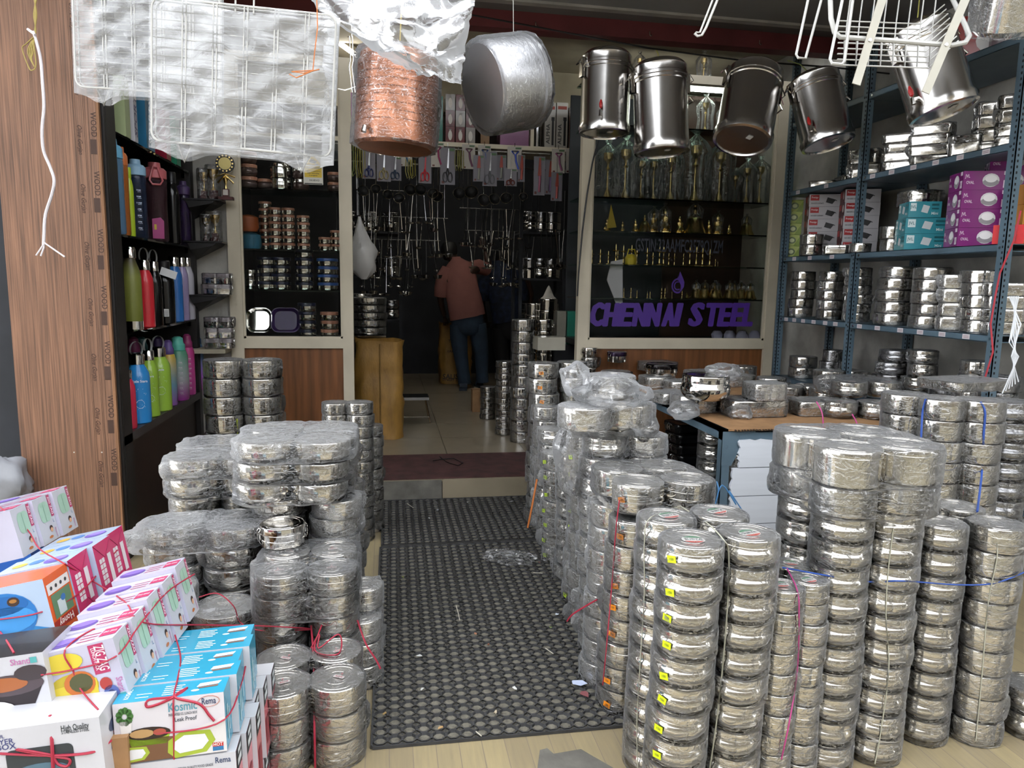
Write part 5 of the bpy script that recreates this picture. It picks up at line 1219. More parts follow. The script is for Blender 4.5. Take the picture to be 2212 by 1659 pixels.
def on_table(kind, R, h, px, py, rot, lab, z=zt, fv=1, **k):
    p = P(px, py, Z=z); return tin(kind, R, h, (p.x, p.y, z), rot, lab, g, fv, k.pop('flap', .03), **k), p
on_table('rect', (.155, .1), .085, 1622, 895, .02, 'wide wrapped oblong steel box at the cardboard front edge')
on_table('rect', (.13, .095), .075, 1758, 893, -.04, 'second wrapped oblong steel box on the cardboard front edge', fv=3)
on_table('rect', (.09, .07), .085, 1650, 862, .1, 'small wrapped box standing on the wide oblong one', z=zt+.086, fv=2, fmat=FILMH)
on_table('drum', .125, .085, 1500, 885, 0, 'cloudy bagged tin under the dark lidded shiny pot', fv=4, fmat=FILMH)
on_table('belly', .122, .125, 1522, 862, 0, 'shiny belly pot with a dark lid on the table', z=zt+.086, fv=None, mat=STEELP)
on_table('rect', (.1, .08), .06, 1445, 868, .4, 'crumpled clear bagged box at the table left edge', fv=2, fmat=FILMH)
on_table('drum', .105, .07, 1415, 835, .4, 'cloudy bagged tin under the black lidded tin', fv=3, fmat=FILMH)
on_table('clip', .102, .075, 1428, 810, .4, 'round clip box with glossy black lid near the brown panel', z=zt+.071, fv=None, mat=STEELP, lidmat=pm('black_gloss_lid', '1a1618', .15, .6, var=0))
on_table('clip', .1, .065, 1330, 822, 1.0, 'wide bagged clip box behind the puffed milky bag', fv=1)
on_table('rect', (.13, .1), .07, 1420, 800, .3, 'dull wrapped flat box by the brown panel', fv=2)
tin('clip', .075, .08, tuple(P(1332, 782, Z=zt+.066)), .5, 'clip box with dark purple lid left of the window rail', g, None, mat=STEELP, lidmat=pm('purple_lid', '2a1a35', .2, .4, var=0))
xx, yy = P(1285, 800, Z=.76).xy
for i in range(3): tin('clip', .068, .075, (xx-.02, yy+.1, .70+.076*i), .5, '%s shiny tin of the stack at the doorway pillar' % ('lowest', 'middle', 'topmost')[i], g, 1 if i == 1 else None, .03, mat=STEELP)
for k_, a_ in enumerate((('drum', .09, .07, 1700, 858, 0, 'wrapped tin between the oblong boxes and the logo group'), ('rect', (.11, .08), .07, 1588, 832, .3, 'wrapped oblong box behind the shiny belly pot'), ('rect', (.1, .08), .065, 1762, 855, -.2, 'wrapped oblong box behind the front oblong ones'), ('clip', .09, .07, 1665, 838, 0, 'wrapped clip box in the middle of the table'), ('drum', .1, .06, 1468, 842, 0, 'cloudy bagged tin behind the table left edge'), ('rect', (.12, .09), .06, 1520, 818, .2, 'clear wrapped flat box before the brown panel'), ('drum', .09, .08, 1960, 868, 0, 'wrapped tin right of the logo group'), ('clip', .09, .075, 1605, 812, 0, 'wrapped clip box before the brown panel'))):
    on_table(*a_, fv=k_ % 5, fmat=FILMH if k_ in (1, 4, 5) else None)
# wrapped tins with logos
lg = logo_round(.03)
for px, py, z_, lab in ((1810, 905, zt, 'left lower belly tin of the table logo group'), (1890, 908, zt, 'right lower logo tin of the wrapped group on the table'), (1782, 875, zt, 'rear lower belly tin of the wrapped group on the table'), (1832, 862, zt+.083, 'left upper belly tin of the wrapped logo group'), (1905, 862, zt+.083, 'right upper belly tin with round logo'), (1790, 835, zt+.083, 'rear upper belly tin of the wrapped logo group')):
    on_table('belly', .086, .082, px, py-6, 0, lab, z=z_, fv=2, logo=lg)
p = P(1845, 850, Z=zt+.083)
wrap(.17, .13, .085, .086, (p.x+.01, p.y+.02, zt+.082), .1, 'clear wrap with a pointed tail around the upper logo tins', 130, FILM, amp=.008, flap=.06, gather=[3.0, -1.2, .5])
for px, py, z_ in ((2010, 880, zt), (2110, 880, zt)): on_table('drum', .085, .08, px, py, 0, 'wrapped tin %s at the table right end' % ('left' if px < 2050 else 'right'), z=z_)
# goods under the table
g2 = 'goods under the display table'
for i in range(5):
    t_ = tin('rect', (.13, .09), .055, (1.72, 3.75+.02*i, .35+.056*i), .1, '%s black plastic tray box under the table' % ('lowest', 'second', 'third', 'fourth', 'topmost')[i], g2, None, mat=pm('black_plastic', '0e0e10', .2, var=0), name='tray_box', cat='tray')
part('under_shelf', MB(SLATE).box(tx0+.01, tx1-.01, ty0+.02, ty1-.02, .32, .345), tb)
for i in range(4):
    tin('belly', .085, .08, (1.68, 3.42, .3465+.081*i), 1, '%s belly tin of the left stack under the table' % ('lowest', 'third', 'second', 'topmost')[i], g2, i, .02)
    tin('drum', .08, .078, (1.76, 3.24, .3465+.079*i), 1, '%s wrapped tin right behind the blue table leg' % ('lowest', 'third', 'second', 'topmost')[i], g2, i, .02) if i < 3 else None
# ================================================================== left window display
random.seed(21)
ROSE = pm('rose_lid', 'b07a63', .4, var=.03); NAVY = pm('navy_lid', '1c2038', .35, var=.03); BLUEL = pm('blue_lid', '2c4f8f', .35, var=.03)
PURL = pm('violet_lid', '3a2457', .35, var=.03); GREYG = pm('smoky_glass', '5b4a48', .1, .3, var=.05)
YD = FY+.17
def bento_stack(px, z, n_, R, h, lidm, lab, Y=YD, grp='bento boxes in the lunch box window', kind='drum', mat=None, what='bento box'):
    x = xpx(px, Y, z+.05)
    for i in range(n_):
        k = n_-1-i
        tin(kind, R, h-.001, (x, Y, z+.001+h*i), 0, ('topmost %s of the %s' % (what, lab)) if k == 0 else '%s %s down the %s' % (ORD[k], what, lab), grp, None, lidmat=lidm, n=18, name='bento_box', cat='bento box', mat=mat or STEELP)
zt1, zt2, zt3 = zsL; zf1 = .976
for px, n_, lab in ((575, 7, 'leftmost rose lidded stack'), (595, 6, 'second rose lidded stack'), (624, 6, 'third rose lidded stack'), (656, 5, 'fourth rose lidded stack'), (702, 2, 'short rose lidded stack by the post'), (727, 3, 'rose lidded stack behind the post edge')):
    bento_stack(px, zt2, n_, .046, .0495, ROSE, lab, Y=YD+(.1 if px == 575 else 0))
for px, n_, R, lm, lab in ((540, 2, .045, STEELP, 'small jar stack at the window left edge'), (574, 4, .06, NAVY, 'left navy lidded stack'), (607, 4, .072, NAVY, 'middle navy lidded stack'), (658, 5, .066, NAVY, 'right navy lidded stack'), (708, 4, .078, BLUEL, 'blue lidded stack')):
    bento_stack(px, zt3, n_, R, .058 if n_ > 2 else .07, lm, lab)
for px, n_, R, lm, lab in ((664, 4, .066, NAVY, 'dark lidded stack on the display floor'), (712, 3, .066, ROSE, 'tan lidded stack on the display floor')): bento_stack(px, zf1, n_, R, .064, lm, lab)
for px, n_, R, h, lm, lab, m_ in ((538, 3, .062, .085, ROSE, 'pink lidded glass bowl stack', GREYG), (571, 1, .048, .075, ROSE, 'low glass bowl', GREYG), (606, 2, .075, .08, STEELP, 'steel pot stack on the top display shelf', None), (606, 3, .07, .07, STEELP, 'rear steel pot stack', None), (650, 2, .06, .08, STEELP, 'small glass box stack', GREYG), (722, 2, .05, .07, ROSE, 'glass bowl stack by the post', GREYG)):
    bento_stack(px, zt1, n_, R, h, lm, lab, what='lidded bowl', mat=m_, kind='belly' if m_ else 'drum', Y=YD if 'rear' not in lab else YD+.17)
def oval_dish(px, py, w_, h_, mat, lab, nm):
    c = P(px, py, Y=YD); t = T(nm, lab, 'dish', (c.x, YD, c.z), (math.radians(80), 0, 0))
    o = rrect(w_, h_, min(w_, h_)*.6, 6); loft(mb_ := MB(mat), [[(x*.8, y*.8, -.02) for x, y in o], [(x*.95, y*.95, -.012) for x, y in o], [(x, y, .012) for x, y in o], [(x*.96, y*.96, .014) for x, y in o], [(x*.78, y*.78, -.01) for x, y in o]]); part('dish', mb_, t)
    part('rim', MB(STEELP if mat is STEELP else mat).tube([(x, y, .013) for x, y in o], .004, 5, True), t)
oval_dish(560, 692, .088, .088, STEELP, 'rounded square steel dish propped upright on the display floor', 'steel_dish')
oval_dish(617, 692, .1, .088, PURL, 'violet oval plastic lid propped beside the steel dish', 'propped_tray')
for q_, (px, c) in enumerate(((535, 'a5532a'), (540, '2a6a86'))):
    x = xpx(px, YD, zt2+.1); TM('lunch_bag', MB(flat(c, .5)).lathe([(0, 0), (.05, 0), (.06, .03), (.055, .10), (.03, .115), (0, .12)], 14, sx=1.3), '%s plastic tub at the left of the rose lidded boxes' % ('orange', 'teal')[q_], 'tub', (x, YD+.02, zt2+.001+.125*(1-q_)))
# ================================================================== right window display
g = 'film wrapped brass trophies in the right window'
def sheath(r, h, seed, n=26):
    rnd = random.Random(seed); mb = MB(FILM); rings = []; ph = rnd.uniform(0, 9)
    for z, k in ((0, .75), (.04, .95), (.2, 1), (.4, .85), (.6, .95), (.75, 1.0), (.85, .7), (.93, .3), (.97, .12), (1.0, .22), (1.05, .3)):
        rings.append([(r*k*(1+.22*noise.noise(Vector((math.cos(a)*1.5+ph, math.sin(a)*1.5, z*4)))+.12*(i % 2))*math.cos(a), r*k*(1+.22*noise.noise(Vector((math.cos(a)*1.5+ph, math.sin(a)*1.5, z*4)))+.12*(i % 2))*math.sin(a), z*h*1.04) for i, a in enumerate([2*math.pi*q/n for q in range(n)])])
    loft(mb, rings, False, False); return mb.mesh('sheath', sharp=.5)
def brass(shape, h, label, loc, grp, nm, wrapf=False, seed=0):
    t = T(nm, label, nm.replace('_', ' '), loc, (0, 0, seed), grp)
    r = h*.16
    if shape == 'trophy':
        part('foot', MB(BRASS).lathe([(0, 0), (r*.9, 0), (r*.9, h*.03), (r*.5, h*.05), (r*.28, h*.14), (r*.14, h*.2)], 14), t)
        part('stem', MB(BRASS).lathe([(r*.14, h*.2), (r*.12, h*.55), (r*.3, h*.58), (r*.12, h*.62), (r*.2, h*.7), (r*.55, h*.76), (r*.6, h*.88), (r*.5, h*.88), (0, h*.8)], 14), t)
    elif shape == 'lamp':
        part('foot', MB(BRASS).lathe([(0, 0), (r*1.2, 0), (r*1.1, h*.05), (r*.3, h*.12)], 12), t)
        part('stem', MB(BRASS).lathe([(r*.3, h*.12), (r*.2, h*.3), (r*.45, h*.34), (r*.2, h*.4), (r*.2, h*.6), (r*.9, h*.64), (r*1.0, h*.68), (r*.2, h*.7), (r*.15, h*.9), (0, h)], 12), t)
    elif shape == 'bell':
        part('bell', MB(BRASS).lathe([(r*2.4, 0), (r*2.6, h*.04), (r*1.9, h*.25), (r*1.6, h*.5), (r*.9, h*.65), (r*.3, h*.7)], 14), t)
        part('handle', MB(BRASS).lathe([(r*.3, h*.7), (r*.5, h*.8), (r*.25, h*.9), (r*.4, h*.96), (0, h)], 10), t)
    else:                                        # seated figure idol
        part('base', MB(BRASS).lathe([(0, 0), (r*1.8, 0), (r*1.8, h*.08), (r*1.3, h*.12)], 12, sy=.8), t)
        part('figure', MB(BRASS).lathe([(r*1.3, h*.12), (r*1.7, h*.2), (r*1.5, h*.3), (r*.9, h*.42), (r*1.2, h*.55), (r*1.1, h*.63), (r*.4, h*.68), (r*.62, h*.76), (r*.55, h*.86), (r*.25, h*.93), (0, h)], 12, sy=.7), t)
    if wrapf: O('plastic_film', cached(('bf', round(h, 2), seed % 3), lambda: sheath(r*1.5, h*1.05, seed)), t)
YR = FY+.2
zr = zsR
for i, (px, hp) in enumerate(((1312, 110), (1350, 120), (1384, 95), (1411, 95), (1448, 110), (1500, 138), (1553, 125), (1587, 70), (1612, 90), (1640, 95))):
    x = xpx(px, YR, zr[0]+.1); h = hp*5.5/F
    brass('trophy', h, '%s wrapped brass trophy from the left on the upper glass shelf' % ORD[i].replace('topmost', 'first'), (x, YR, zr[0]+.001), g, 'brass_trophy', True, i)
zu = zpy(285, 2.2, YR)
part('display_shelf', MB(GSHELF).box(xq0+.06, xq1-.06, FY+.05, FY+.42, zu-.01, zu), W2)
zu2 = zpy(185, 2.2, YR); part('display_shelf', MB(GSHELF).box(xq0+.06, xq1-.06, FY+.05, FY+.42, zu2-.01, zu2), W2)
for i, (px, z_, h) in enumerate(((1400, zu, .2), (1522, zu, .26), (1560, zu, .2), (1518, zu2, .24), (1380, zu2, .2))): brass('trophy', h, 'wrapped brass trophy glimpsed behind the cans, %s' % ('lower left', 'lower middle', 'lower right', 'upper right', 'upper left')[i], (xpx(px, YR, z_), YR, z_+.001), g, 'brass_trophy', True, i+20)
g = 'brass idols on the second glass shelf'
for i, (px, hp) in enumerate(((1312, 30), (1345, 26), (1372, 30), (1392, 40), (1412, 52), (1435, 58), (1468, 40), (1500, 66), (1530, 34), (1550, 48), (1575, 26), (1612, 44))):
    brass('idol' if i % 4 != 3 else 'bell', hp*5.5/F, '%s small brass figure from the left, second glass shelf' % ORD[i].replace('topmost', 'first'), (xpx(px, YR, zr[1]+.05), YR, zr[1]+.001), g, 'brass_idol', hp > 40, i)
g = 'brass lamps on the third glass shelf'
for i in range(22):
    px = 1270+13.5*i+random.uniform(-2, 2); hp = random.choice((30, 34, 40, 46)) if px < 1530 else random.choice((14, 18))
    brass('lamp', hp*5.5/F, '%s brass oil lamp from the left on the third glass shelf' % NTH[i], (xpx(px, YR, zr[2]+.05), YR+random.uniform(-.06, .06), zr[2]+.001), g, 'brass_lamp', False, i)
g = 'small brass bowls on the fourth glass shelf'
for i in range(18):
    px = 1345+16*i+random.uniform(-2, 2); h = random.choice((.05, .06, .08)) if px < 1500 else .13
    brass('bell' if px > 1480 else 'lamp', h, '%s little brass piece from the left above the purple lettering' % NTH[i], (xpx(px, YR, zr[3]+.05), YR+random.uniform(-.05, .05), zr[3]+.001), g, 'brass_piece', px > 1500, i)
mb = MB(flat('b5b2b4', .7)); c = [P(x, y, Y=FY+.1) for x, y in ((1320, 565), (1345, 560), (1345, 672), (1338, 678), (1325, 640), (1311, 605))]
loft(mb, [[tuple(p) for p in c], [(p.x, p.y+.01, p.z) for p in c]]); TM('paper_sheet', mb, 'white creased paper hanging behind the shop window letters', 'paper')
mb = MB(flat('c2ad28', .4)).lathe([(0, 0), (.045, 0), (.05, .05), (.03, .08), (0, .085)], 14).tube([(-.03, 0, .07), (-.02, 0, .12), (.03, 0, .12), (.04, 0, .07)], .005, 5); TM('toy_teapot', mb, 'yellow plastic pot behind the registration number', 'pot', (xpx(1363, YR-.05, zr[2]+.1), YR-.05, zr[2]+.001))
tf = T('pennant', 'red and yellow paper pennant standing on the second glass shelf', 'pennant', (xpx(1318, YR-.08, zr[1]), YR-.08, zr[1]+.001))
part('flag', MB(flat('8f2430')).add([(-.03, 0, .02), (0, 0, .2), (.0, .004, .2), (-.03, .004, .02)], [(0, 1, 2, 3)], False).mat(flat('b39a2c')).add([(.0, 0, .2), (.05, 0, .03), (-.028, 0, .02)], [(0, 1, 2)], False), tf)
mb = MB(flat('8f8ca0', .6)); rnd = random.Random(8)
for k in range(5): mb.lathe([(0, 0), (.04+.01*k, .0), (.05, .04), (.03, .07), (0, .075)], 10, off=(.11*k, 0, 0), sy=.8)
TM('cloth_bundle', mb, 'crumpled pale papers and cloth low behind the shop window letters', 'cloth', (xpx(1545, YR, 1.0), YR-.03, zf1))['kind'] = 'stuff'
# ================================================================== inside the shop
LY = 6.2; LZ = 2.555
lf = T('loft_shelf', 'cream loft shelf of boxes spanning the shop above the hanging tools', 'shelf', (0, 0, 0))
part('board', MB(CREAM).box(-1.2, 1.9, LY, LY+.45, LZ-.035, LZ), lf)
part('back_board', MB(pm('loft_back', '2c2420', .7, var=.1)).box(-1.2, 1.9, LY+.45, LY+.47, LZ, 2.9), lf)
part('divider', MB(CREAM).box(xpx(1146, LY, LZ), xpx(1153, LY, LZ), LY, LY+.4, LZ, 2.86), lf)
rail_z = LZ-.06
part('hook_rail', MB(STEELD).tube([(-1.2, LY-.02, rail_z), (1.9, LY-.02, rail_z)], .006, 6), lf)
def loft_box(x0, x1, ytop, col, lab, art=None, z=LZ, ybot=None):
    a, b_ = xpx(x0, LY+.02, z+.1), xpx(x1, LY+.02, z+.1); h = zpy(ytop, (a+b_)/2, LY+.02)-z
    carton('boxed_goods', lab, b_-a-.004, .2, h, ((a+b_)/2, LY+.12, z+.001), 0, glossy(col), [('front', art)] if art else None, 'boxes on the loft shelf', cat='box')
    return (a+b_)/2, h
def jar_art(mb, w_, h_): mb.mat(flat('c9c3bd')).ell((0, h_*.45), w_*.22, h_*.32, 14, 0); mb.mat(flat('8a8580')).rect(-w_*.14, w_*.14, h_*.76, h_*.84, 0)
def alpha_art(mb, w_, h_): mb.mat(flat('1c1c1e')).text('ALPHA', (-w_*.18, h_*.3), .045, width=h_*.45, rot=math.pi/2); mb.rect(w_*.1, w_*.4, h_*.6, h_*.68, 0).rect(w_*.15, w_*.35, h_*.05, h_*.6, 0); mb.mat(flat('9a3a2c')).rect(-w_*.4, w_*.4, h_*.85, h_*.92, 0)
loft_box(748, 768, 200, '7a3a70', 'magenta patterned box at the left end of the loft')
loft_box(942, 957, 208, '1f6a5c', 'tall teal green box beside the copper pot')
for c_ in range(3):
    for r_ in range(3):
        x0 = 962+22*c_; a, b_ = xpx(x0, LY+.02, LZ+.1), xpx(x0+21, LY+.02, LZ+.1); hh_ = .128
        carton('tumbler_box', '%s dark red tumbler box in the %s column on the loft' % (('lowest', 'middle', 'topmost')[r_], ('left', 'middle', 'right')[c_]), b_-a-.004, .18, hh_, ((a+b_)/2, LY+.11, LZ+.001+(hh_+.001)*r_), 0, glossy('5a1c1e' if (c_+r_) % 4 != 2 else '8f8a86'), [('front', jar_art)], 'tumbler boxes on the loft')
loft_box(1038, 1058, 250, '7a5a34', 'tan carton on the loft under the aluminium pot')
loft_box(1080, 1143, 272, '8a5a80', 'lower pink box on the loft')
loft_box(1082, 1144, 240, '9a6a8a', 'upper pink box on the loft', z=LZ+.002+zpy(272, 1.03, LY)-LZ)
loft_box(1176, 1200, 222, 'a9a49c', 'left white flask box with sideways black letters', alpha_art); loft_box(1201, 1226, 222, 'a9a49c', 'right white flask box with sideways black letters', alpha_art)
loft_box(1228, 1244, 232, '5a3f34', 'brown box at the right end of the loft')
x = xpx(1161, LY, LZ); TM('steel_flask', MB(STEELD).lathe([(0, 0), (.03, 0), (.033, .01), (.033, .24), (.026, .27), (.026, .3), (0, .305)], 16), 'tall steel flask standing between cream divider and white boxes', 'flask', (x+.01, LY+.06, LZ+.001))
# fan and dark cartons above the loft
t = T('ceiling_fan', 'dark ceiling fan seen behind the hanging aluminium pot', 'fan', (xpx(1190, 7.0, 3.0), 7.0, 2.92))
part('motor', MB(PLB).lathe([(0, -.08), (.1, -.07), (.13, 0), (.1, .05), (.03, .06), (.03, .33), (0, .33)], 18), t)
for k in range(3):
    a = 2.1*k+.3; mb = MB(PLB); mb.M = Matrix.Rotation(a, 4, 'Z'); mb.add([(.1, -.04, 0), (.6, -.07, .01), (.62, .06, -.01), (.1, .04, 0), (.1, -.04, .008), (.6, -.07, .018), (.62, .06, -.002), (.1, .04, .008)], [(3, 2, 1, 0), (4, 5, 6, 7), (0, 1, 5, 4), (1, 2, 6, 5), (2, 3, 7, 6), (3, 0, 4, 7)], False); part('blade', mb, t)
# carded tools
g = 'carded kitchen tools hanging under the loft shelf'
CARDW = flat('a9a39a'); CARDG = flat('6b6870')
def carded(px, y0, y1, wpx, kind, col, lab, Y=LY-.03):
    d = 6.3; x = xpx(px, Y, 2.3); zt_ = zpy(y0, x, Y); zb_ = zpy(y1, x, Y); h = zt_-zb_; w_ = wpx*d/F
    t = T('carded_tool', lab, kind if kind != 'loops' else 'cords', (x, Y, zb_), (0, 0, random.uniform(-.15, .15)), g)
    if kind != 'loops': part('card', MB(CARDW if kind == 'peeler' else CARDG).box(-w_/2, w_/2, 0, .002, 0, h).mat(flat('5a2a22')).box(-w_*.4, -w_*.22, -.0006, 0, h*.03, h*.1).mat(flat('3a5a34')).box(w_*.05, w_*.45, -.0006, 0, h*.9, h*.97), t)
    m_ = flat(col, .35); yy = -.006
    if kind == 'peeler':
        part('handle', MB(m_).tube([(w_*.05, yy, h*.68), (w_*.1, yy, h*.4), (w_*.28, yy, h*.1)], .008, 6), t); part('head', MB(m_).tube([(-w_*.22, yy, h*.82), (w_*.03, yy, h*.66), (w_*.28, yy, h*.82)], .006, 6).mat(STEELD).tube([(-w_*.2, yy, h*.82), (w_*.26, yy, h*.82)], .004, 5), t)
    elif kind == 'scissors':
        part('blade', MB(STEELD if col != 'b0202c' else m_).add([(-.006, yy, h*.4), (.008, yy, h*.4), (.012, yy, h*.95), (.004, yy, h*.97)], [(0, 1, 2, 3)], False), t)
        for sg in (-1, 1):
            pts = [(sg*w_*.17+w_*.14*math.cos(q*.7), yy, h*.2+h*.13*math.sin(q*.7)) for q in range(9)]; part('handle', MB(m_).tube(pts, .006, 5, True).tube([(sg*w_*.1, yy, h*.3), (0, yy, h*.44)], .006, 5), t)
    elif kind == 'knife':
        part('handle', MB(m_).tube([(0, yy, h*.08), (.004, yy, h*.5)], .01, 6), t); part('blade', MB(flat('8a3426')).add([(-.014, yy, h*.5), (.016, yy, h*.5), (.012, yy, h*.95), (-.004, yy, h*.97)], [(0, 1, 2, 3)], False), t)
    else:
        for k in range(3): part('loop', MB(m_).tube([(-w_*.3+.02*k, yy, h), (-w_*.34+.02*k, yy, h*.4), (-w_*.2+.02*k, yy, h*.05), (w_*.05+.02*k, yy, h*.2), (w_*.02+.02*k, yy, h)], .004, 5), t)
    part('hook', MB(STEELD).tube([(0, 0, h), (0, 0, h+.03), (0, .01, rail_z-zb_+.008)], .0025, 4), t)
for i, a in enumerate(((757, 305, 385, 26, 'loops', '6f7a35', 'pale green cords'), (777, 318, 388, 26, 'loops', '7d7424', 'olive cords'), (797, 322, 386, 26, 'scissors', '232c5c', 'navy scissors'), (829, 324, 392, 28, 'scissors', '8a7f5a', 'tan handled scissors'), (843, 320, 358, 27, 'peeler', '1f5a48', 'green peeler'), (876, 320, 359, 27, 'peeler', '1f4f7a', 'teal blue peeler'), (853, 338, 390, 26, 'scissors', '26364a', 'dark blue scissors'), (885, 345, 388, 26, 'loops', '7d7424', 'yellow cords'), (918, 326, 396, 26, 'scissors', 'b0202c', 'bright red scissors'), (945, 308, 361, 26, 'peeler', '8f2358', 'magenta peeler'), (967, 318, 399, 30, 'scissors', '2a2a2e', 'black scissors'), (990, 325, 372, 22, 'loops', '6f6a2a', 'dull yellow brush'), (1012, 312, 365, 27, 'peeler', '5a2348', 'plum peeler'), (1046, 314, 367, 27, 'peeler', '26407a', 'blue and steel peeler'), (1058, 328, 402, 30, 'scissors', '5a5a5e', 'grey scissors'), (1034, 335, 392, 22, 'knife', '7a7a70', 'grey knife'), (1082, 335, 390, 22, 'knife', '6f6f66', 'second grey knife'), (1111, 317, 371, 30, 'peeler', '2444b0', 'bright blue peeler'), (1126, 335, 393, 15, 'knife', '9a3420', 'orange knife'), (1103, 365, 402, 26, 'scissors', '5a2a24', 'brown scissors'), (1165, 338, 422, 24, 'knife', '8f3a58', 'pink knife'), (1188, 345, 420, 20, 'knife', '4a2458', 'violet knife'), (1205, 322, 374, 28, 'peeler', '7a2a5c', 'rose peeler'), (1203, 372, 434, 24, 'knife', 'a02a1c', 'red knife'), (1234, 322, 374, 26, 'peeler', '6a2038', 'wine red peeler'))):
    carded(*a[:6], '%s on a card hanging under the loft shelf' % a[6], Y=LY-.03-.012*(i % 4))
# strainers and ladles
g = 'steel strainers and ladles hanging in the dim shop'
rd = T('hanging_rail', 'dark rail carrying strainers behind the carded tools', 'rail', (0, 0, 0))
part('bar', MB(STEELD).tube([(-.9, 6.55, 2.42), (1.9, 6.55, 2.42)], .008, 6), rd)
for k in (-.85, .5, 1.85): part('hanger', MB(STEELD).tube([(k, 6.55, 2.42), (k, 6.55, 3.25)], .005, 5), rd)
MESHM = pm('wire_mesh_dark', '3b3c3f', .5, .6, var=.2, scale=60)
for i, (px, py, r) in enumerate(((785, 412, 11), (812, 408, 10), (838, 420, 10), (886, 410, 12), (908, 410, 12), (935, 418, 11), (945, 425, 11), (992, 418, 13), (1018, 415, 14), (1045, 432, 13), (1068, 430, 12), (1093, 428, 12), (1130, 425, 9), (862, 428, 11))):
    x = xpx(px, 6.5, 2.1); z = zpy(py, x, 6.5); R = r*6.6/F
    t = T('strainer', '%s strainer from the left hanging below the carded tools' % ORD[i].replace('topmost', 'first'), 'strainer', (x, 6.5, z), (math.radians(70), 0, random.uniform(-.3, .3)), g)
    part('mesh_bowl', MB(MESHM).lathe([(0, -R*.5), (R*.5, -R*.42), (R*.85, -R*.2), (R, 0)], 16), t); part('rim', MB(STEELP).tube([(R*math.cos(a*.4), R*math.sin(a*.4), 0) for a in range(16)], .004, 5, True), t)
    part('handle', MB(STEELP).tube([(0, R, 0), (0, R+.12, .01), (0, max(R+.14, 2.42-z), .02)], .004, 5), t)
spn = {}
def spoon(kind):
    def f():
        mb = MB(STEELP if kind % 2 else STEELD); L_ = (.26, .3, .34)[kind % 3]
        mb.tube([(0, 0, 0), (0, .004, -L_*.5), (0, 0, -L_)], [.004, .003, .005], 5); r = (.03, .045, .038)[kind % 3]
        mb.lathe([(0, -.012), (r*.6, -.009), (r, .004)] if kind % 3 != 1 else [(0, -.035), (r*.7, -.03), (r, .0)], 10, off=(0, -.01, -L_-r*.6), sy=1)
        return mb.mesh('ladle')
    return cached(('sp', kind), f)
for row, (Y, z, x0, x1, n_) in enumerate(((6.7, 2.2, 770, 950, 17), (6.8, 1.98, 772, 960, 18), (6.9, 1.78, 790, 945, 15), (7.0, 2.1, 1000, 1150, 15), (7.1, 1.9, 1010, 1160, 14), (6.7, 1.9, 1165, 1240, 8), (7.3, 1.62, 775, 900, 14), (7.2, 1.72, 1060, 1130, 9))):
    rl = T('hanging_rail', '%s hook rail of spoons in the dim shop' % ('upper left', 'middle left', 'lower left', 'upper centre', 'lower centre', 'right', 'lowest left', 'lowest centre')[row], 'rail', (0, 0, 0), group='spoon rails')
    xa, xb = xpx(x0, Y, z), xpx(x1, Y, z); part('bar', MB(PLB).tube([(xa-.03, Y, z), (xb+.03, Y, z)], .006, 6), rl); part('hanger', MB(STEELD).tube([(xa, Y, z), (xa, Y, 3.25)], .003, 4), rl); part('hanger', MB(STEELD).tube([(xb, Y, z), (xb, Y, 3.25)], .003, 4), rl)
    for i in range(n_):
        TM('ladle', spoon(random.randrange(6)), '%s ladle from the left on the %s spoon rail' % (NTH[i], ('upper left', 'middle left', 'lower left', 'upper centre', 'lower centre', 'right', 'lowest left', 'lowest centre')[row]), 'ladle', (xa+(xb-xa)*(i+random.uniform(.1, .9))/n_, Y-.007, z+.004), (random.uniform(-.1, .1), random.uniform(-.15, .15), random.uniform(-1, 1)), 'ladles on the %s rail' % ('upper left', 'middle left', 'lower left', 'upper centre', 'lower centre', 'right', 'lowest left', 'lowest centre')[row])
# dim racks with pots deep in the shop
for s_, (x0, x1, y0, y1, lab) in enumerate(((-.5, .15, 7.6, 8.1, 'dark rack of pots deep on the left of the shop'), (1.3, 1.74, 7.0, 7.4, 'dark rack of pots deep on the right of the shop'))):
    rk = T('pot_rack', lab, 'rack', (0, 0, 0))
    for x in (x0, x1):
        for y in (y0, y1): part('post', MB(DARKW).box(x-.015, x+.015, y-.015, y+.015, .13, 2.3), rk)
    for k in range(4):
        z = .55+.45*k; part('shelf', MB(DARKW).box(x0, x1, y0, y1, z-.02, z), rk)
        for i in range(3):
            for lv in range(2):
                tin(('belly', 'drum', 'tall')[(i+k) % 3], .09, .1, (x0+.12+(x1-x0-.22)*i/2, y0+.15, z+.001+.101*lv), 0, '%s pot, %s place, on the %s level of the %s rack' % (('lower', 'upper')[lv], ('left', 'middle', 'right')[i], ('lowest', 'second', 'third', 'top')[k], ('left', 'right')[s_]), 'pots on the dim %s rack' % ('left', 'right')[s_], None, n=16, mat=STEELD if lv else STEELP, name='stored_pot', cat='pot')
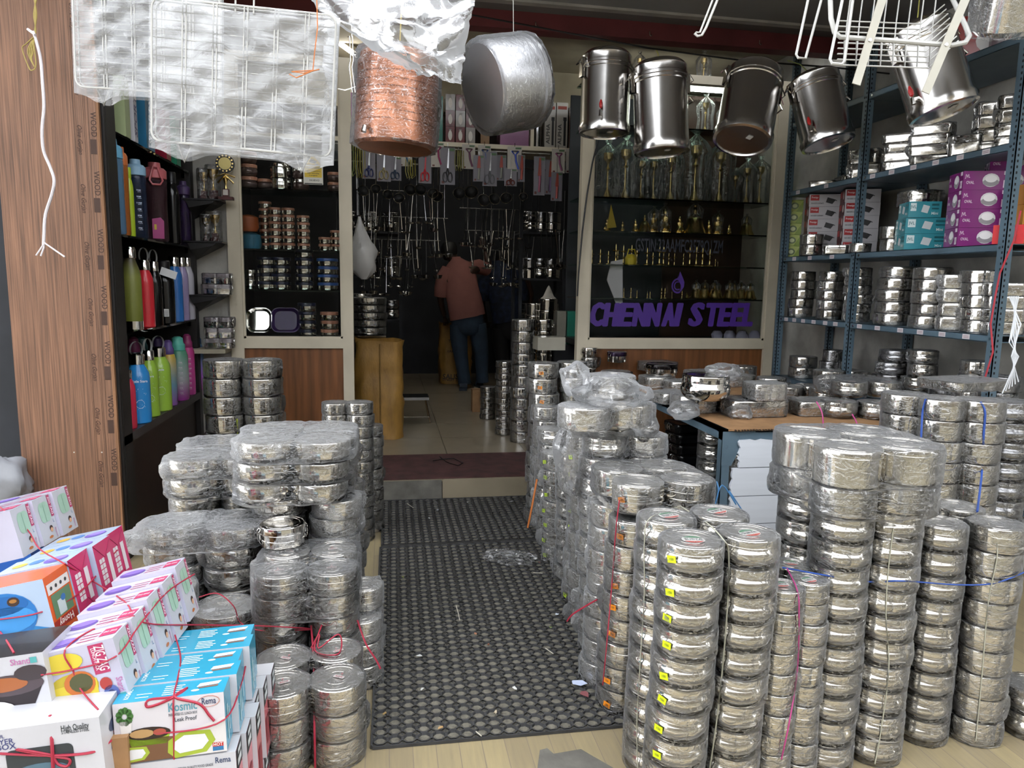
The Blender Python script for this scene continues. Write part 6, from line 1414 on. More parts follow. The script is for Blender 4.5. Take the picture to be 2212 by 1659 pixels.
# plates on a scale, sack, stool, carton
x = xpx(800, 6.3, 1.2); zpl = zpy(722, x, 6.3)
sc = T('weighing_scale', 'steel topped weighing scale under the stack of wide tins', 'scale', (x-.03, 6.3, .131))
part('cabinet', MB(DARKW).box(-.16, .14, -.16, .16, 0, zpl-.131-.04), sc); part('platform', MB(STEEL).box(-.18, .16, -.18, .18, zpl-.131-.035, zpl-.131), sc)
for i in range(5): tin('flat', .15, .062, (x-.02, 6.3, zpl+.001+.063*i), i, '%s wide steel plate box stacked on the weighing scale' % ('lowest', 'fourth', 'third', 'second', 'topmost')[i], 'wide plate boxes on the scale', i, .015)
for i in range(3): tin('drum', .085, .08, (x-.09, 6.5, zpl+.10+.081*i), i, '%s small tin behind the wide plate boxes' % ('lowest', 'middle', 'topmost')[i], 'tins behind the plate boxes', i, .015)
part('rear_platform', MB(STEELD).box(-.16, .1, .17, .35, zpl-.131+.06, zpl-.131+.095).box(-.05, 0, .24, .28, 0, zpl-.131+.06), sc)
def sack(px0, px1, pytop, base, lab, text=None, Y=None, mat=SACK, depth=.2):
    b = P(*base, Z=.131); Y = b.y; xa, xb = xpx(px0, Y, .5), xpx(px1, Y, .5); zt_ = zpy(pytop, b.x, Y); w_ = (xb-xa)/2; hh_ = zt_-.131
    t = T('woven_sack', lab, 'sack', ((xa+xb)/2, Y+depth, .131))
    rings = []
    for j in range(15):
        v = j/14; o = rrect(w_*(1-.10*abs(v-.5)), depth*(1-.35*v), depth*.55*(1-.35*v), 5); r_ = []
        for x_, y_ in o:
            k = .018*noise.noise(Vector((x_*9, y_*9+3, v*7)))+.012*noise.noise(Vector((x_*25, y_*25, v*18)))
            r_.append((x_+k, y_+k*1.4, hh_*v+(.03*noise.noise(Vector((x_*12, y_*8, 1))) if j > 12 else 0)))
        rings.append(r_)
    mb = MB(mat); loft(mb, rings, True, False); part('sack_body', mb.mesh('s', sharp=1.2), t)
    part('seam', MB(pm('sack_seam', '7d5d2a', .7, var=.1)).tube([(w_*.05, -depth*(1-.35*v)*1.0-.012, hh_*v) for v in (0.02, .2, .4, .6, .8, .97)], .006, 5), t)
    part('filling', MB(pm('sack_inside', '4a3818', .9, var=.2)).add([(p[0]*.97, p[1]*.97, hh_*.9) for p in rrect(w_*.95, depth*.66, depth*.3, 5)], [tuple(range(24))], False), t)
    if text:
        mb = MB(flat('1f160c')); mb.M = Matrix(((1, 0, 0, 0), (0, 0, -1, -depth-.022), (0, 1, 0, 0), (0, 0, 0, 1)))
        for s_, (tx, zz_, sz) in enumerate(text): mb.text(tx, (-w_*.25, hh_*zz_), sz)
        part('printed_text', mb, t)
    return t
sack(764, 873, 738, (815, 951), 'tall yellow woven sack standing inside the doorway')
sack(950, 1022, 700, (985, 830), 'printed yellow sack standing behind the man', (('SALISB', .13, .085), ('FINISH TEA', .08, .05), ('TEST', .72, .05), ('GRADE', .55, .04)))
b = P(893, 912, Z=.131); t = T('step_stool', 'small steel folding stool beside the tall yellow sack', 'stool', (b.x, b.y+.08, .131))
hh_ = zpy(858, b.x, b.y)-.131
part('seat', MB(STEELD).box(-.16, .14, -.1, .12, hh_-.025, hh_), t)
for sx, sy in ((-1, -1), (1, -1), (-1, 1), (1, 1)): part('leg', MB(STEELP).tube([(sx*.11, sy*.08, hh_-.025), (sx*.15, sy*.13, 0)], .008, 6), t)
part('stretcher', MB(STEELP).tube([(-.14, -.12, hh_*.25), (.14, -.12, hh_*.25)], .006, 6), t)
b = P(1031, 890, Z=.131); carton('carton', 'small brown cardboard carton beside the short column of flat tins', .1, .12, zpy(842, b.x, b.y)-.131, (b.x, b.y+.05, .131), 0, CARD)
carton('carton', 'plain white carton lying on the tins inside the doorway', .22, .16, .1, (xpx(1183, 5.5, 1.0), 5.45, zpy(756, xpx(1183, 5.5, 1), 5.4)), .05, glossy('a9a598'))
st_ = T('side_stand', 'dark stand of tall tins behind the doorway pillar', 'stand', (xpx(1222, 5.8, .8), 5.85, .131)); part('cabinet', MB(DARKW).box(-.12, .22, -.15, .2, 0, zpy(745, 1.5, 5.7)-.131), st_)
zs_ = zpy(745, 1.5, 5.7)+.001
for i, (px, c, lab) in enumerate(((1212, '8a877c', 'pale grey oil tin beside the doorway pillar'), (1234, '1f7a66', 'teal labelled oil tin beside the doorway pillar'))): carton('oil_tin', lab, .075, .1, zpy(672, 1.5, 5.75)-zs_, (xpx(px, 5.75, 1.1), 5.78, zs_), 0, pm('oiltin'+c, c, .35, .3, var=.08), None, cat='tin')
mb = MB(flat('b5b0a4', .6)); mb.lathe([(0, .12), (.015, .1), (.05, .02), (.075, 0)], 8, sy=.5); TM('paper_cone', mb, 'cream folded paper peak on top of the far canisters', 'paper', (xpx(1185, 6.4, 1.3), 6.4, zpy(645, xpx(1185, 6.4, 1.3), 6.4)-.0))
# white carrier bag on the door post
c = P(786, 545, Y=5.55); mb = MB(pm('white_bag_plastic', 'b9b7b4', .35, var=.06)); rings = []
for j in range(14):
    v = j/13; w_ = (.10*math.sin(math.pi*min(1, (1-v)*.62+.12))+.004)*min(1, (v/.2+.08))**.5*(1-.75*max(0, v-.45)/.55)
    rings.append([((w_*(1+.25*noise.noise(Vector((math.cos(a)*2, math.sin(a)*2, v*5)))))*math.cos(a)-.03*v, w_*.6*math.sin(a)*(1+.3*noise.noise(Vector((a*2, v*6, 3)))), -.2+.46*v) for a in [2*math.pi*k/20 for k in range(20)]])
loft(mb, rings); TM('carrier_bag', mb.mesh('b', sharp=.6), 'white plastic carrier bag hanging inside the doorway post', 'bag', tuple(c))
# ================================================================== people
def skin_mesh(name, J, E, parent, mat, sub=2, root=0):
    me = bpy.data.meshes.new(name); me.from_pydata([j[0] for j in J], E, [])
    o = O(name, me, parent); md = o.modifiers.new('skin', 'SKIN'); md.use_smooth_shade = True; md.branch_smoothing = .6
    for i, j in enumerate(J):
        sv = me.skin_vertices[0].data[i]; r = j[1]; sv.radius = (r, r) if not isinstance(r, tuple) else r; sv.use_root = (i == root)
    me.materials.append(mat)
    ms = o.modifiers.new('sub', 'SUBSURF'); ms.levels = sub; ms.render_levels = sub
    return o
def person(Y, JP, label, shirt, trouser, dx=0, dpy=0, reach=True):
    pt = {k: (P(v[0], v[1], Y=Y+v[2]), v[3]) for k, v in JP.items()}
    t = T('person', label, 'person', (0, 0, 0))
    names = list(pt); ix = {n: i for i, n in enumerate(names)}
    E = [(ix[a], ix[b]) for a, b in BONES if a in ix and b in ix]
    skin_mesh('body', [(tuple(p), r) for p, r in pt.values()], E, t, SKIN, 2, ix['pelvis'])
    def W(px, py, dy=0): return P(px+dx, py+dpy, Y=Y+dy)
    def rg(c, rx, ry, sl=0.0, n=22, k=0): return [(c.x+rx*math.cos(2*math.pi*i/n), c.y+ry*math.sin(2*math.pi*i/n), c.z+sl*rx*math.cos(2*math.pi*i/n)+k*noise.noise(Vector((i*.8, c.z*9, 2)))) for i in range(n)]
    mb = MB(shirt)
    loft(mb, [rg(W(1010, 684), .19, .125, .22), rg(W(1010, 685), .212, .15, .22, k=.01), rg(W(1007, 668), .212, .15, .2), rg(W(1003, 648), .208, .145, .16), rg(W(997, 624, .02), .205, .135, .12), rg(W(993, 602, .04), .205, .13, .12), rg(W(992, 583, .06), .19, .12, .16), rg(W(990, 571, .07), .15, .105, .2), rg(W(987, 563, .08), .09, .08, .15), rg(W(984, 558, .08), .066, .066, .1), rg(W(983, 555, .08), .06, .06, .1)], False, True)
    mb.tube([W(968, 580, .05), W(959, 600, .04), W(954, 622, .04), W(952, 641, .05)], [.075, .092, .088, .08], 14)
    if reach: mb.tube([W(1018, 577, .06), W(1034, 576, .09), W(1046, 580, .14), W(1052, 583, .17)], [.075, .09, .082, .078], 14)
    else: mb.tube([W(1018, 580, .06), W(1030, 598, .05), W(1036, 620, .05), W(1039, 640, .06)], [.075, .092, .086, .08], 14)
    part('shirt', mb.mesh('shirt', sharp=1.2), t)
    mb = MB(trouser)
    loft(mb, [rg(W(1009, 668), .18, .12), rg(W(1010, 685), .19, .135), rg(W(1010, 702), .195, .14), rg(W(1011, 716), .185, .13), rg(W(1012, 724), .12, .1)], True, True)
    mb.tube([W(991, 702), W(991, 730), W(995, 765, -.02), W(1000, 800, 0), W(1004, 829, 0)], [.108, .104, .086, .075, .08], 14)
    mb.tube([W(1031, 700), W(1035, 730), W(1040, 763, .02), W(1041, 798, .04), W(1042, 825, .05)], [.108, .104, .086, .075, .078], 14)
    part('trousers', mb.mesh('trousers', sharp=1.2), t)
    hd = pt['head'][0]
    mb = MB(HAIR); mb.lathe([(.098, -.06), (.108, -.01), (.106, .05), (.085, .095), (.045, .118), (0, .124)], 20, sx=.92); part('hair', mb, t, tuple(hd+Vector((0, .004, .0))), (math.radians(-12), 0, 0))
    face = MB(SKIN); face.M = Matrix.Translation(hd+Vector((-.01, .085, -.035)))
    face.lathe([(0, -.075), (.04, -.065), (.066, -.02), (.068, .03), (.05, .06), (0, .07)], 16, sy=.55)
    face.tube([(0, .036, .015), (0, .056, -.01), (0, .042, -.018)], .011, 6); face.tube([(-.022, .036, -.042), (.022, .036, -.042)], .006, 6)
    face.mat(flat('d5d2cc')).lathe([(0, -.008), (.01, 0), (0, .008)], 8, off=(-.027, .035, .018)).lathe([(0, -.008), (.01, 0), (0, .008)], 8, off=(.027, .035, .018)).mat(HAIR).tube([(-.04, .034, .036), (-.014, .037, .038)], .004, 5).tube([(.014, .037, .038), (.04, .034, .036)], .004, 5)
    part('face', face, t)
    for sg in (-1, 1): part('ear', MB(SKIN).lathe([(0, -.028), (.012, -.015), (.016, .008), (0, .028)], 8, sx=.5), t, tuple(hd+Vector((sg*.092, .03, -.02))))
    for k in ('l', 'r'):
        a = pt[k+'toe'][0]; part('sandal', MB(flat('26303f', .5)).box(-.045, .045, -.14, .12, -.012, .012).box(-.045, .045, .02, .05, .012, .05), t, (a.x, a.y-.06, .131+.012), (0, 0, .2 if k == 'r' else -.15))
    for k in ('l', 'r'):                         # five-fingered hands
        w_, h_ = pt[k+'wrist'][0], pt[k+'hand'][0]; dv = (h_-w_).normalized(); sd = dv.cross(Vector((0, 1, 0))).normalized(); bk = sd.cross(dv)
        JJ = [(tuple(w_), .024), (tuple(w_.lerp(h_, .55)), (.034, .018)), (tuple(h_), (.038, .016))]; EE = [(0, 1), (1, 2)]
        hd_ = skin_mesh('hand', JJ, EE, t, SKIN, 1, 0)
        for q_, (off, ln) in enumerate(((-.03, .066), (-.01, .078), (.011, .073), (.03, .058))):
            b0 = h_+sd*off; f1 = b0+dv*ln*.5; f2 = b0+dv*ln*.85+bk*.02; f3 = b0+dv*ln+bk*.036
            skin_mesh('finger', [(tuple(h_+sd*off-dv*.02), .009), (tuple(f1), .009), (tuple(f2), .008), (tuple(f3), .007)], [(0, 1), (1, 2), (2, 3)], hd_, SKIN, 1)
        b0 = w_.lerp(h_, .45)+sd*.03
        skin_mesh('thumb', [(tuple(b0), .011), (tuple(b0+sd*.025+dv*.025), .01), (tuple(b0+sd*.03+dv*.055+bk*.01), .008)], [(0, 1), (1, 2)], hd_, SKIN, 1)
    return t
BONES = [('pelvis', 'waist'), ('waist', 'chest'), ('chest', 'neckb'), ('neckb', 'neck'), ('neck', 'head'), ('chest', 'lsh'), ('chest', 'rsh'), ('lsh', 'larm'), ('larm', 'lelb'), ('lelb', 'lwrist'), ('rsh', 'rarm'), ('rarm', 'relb'), ('relb', 'rwrist'), ('pelvis', 'lhip'), ('pelvis', 'rhip'), ('lhip', 'lknee'), ('lknee', 'lank'), ('lank', 'ltoe'), ('rhip', 'rknee'), ('rknee', 'rank'), ('rank', 'rtoe')]
PINK = pm('pink_shirt', '96625a', .85, var=.07, scale=7, bump=.25, bscale=9); JEAN = pm('blue_jeans', '2b3b4c', .85, var=.15, scale=6, bump=.25, bscale=14)
JPm = dict(pelvis=(1009, 682, 0, (.16, .115)), waist=(1003, 655, 0, (.165, .11)), chest=(993, 607, .03, (.185, .115)), neckb=(985, 570, .07, (.085, .075)), neck=(979, 560, .09, .058), head=(970, 543, .12, (.085, .1)),
           lsh=(957, 592, .04, .07), larm=(953, 622, .04, .058), lelb=(951, 648, .06, .043), lwrist=(960, 684, .2, .03), lhand=(963, 696, .26, .02),
           rsh=(1027, 577, .05, .07), rarm=(1044, 580, .1, .058), relb=(1058, 576, .2, .045), rwrist=(1047, 543, .3, .031), rhand=(1043, 526, .33, .02),
           lhip=(990, 700, 0, .10), rhip=(1030, 698, 0, .10), lknee=(996, 765, -.02, .07), rknee=(1040, 763, .02, .07), lank=(1006, 822, .0, .05), rank=(1040, 820, .06, .05), ltoe=(1000, 830, -.06, .035), rtoe=(1036, 826, .12, .035))
JPb = {k: v for k, v in JPm.items()}
person(8.6, JPm, 'person in pink short sleeved shirt and jeans seen from behind, reaching right', PINK, JEAN)
JPd = {k: (v[0]+90 if not k.startswith(('relb', 'rwr', 'rha')) else v[0]+78, v[1]+8, v[2]+.1, v[3]) for k, v in JPm.items()}
JPd['relb'] = (1148, 640, .12, .045); JPd['rwrist'] = (1140, 672, .25, .03); JPd['rhand'] = (1138, 684, .3, .02); JPd['rarm'] = (1140, 615, .08, .058); JPd['rsh'] = (1124, 588, .05, .07); JPd['head'] = (1085, 556, .22, (.085, .1)); JPd['neck'] = (1083, 570, .15, .058)
person(9.2, JPd, 'person in dark blue patterned shirt standing in shadow beside the pink shirt', pm('dark_blue_shirt', '1a2740', .8, var=.35, scale=18, bump=.2, bscale=9), pm('black_trousers', '0d0d10', .8, var=.1), 90, 8, False)
# ================================================================== printed cartons at lower left
def V3(t): return P(t[0], t[1], d=t[2])
def frame_of(BL, BR, TL):
    a, b, c = V3(BL), V3(BR), V3(TL); ex = (b-a); w_ = ex.length; ex.normalize(); up = c-a; up -= ex*up.dot(ex); h_ = up.length; up.normalize(); bk = up.cross(ex)
    return a, ex, bk, up, w_, h_
def pbox(name, label, org, ex, bk, up, w_, d_, h_, mats, front=None, right=None, top=None, group=None, cat='box'):
    """carton whose front lower left corner is org; local x = width, y = depth, z = height"""
    o = T(name, label, cat, group=group); M = Matrix((ex, bk, up)).transposed().to_4x4(); M.translation = org; o.matrix_world = M
    mb = MB(mats[0]); V = [(x, y, z) for z in (0, h_) for y in (0, d_) for x in (0, w_)]
    mb.add(V, [(0, 1, 5, 4), (0, 2, 3, 1), (2, 6, 7, 3), (0, 4, 6, 2)], False); mb.mat(mats[1]).add(V, [(1, 3, 7, 5)], False); mb.mat(mats[2]).add(V, [(4, 5, 7, 6)], False)
    part('carton', mb, o)
    for nm, fn, M2, a, b in (('printed_front', front, Matrix(((1, 0, 0, 0), (0, 0, -1, -.0008), (0, 1, 0, 0), (0, 0, 0, 1))), w_, h_), ('printed_side', right, Matrix(((0, 0, 1, w_+.0008), (1, 0, 0, 0), (0, 1, 0, 0), (0, 0, 0, 1))), d_, h_), ('printed_top', top, Matrix(((1, 0, 0, 0), (0, 1, 0, 0), (0, 0, 1, h_+.0008), (0, 0, 0, 1))), w_, d_)):
        if fn:
            mb = MB(); mb.M = M2; fn(mb, a, b); part(nm, mb, o)
    return o
IW = 'd4d4da'
Z1, Z2, Z3_ = .0005, .001, .0015
def lunch_pic(mb, x, y, s, col, inner='5a3a2a', lid=None):
    mb.mat(flat(col)).poly([(x-s, y+s*.25, Z1), (x-s*.8, y-s*.35, Z1), (x+s*.8, y-s*.35, Z1), (x+s, y+s*.25, Z1)]); mb.mat(flat('2a1e1a')).ell((x, y+s*.25), s, s*.32, 18, Z2); mb.mat(flat(inner)).ell((x-s*.3, y+s*.27), s*.55, s*.22, 12, Z3_); mb.mat(flat('9a4a3c')).ell((x+s*.5, y+s*.27), s*.3, s*.17, 12, Z3_)
# --- grey-white boxes with turquoise tops
def kos_front(mb, w_, h_):
    mb.mat(flat('c3bfc4')).rect(0, w_, 0, h_, 0); mb.mat(flat('6a4a34')).poly([(w_*.0, h_*.0, Z1), (w_, 0, Z1), (w_, h_*.3, Z1), (w_*.55, h_*.36, Z1), (0, h_*.45, Z1)]); mb.mat(flat('c9c6c6')).poly([(w_*.55, 0, Z1+.0001), (w_, 0, Z1+.0001), (w_, h_*.6, Z1+.0001), (w_*.72, h_*.45, Z1+.0001)])
    mb.mat(flat('4f8a9a')).text('Kosmic', (w_*.62, h_*.84), .03, width=w_*.26, z=Z2); mb.mat(flat('39404a')).text('INSULATED S.S. LUNCH BOX', (w_*.62, h_*.72), .009, width=w_*.26, z=Z2).text('Leak Proof', (w_*.64, h_*.63), .014, width=w_*.2, z=Z2)
    mb.mat(flat('2a3a5a')).text('Rema', (w_*.86, h_*.88), .022, width=w_*.13, z=Z2); mb.mat(flat('a86a5a')).tube([(w_*.86+w_*.1*math.cos(q*.4), h_*.88+h_*.09*math.sin(q*.4), Z2) for q in range(16)], .0007, 4, True)
    mb.mat(flat('3f6a34'))
    for q in range(9): a = q*.7; mb.ell((w_*.1+w_*.05*math.cos(a), h_*.78+h_*.1*math.sin(a)), w_*.03, h_*.06, 8, Z2)
    mb.mat(flat('cfcbc9')).poly([(w_*.06, h_*.5, Z2), (w_*.15, h_*.5, Z2), (w_*.16, h_*.7, Z2), (w_*.05, h_*.7, Z2)])
    lunch_pic(mb, w_*.3, h_*.38, w_*.2, '8fae2f', 'a8865a')
    for cx_, cy_, s_ in ((.68, .22, .22), (.17, .14, .13)):
        pts = [(w_*cx_+w_*s_*x, h_*cy_+h_*s_*1.1*y, Z2) for x, y in ((-1, -.5), (-.7, -.95), (.6, -.75), (1, 0), (.8, .75), (-.4, .85), (-.95, .3))]; mb.mat(flat('97a83a')).poly(pts); c0 = (w_*cx_, h_*cy_); mb.mat(flat('cfcfd2')).poly([(c0[0]+(p[0]-c0[0])*.72, c0[1]+(p[1]-c0[1])*.68, Z3_) for p in pts])
    mb.mat(flat('b02a2a')).rect(w_*.87, w_*.97, h_*.1, h_*.17, Z2); mb.mat(flat('2c6a9a')).rect(w_*.87, w_*.97, h_*.03, h_*.1, Z2); mb.mat(flat('e0dcd8')).text('HOT', (w_*.92, h_*.135), .011, width=w_*.085, z=Z3_)
def kos_top(mb, w_, d_):
    mb.mat(flat('d5e3e6'))
    for q in range(5): mb.rect(w_*.42, w_*(.58+.02*(q % 3)), d_*(.2+.13*q), d_*(.25+.13*q), 0)
    mb.text('KOSMIC', (w_*.1, d_*.5), .014, width=d_*.6, rot=math.pi/2, z=0).rect(w_*.18, w_*.3, d_*.2, d_*.24, 0).rect(w_*.18, w_*.32, d_*.4, d_*.44, 0)
    mb.mat(flat('e0e0e2')).poly([(w_*.72, d_*.5, 0), (w_*.92, d_*.6, 0), (w_*.94, d_*.8, 0), (w_*.74, d_*.72, 0)]); mb.mat(flat('7a5a4a')).poly([(w_*.74, d_*.4, 0), (w_*.92, d_*.45, 0), (w_*.92, d_*.56, 0), (w_*.74, d_*.48, 0)]); mb.mat(flat('b9d5da')).ell((w_*.72, d_*.3), w_*.04, d_*.07, 10, 0)
def kos_side(mb, d_, h_): mb.mat(flat('b9dbe2')).rect(d_*.3, d_*.42, h_*.1, h_*.7, 0); mb.rect(d_*.55, d_*.62, h_*.2, h_*.6, 0)
TQ = glossy('2f8fae'); WHT = glossy('b9b9bf')
org, ex, bk, up, w_, h_ = frame_of((253, 1652, 1.60), (491, 1621, 1.645), (243, 1522, 1.585))
g = 'turquoise topped lunch box cartons tied in a row'
bkr = (bk+ex*.05).normalized()
for i in range(5):
    pbox('lunch_box_carton', '%s lunch box carton with turquoise top in the tied row' % ('nearest', 'second nearest', 'middle', 'second farthest', 'farthest')[i], org+bkr*(.072*i)+ex*(.012*(i % 2)), ex, bk, up, w_, .070, h_+.003*(i % 2), (WHT, TQ, TQ), kos_front if i == 0 else None, kos_side, kos_top, g)
KOS = (org, ex, bk, up, w_, h_)
# --- pink edged row below
def kiwi_front(mb, w_, h_):
    mb.mat(flat('b8263c')).text('KIWI', (w_*.2, h_*.72), .05, width=w_*.36, z=0); mb.mat(flat('4a4f57')).text('SUPERIOR QUALITY FOOD GRADE', (w_*.62, h_*.88), .009, width=w_*.34, z=0).text('COMPACT & EASY TO CARRY', (w_*.62, h_*.8), .009, width=w_*.3, z=0); mb.mat(flat('2a3a5a')).text('Rema', (w_*.88, h_*.92), .02, width=w_*.14, z=0)
    mb.mat(flat('5a8a4a'))
    for q in range(7): mb.ell((w_*.8+w_*.05*math.cos(q), h_*.6+h_*.08*math.sin(q)), w_*.03, h_*.05, 8, Z1)
def kiwi_side(mb, d_, h_):
    mb.mat(flat('20262c')).rect(0, d_, h_*.72, h_, 0); mb.mat(flat('cfd6d8')).rect(d_*.2, d_*.8, h_*.78, h_*.86, Z1).rect(d_*.3, d_*.8, h_*.9, h_*.96, Z1); mb.mat(flat('8f3a44')).rect(d_*.2, d_*.8, h_*.15, h_*.5, Z1)
g = 'pink sided cartons at the picture bottom'
o2 = KOS[0]-KOS[3]*.205+KOS[1]*.012
for i in range(6): pbox('lunch_box_carton', '%s pink sided carton under the turquoise topped row' % ('nearest', 'second nearest', 'third nearest', 'fourth nearest', 'second farthest', 'farthest')[i], o2+bkr*(.07*i)+ex*(.008*(i % 3)), ex, bk, up, w_+.006, .068, .2, (WHT, glossy('c76a74'), glossy('b9b9bd')), kiwi_front if i == 0 else None, kiwi_side, None, g)
o3 = o2-KOS[3]*.19
for i in range(6): pbox('lunch_box_carton', '%s floor level carton under the pink sided row' % ('nearest', 'second nearest', 'third nearest', 'fourth nearest', 'second farthest', 'farthest')[i], o3+bkr*(.07*i), ex, bk, up, w_+.006, .068, .185, (WHT, glossy('c76a74'), WHT), None, kiwi_side, None, g)
# --- tilted row with purple bowls on the lids
def zz_front(mb, w_, h_):
    mb.mat(flat('b3a02c')).ell((w_*.35, h_*.40), w_*.32, h_*.22, 20, 0); mb.mat(flat('c9b436')).poly([(w_*.05, h_*.45, Z1), (w_*.07, h_*.25, Z1), (w_*.2, h_*.14, Z1), (w_*.5, h_*.14, Z1), (w_*.64, h_*.25, Z1), (w_*.66, h_*.48, Z1)]); mb.mat(flat('b5642c')).ell((w_*.44, h_*.45), w_*.2, h_*.19, 18, Z2); mb.mat(flat('4a4a2a')).ell((w_*.46, h_*.46), w_*.15, h_*.14, 14, Z3_)
    mb.mat(flat('cdb93c')).ell((w_*.27, h_*.80), w_*.29, h_*.15, 20, Z2)
    mb.mat(flat('a8345c')).rect(w_*.66, w_*.86, h_*.52, h_*.97, 0); mb.mat(flat('e6d9de')).text('ZIG ZAG', (w_*.79, h_*.75), .03, width=h_*.38, rot=-math.pi/2, z=Z1); mb.text('LUNCH PACK', (w_*.71, h_*.75), .011, width=h_*.34, rot=-math.pi/2, z=Z1)
    mb.mat(flat('a03a34')).ell((w_*.76, h_*.36), w_*.08, h_*.1, 12, Z2); mb.mat(flat('4a5a94')).ell((w_*.8, h_*.2), w_*.1, h_*.13, 14, Z2); mb.mat(flat('2c3560')).ell((w_*.8, h_*.2), w_*.05, h_*.06, 10, Z3_)
    mb.mat(flat('b06a9a')).text('Shanti', (w_*.93, h_*.3), .02, width=h_*.22, rot=-math.pi/2, z=0); mb.mat(flat('4f9a9a')).rect(w_*.89, w_*.97, h_*.1, h_*.17, Z1)
def zz_side(mb, d_, h_):
    mb.mat(flat('9ab8a4')).poly([(d_*.5+x, h_*.66+y, 0) for x, y in rrect(d_*.3, h_*.22, d_*.18, 4)]); mb.mat(flat('7f9f8a')).rect(d_*.47, d_*.5, h_*.46, h_*.86, Z1); mb.mat(flat('a8345c')).rect(d_*.82, d_*.98, h_*.5, h_*.98, 0); mb.mat(flat('e6d9de')).text('ZIG ZAG', (d_*.9, h_*.74), .014, width=h_*.4, rot=-math.pi/2, z=Z1)
    mb.mat(flat('5a7a9a')).text('L', (d_*.86, h_*.4), .014, z=0); mb.mat(flat('3a2a26')).ell((d_*.62, h_*.28), d_*.1, h_*.06, 10, 0); mb.mat(flat('c99a7a')).ell((d_*.62, h_*.24), d_*.08, h_*.05, 10, Z1); mb.mat(flat('b06a3a')).ell((d_*.5, h_*.1), d_*.12, h_*.03, 10, 0); mb.mat(flat('b06a9a')).text('Shanti', (d_*.85, h_*.15), .01, width=h_*.2, rot=-math.pi/2, z=0)
def zz_top(mb, w_, d_):
    mb.mat(flat('5f4a94')).ell((w_*.25, d_*.45), w_*.2, d_*.3, 16, 0); mb.mat(flat('7a64ac')).ell((w_*.25, d_*.52), w_*.17, d_*.2, 14, Z1); mb.mat(flat('a8345c')).rect(w_*.75, w_*.97, d_*.3, d_*.8, 0)
    for q in range(3): mb.rect(w_*.48, w_*.72, d_*(.2+.2*q), d_*(.24+.2*q), 0)
    mb.mat(flat('e6d9de')).text('ZIG ZAG', (w_*.86, d_*.55), .012, width=w_*.18, z=Z1)
LAV = glossy('b2afc0')
org, ex, bk, up, w_, h_ = frame_of((120, 1556, 1.62), (284, 1515, 1.635), (84, 1416, 1.60))
g = 'tilted lunch pack cartons tied in a row'
for i in range(5):
    pbox('lunch_pack_carton', '%s tilted white carton with green lunch box picture' % ('nearest', 'second nearest', 'middle', 'second farthest', 'farthest')[i], org+(bk+ex*.1).normalized()*(.083*i)-up*(.004*(i % 2))+up*.008*i, ex, bk, up, w_, .081, h_, (LAV, WHT, LAV), zz_front if i == 0 else None, zz_side, zz_top, g)
# --- blue and orange carton with the pink ones behind
def hon_front(mb, w_, h_):
    mb.mat(flat('2f7ab4')).poly([(0, 0, 0), (w_, 0, 0), (w_, h_*.25, 0), (w_*.75, h_*.35, 0), (w_*.5, h_*.3, 0), (0, h_*.3, 0)]); mb.mat(flat('2a6fb0')).ell((w_*.42, h_*.55), w_*.42, h_*.36, 24, Z1); mb.mat(flat('3f8ccc')).ell((w_*.42, h_*.5), w_*.40, h_*.2, 24, Z2); mb.mat(flat('1f5fa0')).ell((w_*.42, h_*.72), w_*.34, h_*.14, 20, Z2)
    for x, y in ((.3, .76), (.58, .76)): mb.mat(flat('3a2a24')).ell((w_*x, h_*y), w_*.08, h_*.07, 12, Z3_); mb.mat(flat('9a6a34')).ell((w_*x, h_*(y+.01)), w_*.05, h_*.03, 10, Z3_+.0004)
    mb.mat(flat('b06a9a')).text('Shanti', (w_*.72, h_*.14), .03, width=w_*.28, z=Z1, flip=True); mb.mat(flat('cfe0ea')).text('HONEY', (w_*.2, h_*.1), .04, width=w_*.3, z=Z1, flip=True)
def hon_side(mb, d_, h_):
    mb.mat(flat('cfcac4')).rect(d_*.05, d_*.95, h_*.72, h_*.88, 0); mb.mat(flat('5a7a5a')).rect(d_*.12, d_*.9, h_*.34, h_*.70, 0); mb.mat(flat('b9c4c4')).rect(d_*.3, d_*.6, h_*.36, h_*.58, Z1); mb.mat(flat('3a6aa0')).ell((d_*.55, h_*.58), d_*.1, h_*.05, 10, Z2); mb.mat(flat('9a2c20')).rect(d_*.02, d_*.98, h_*.18, h_*.32, 0); mb.mat(flat('e6ddd4')).text('Honey', (d_*.5, h_*.25), .025, width=d_*.6, z=Z1, flip=True)
    mb.mat(flat('b06a9a')).text('Shanti', (d_*.5, h_*.09), .018, width=d_*.5, z=0, flip=True); mb.mat(flat('3a3a3a'))
    for q in range(4): mb.ell((d_*(.2+.2*q), h_*.8), d_*.05, h_*.03, 8, Z1)
def pk_side(mb, d_, h_):
    mb.mat(flat('d8cdd0'))
    for r_ in range(5):
        for c_ in range(2): mb.rect(d_*(.16+.15*c_), d_*(.29+.15*c_), h_*(.3+.09*r_), h_*(.375+.09*r_), 0)
    mb.rect(d_*.62, d_*.82, h_*.25, h_*.75, 0); mb.mat(flat('8f1f48')).tube([(0, 0, 0), (d_*.5, h_*.3, 0), (d_, 0, 0)], .0008, 4).tube([(0, h_, 0), (d_*.5, h_*.72, 0), (d_, h_, 0)], .0008, 4)
def pk_top(mb, w_, d_):
    mb.mat(flat('6a58a8')).ell((w_*.72, d_*.45), w_*.16, d_*.28, 16, 0); mb.mat(flat('8a78c4')).ell((w_*.72, d_*.52), w_*.13, d_*.18, 14, Z1); mb.mat(flat('4f7ab8')).ell((w_*.42, d_*.55), w_*.1, d_*.18, 12, 0); mb.mat(flat('c9a33a')).ell((w_*.2, d_*.5), w_*.1, d_*.18, 12, 0)
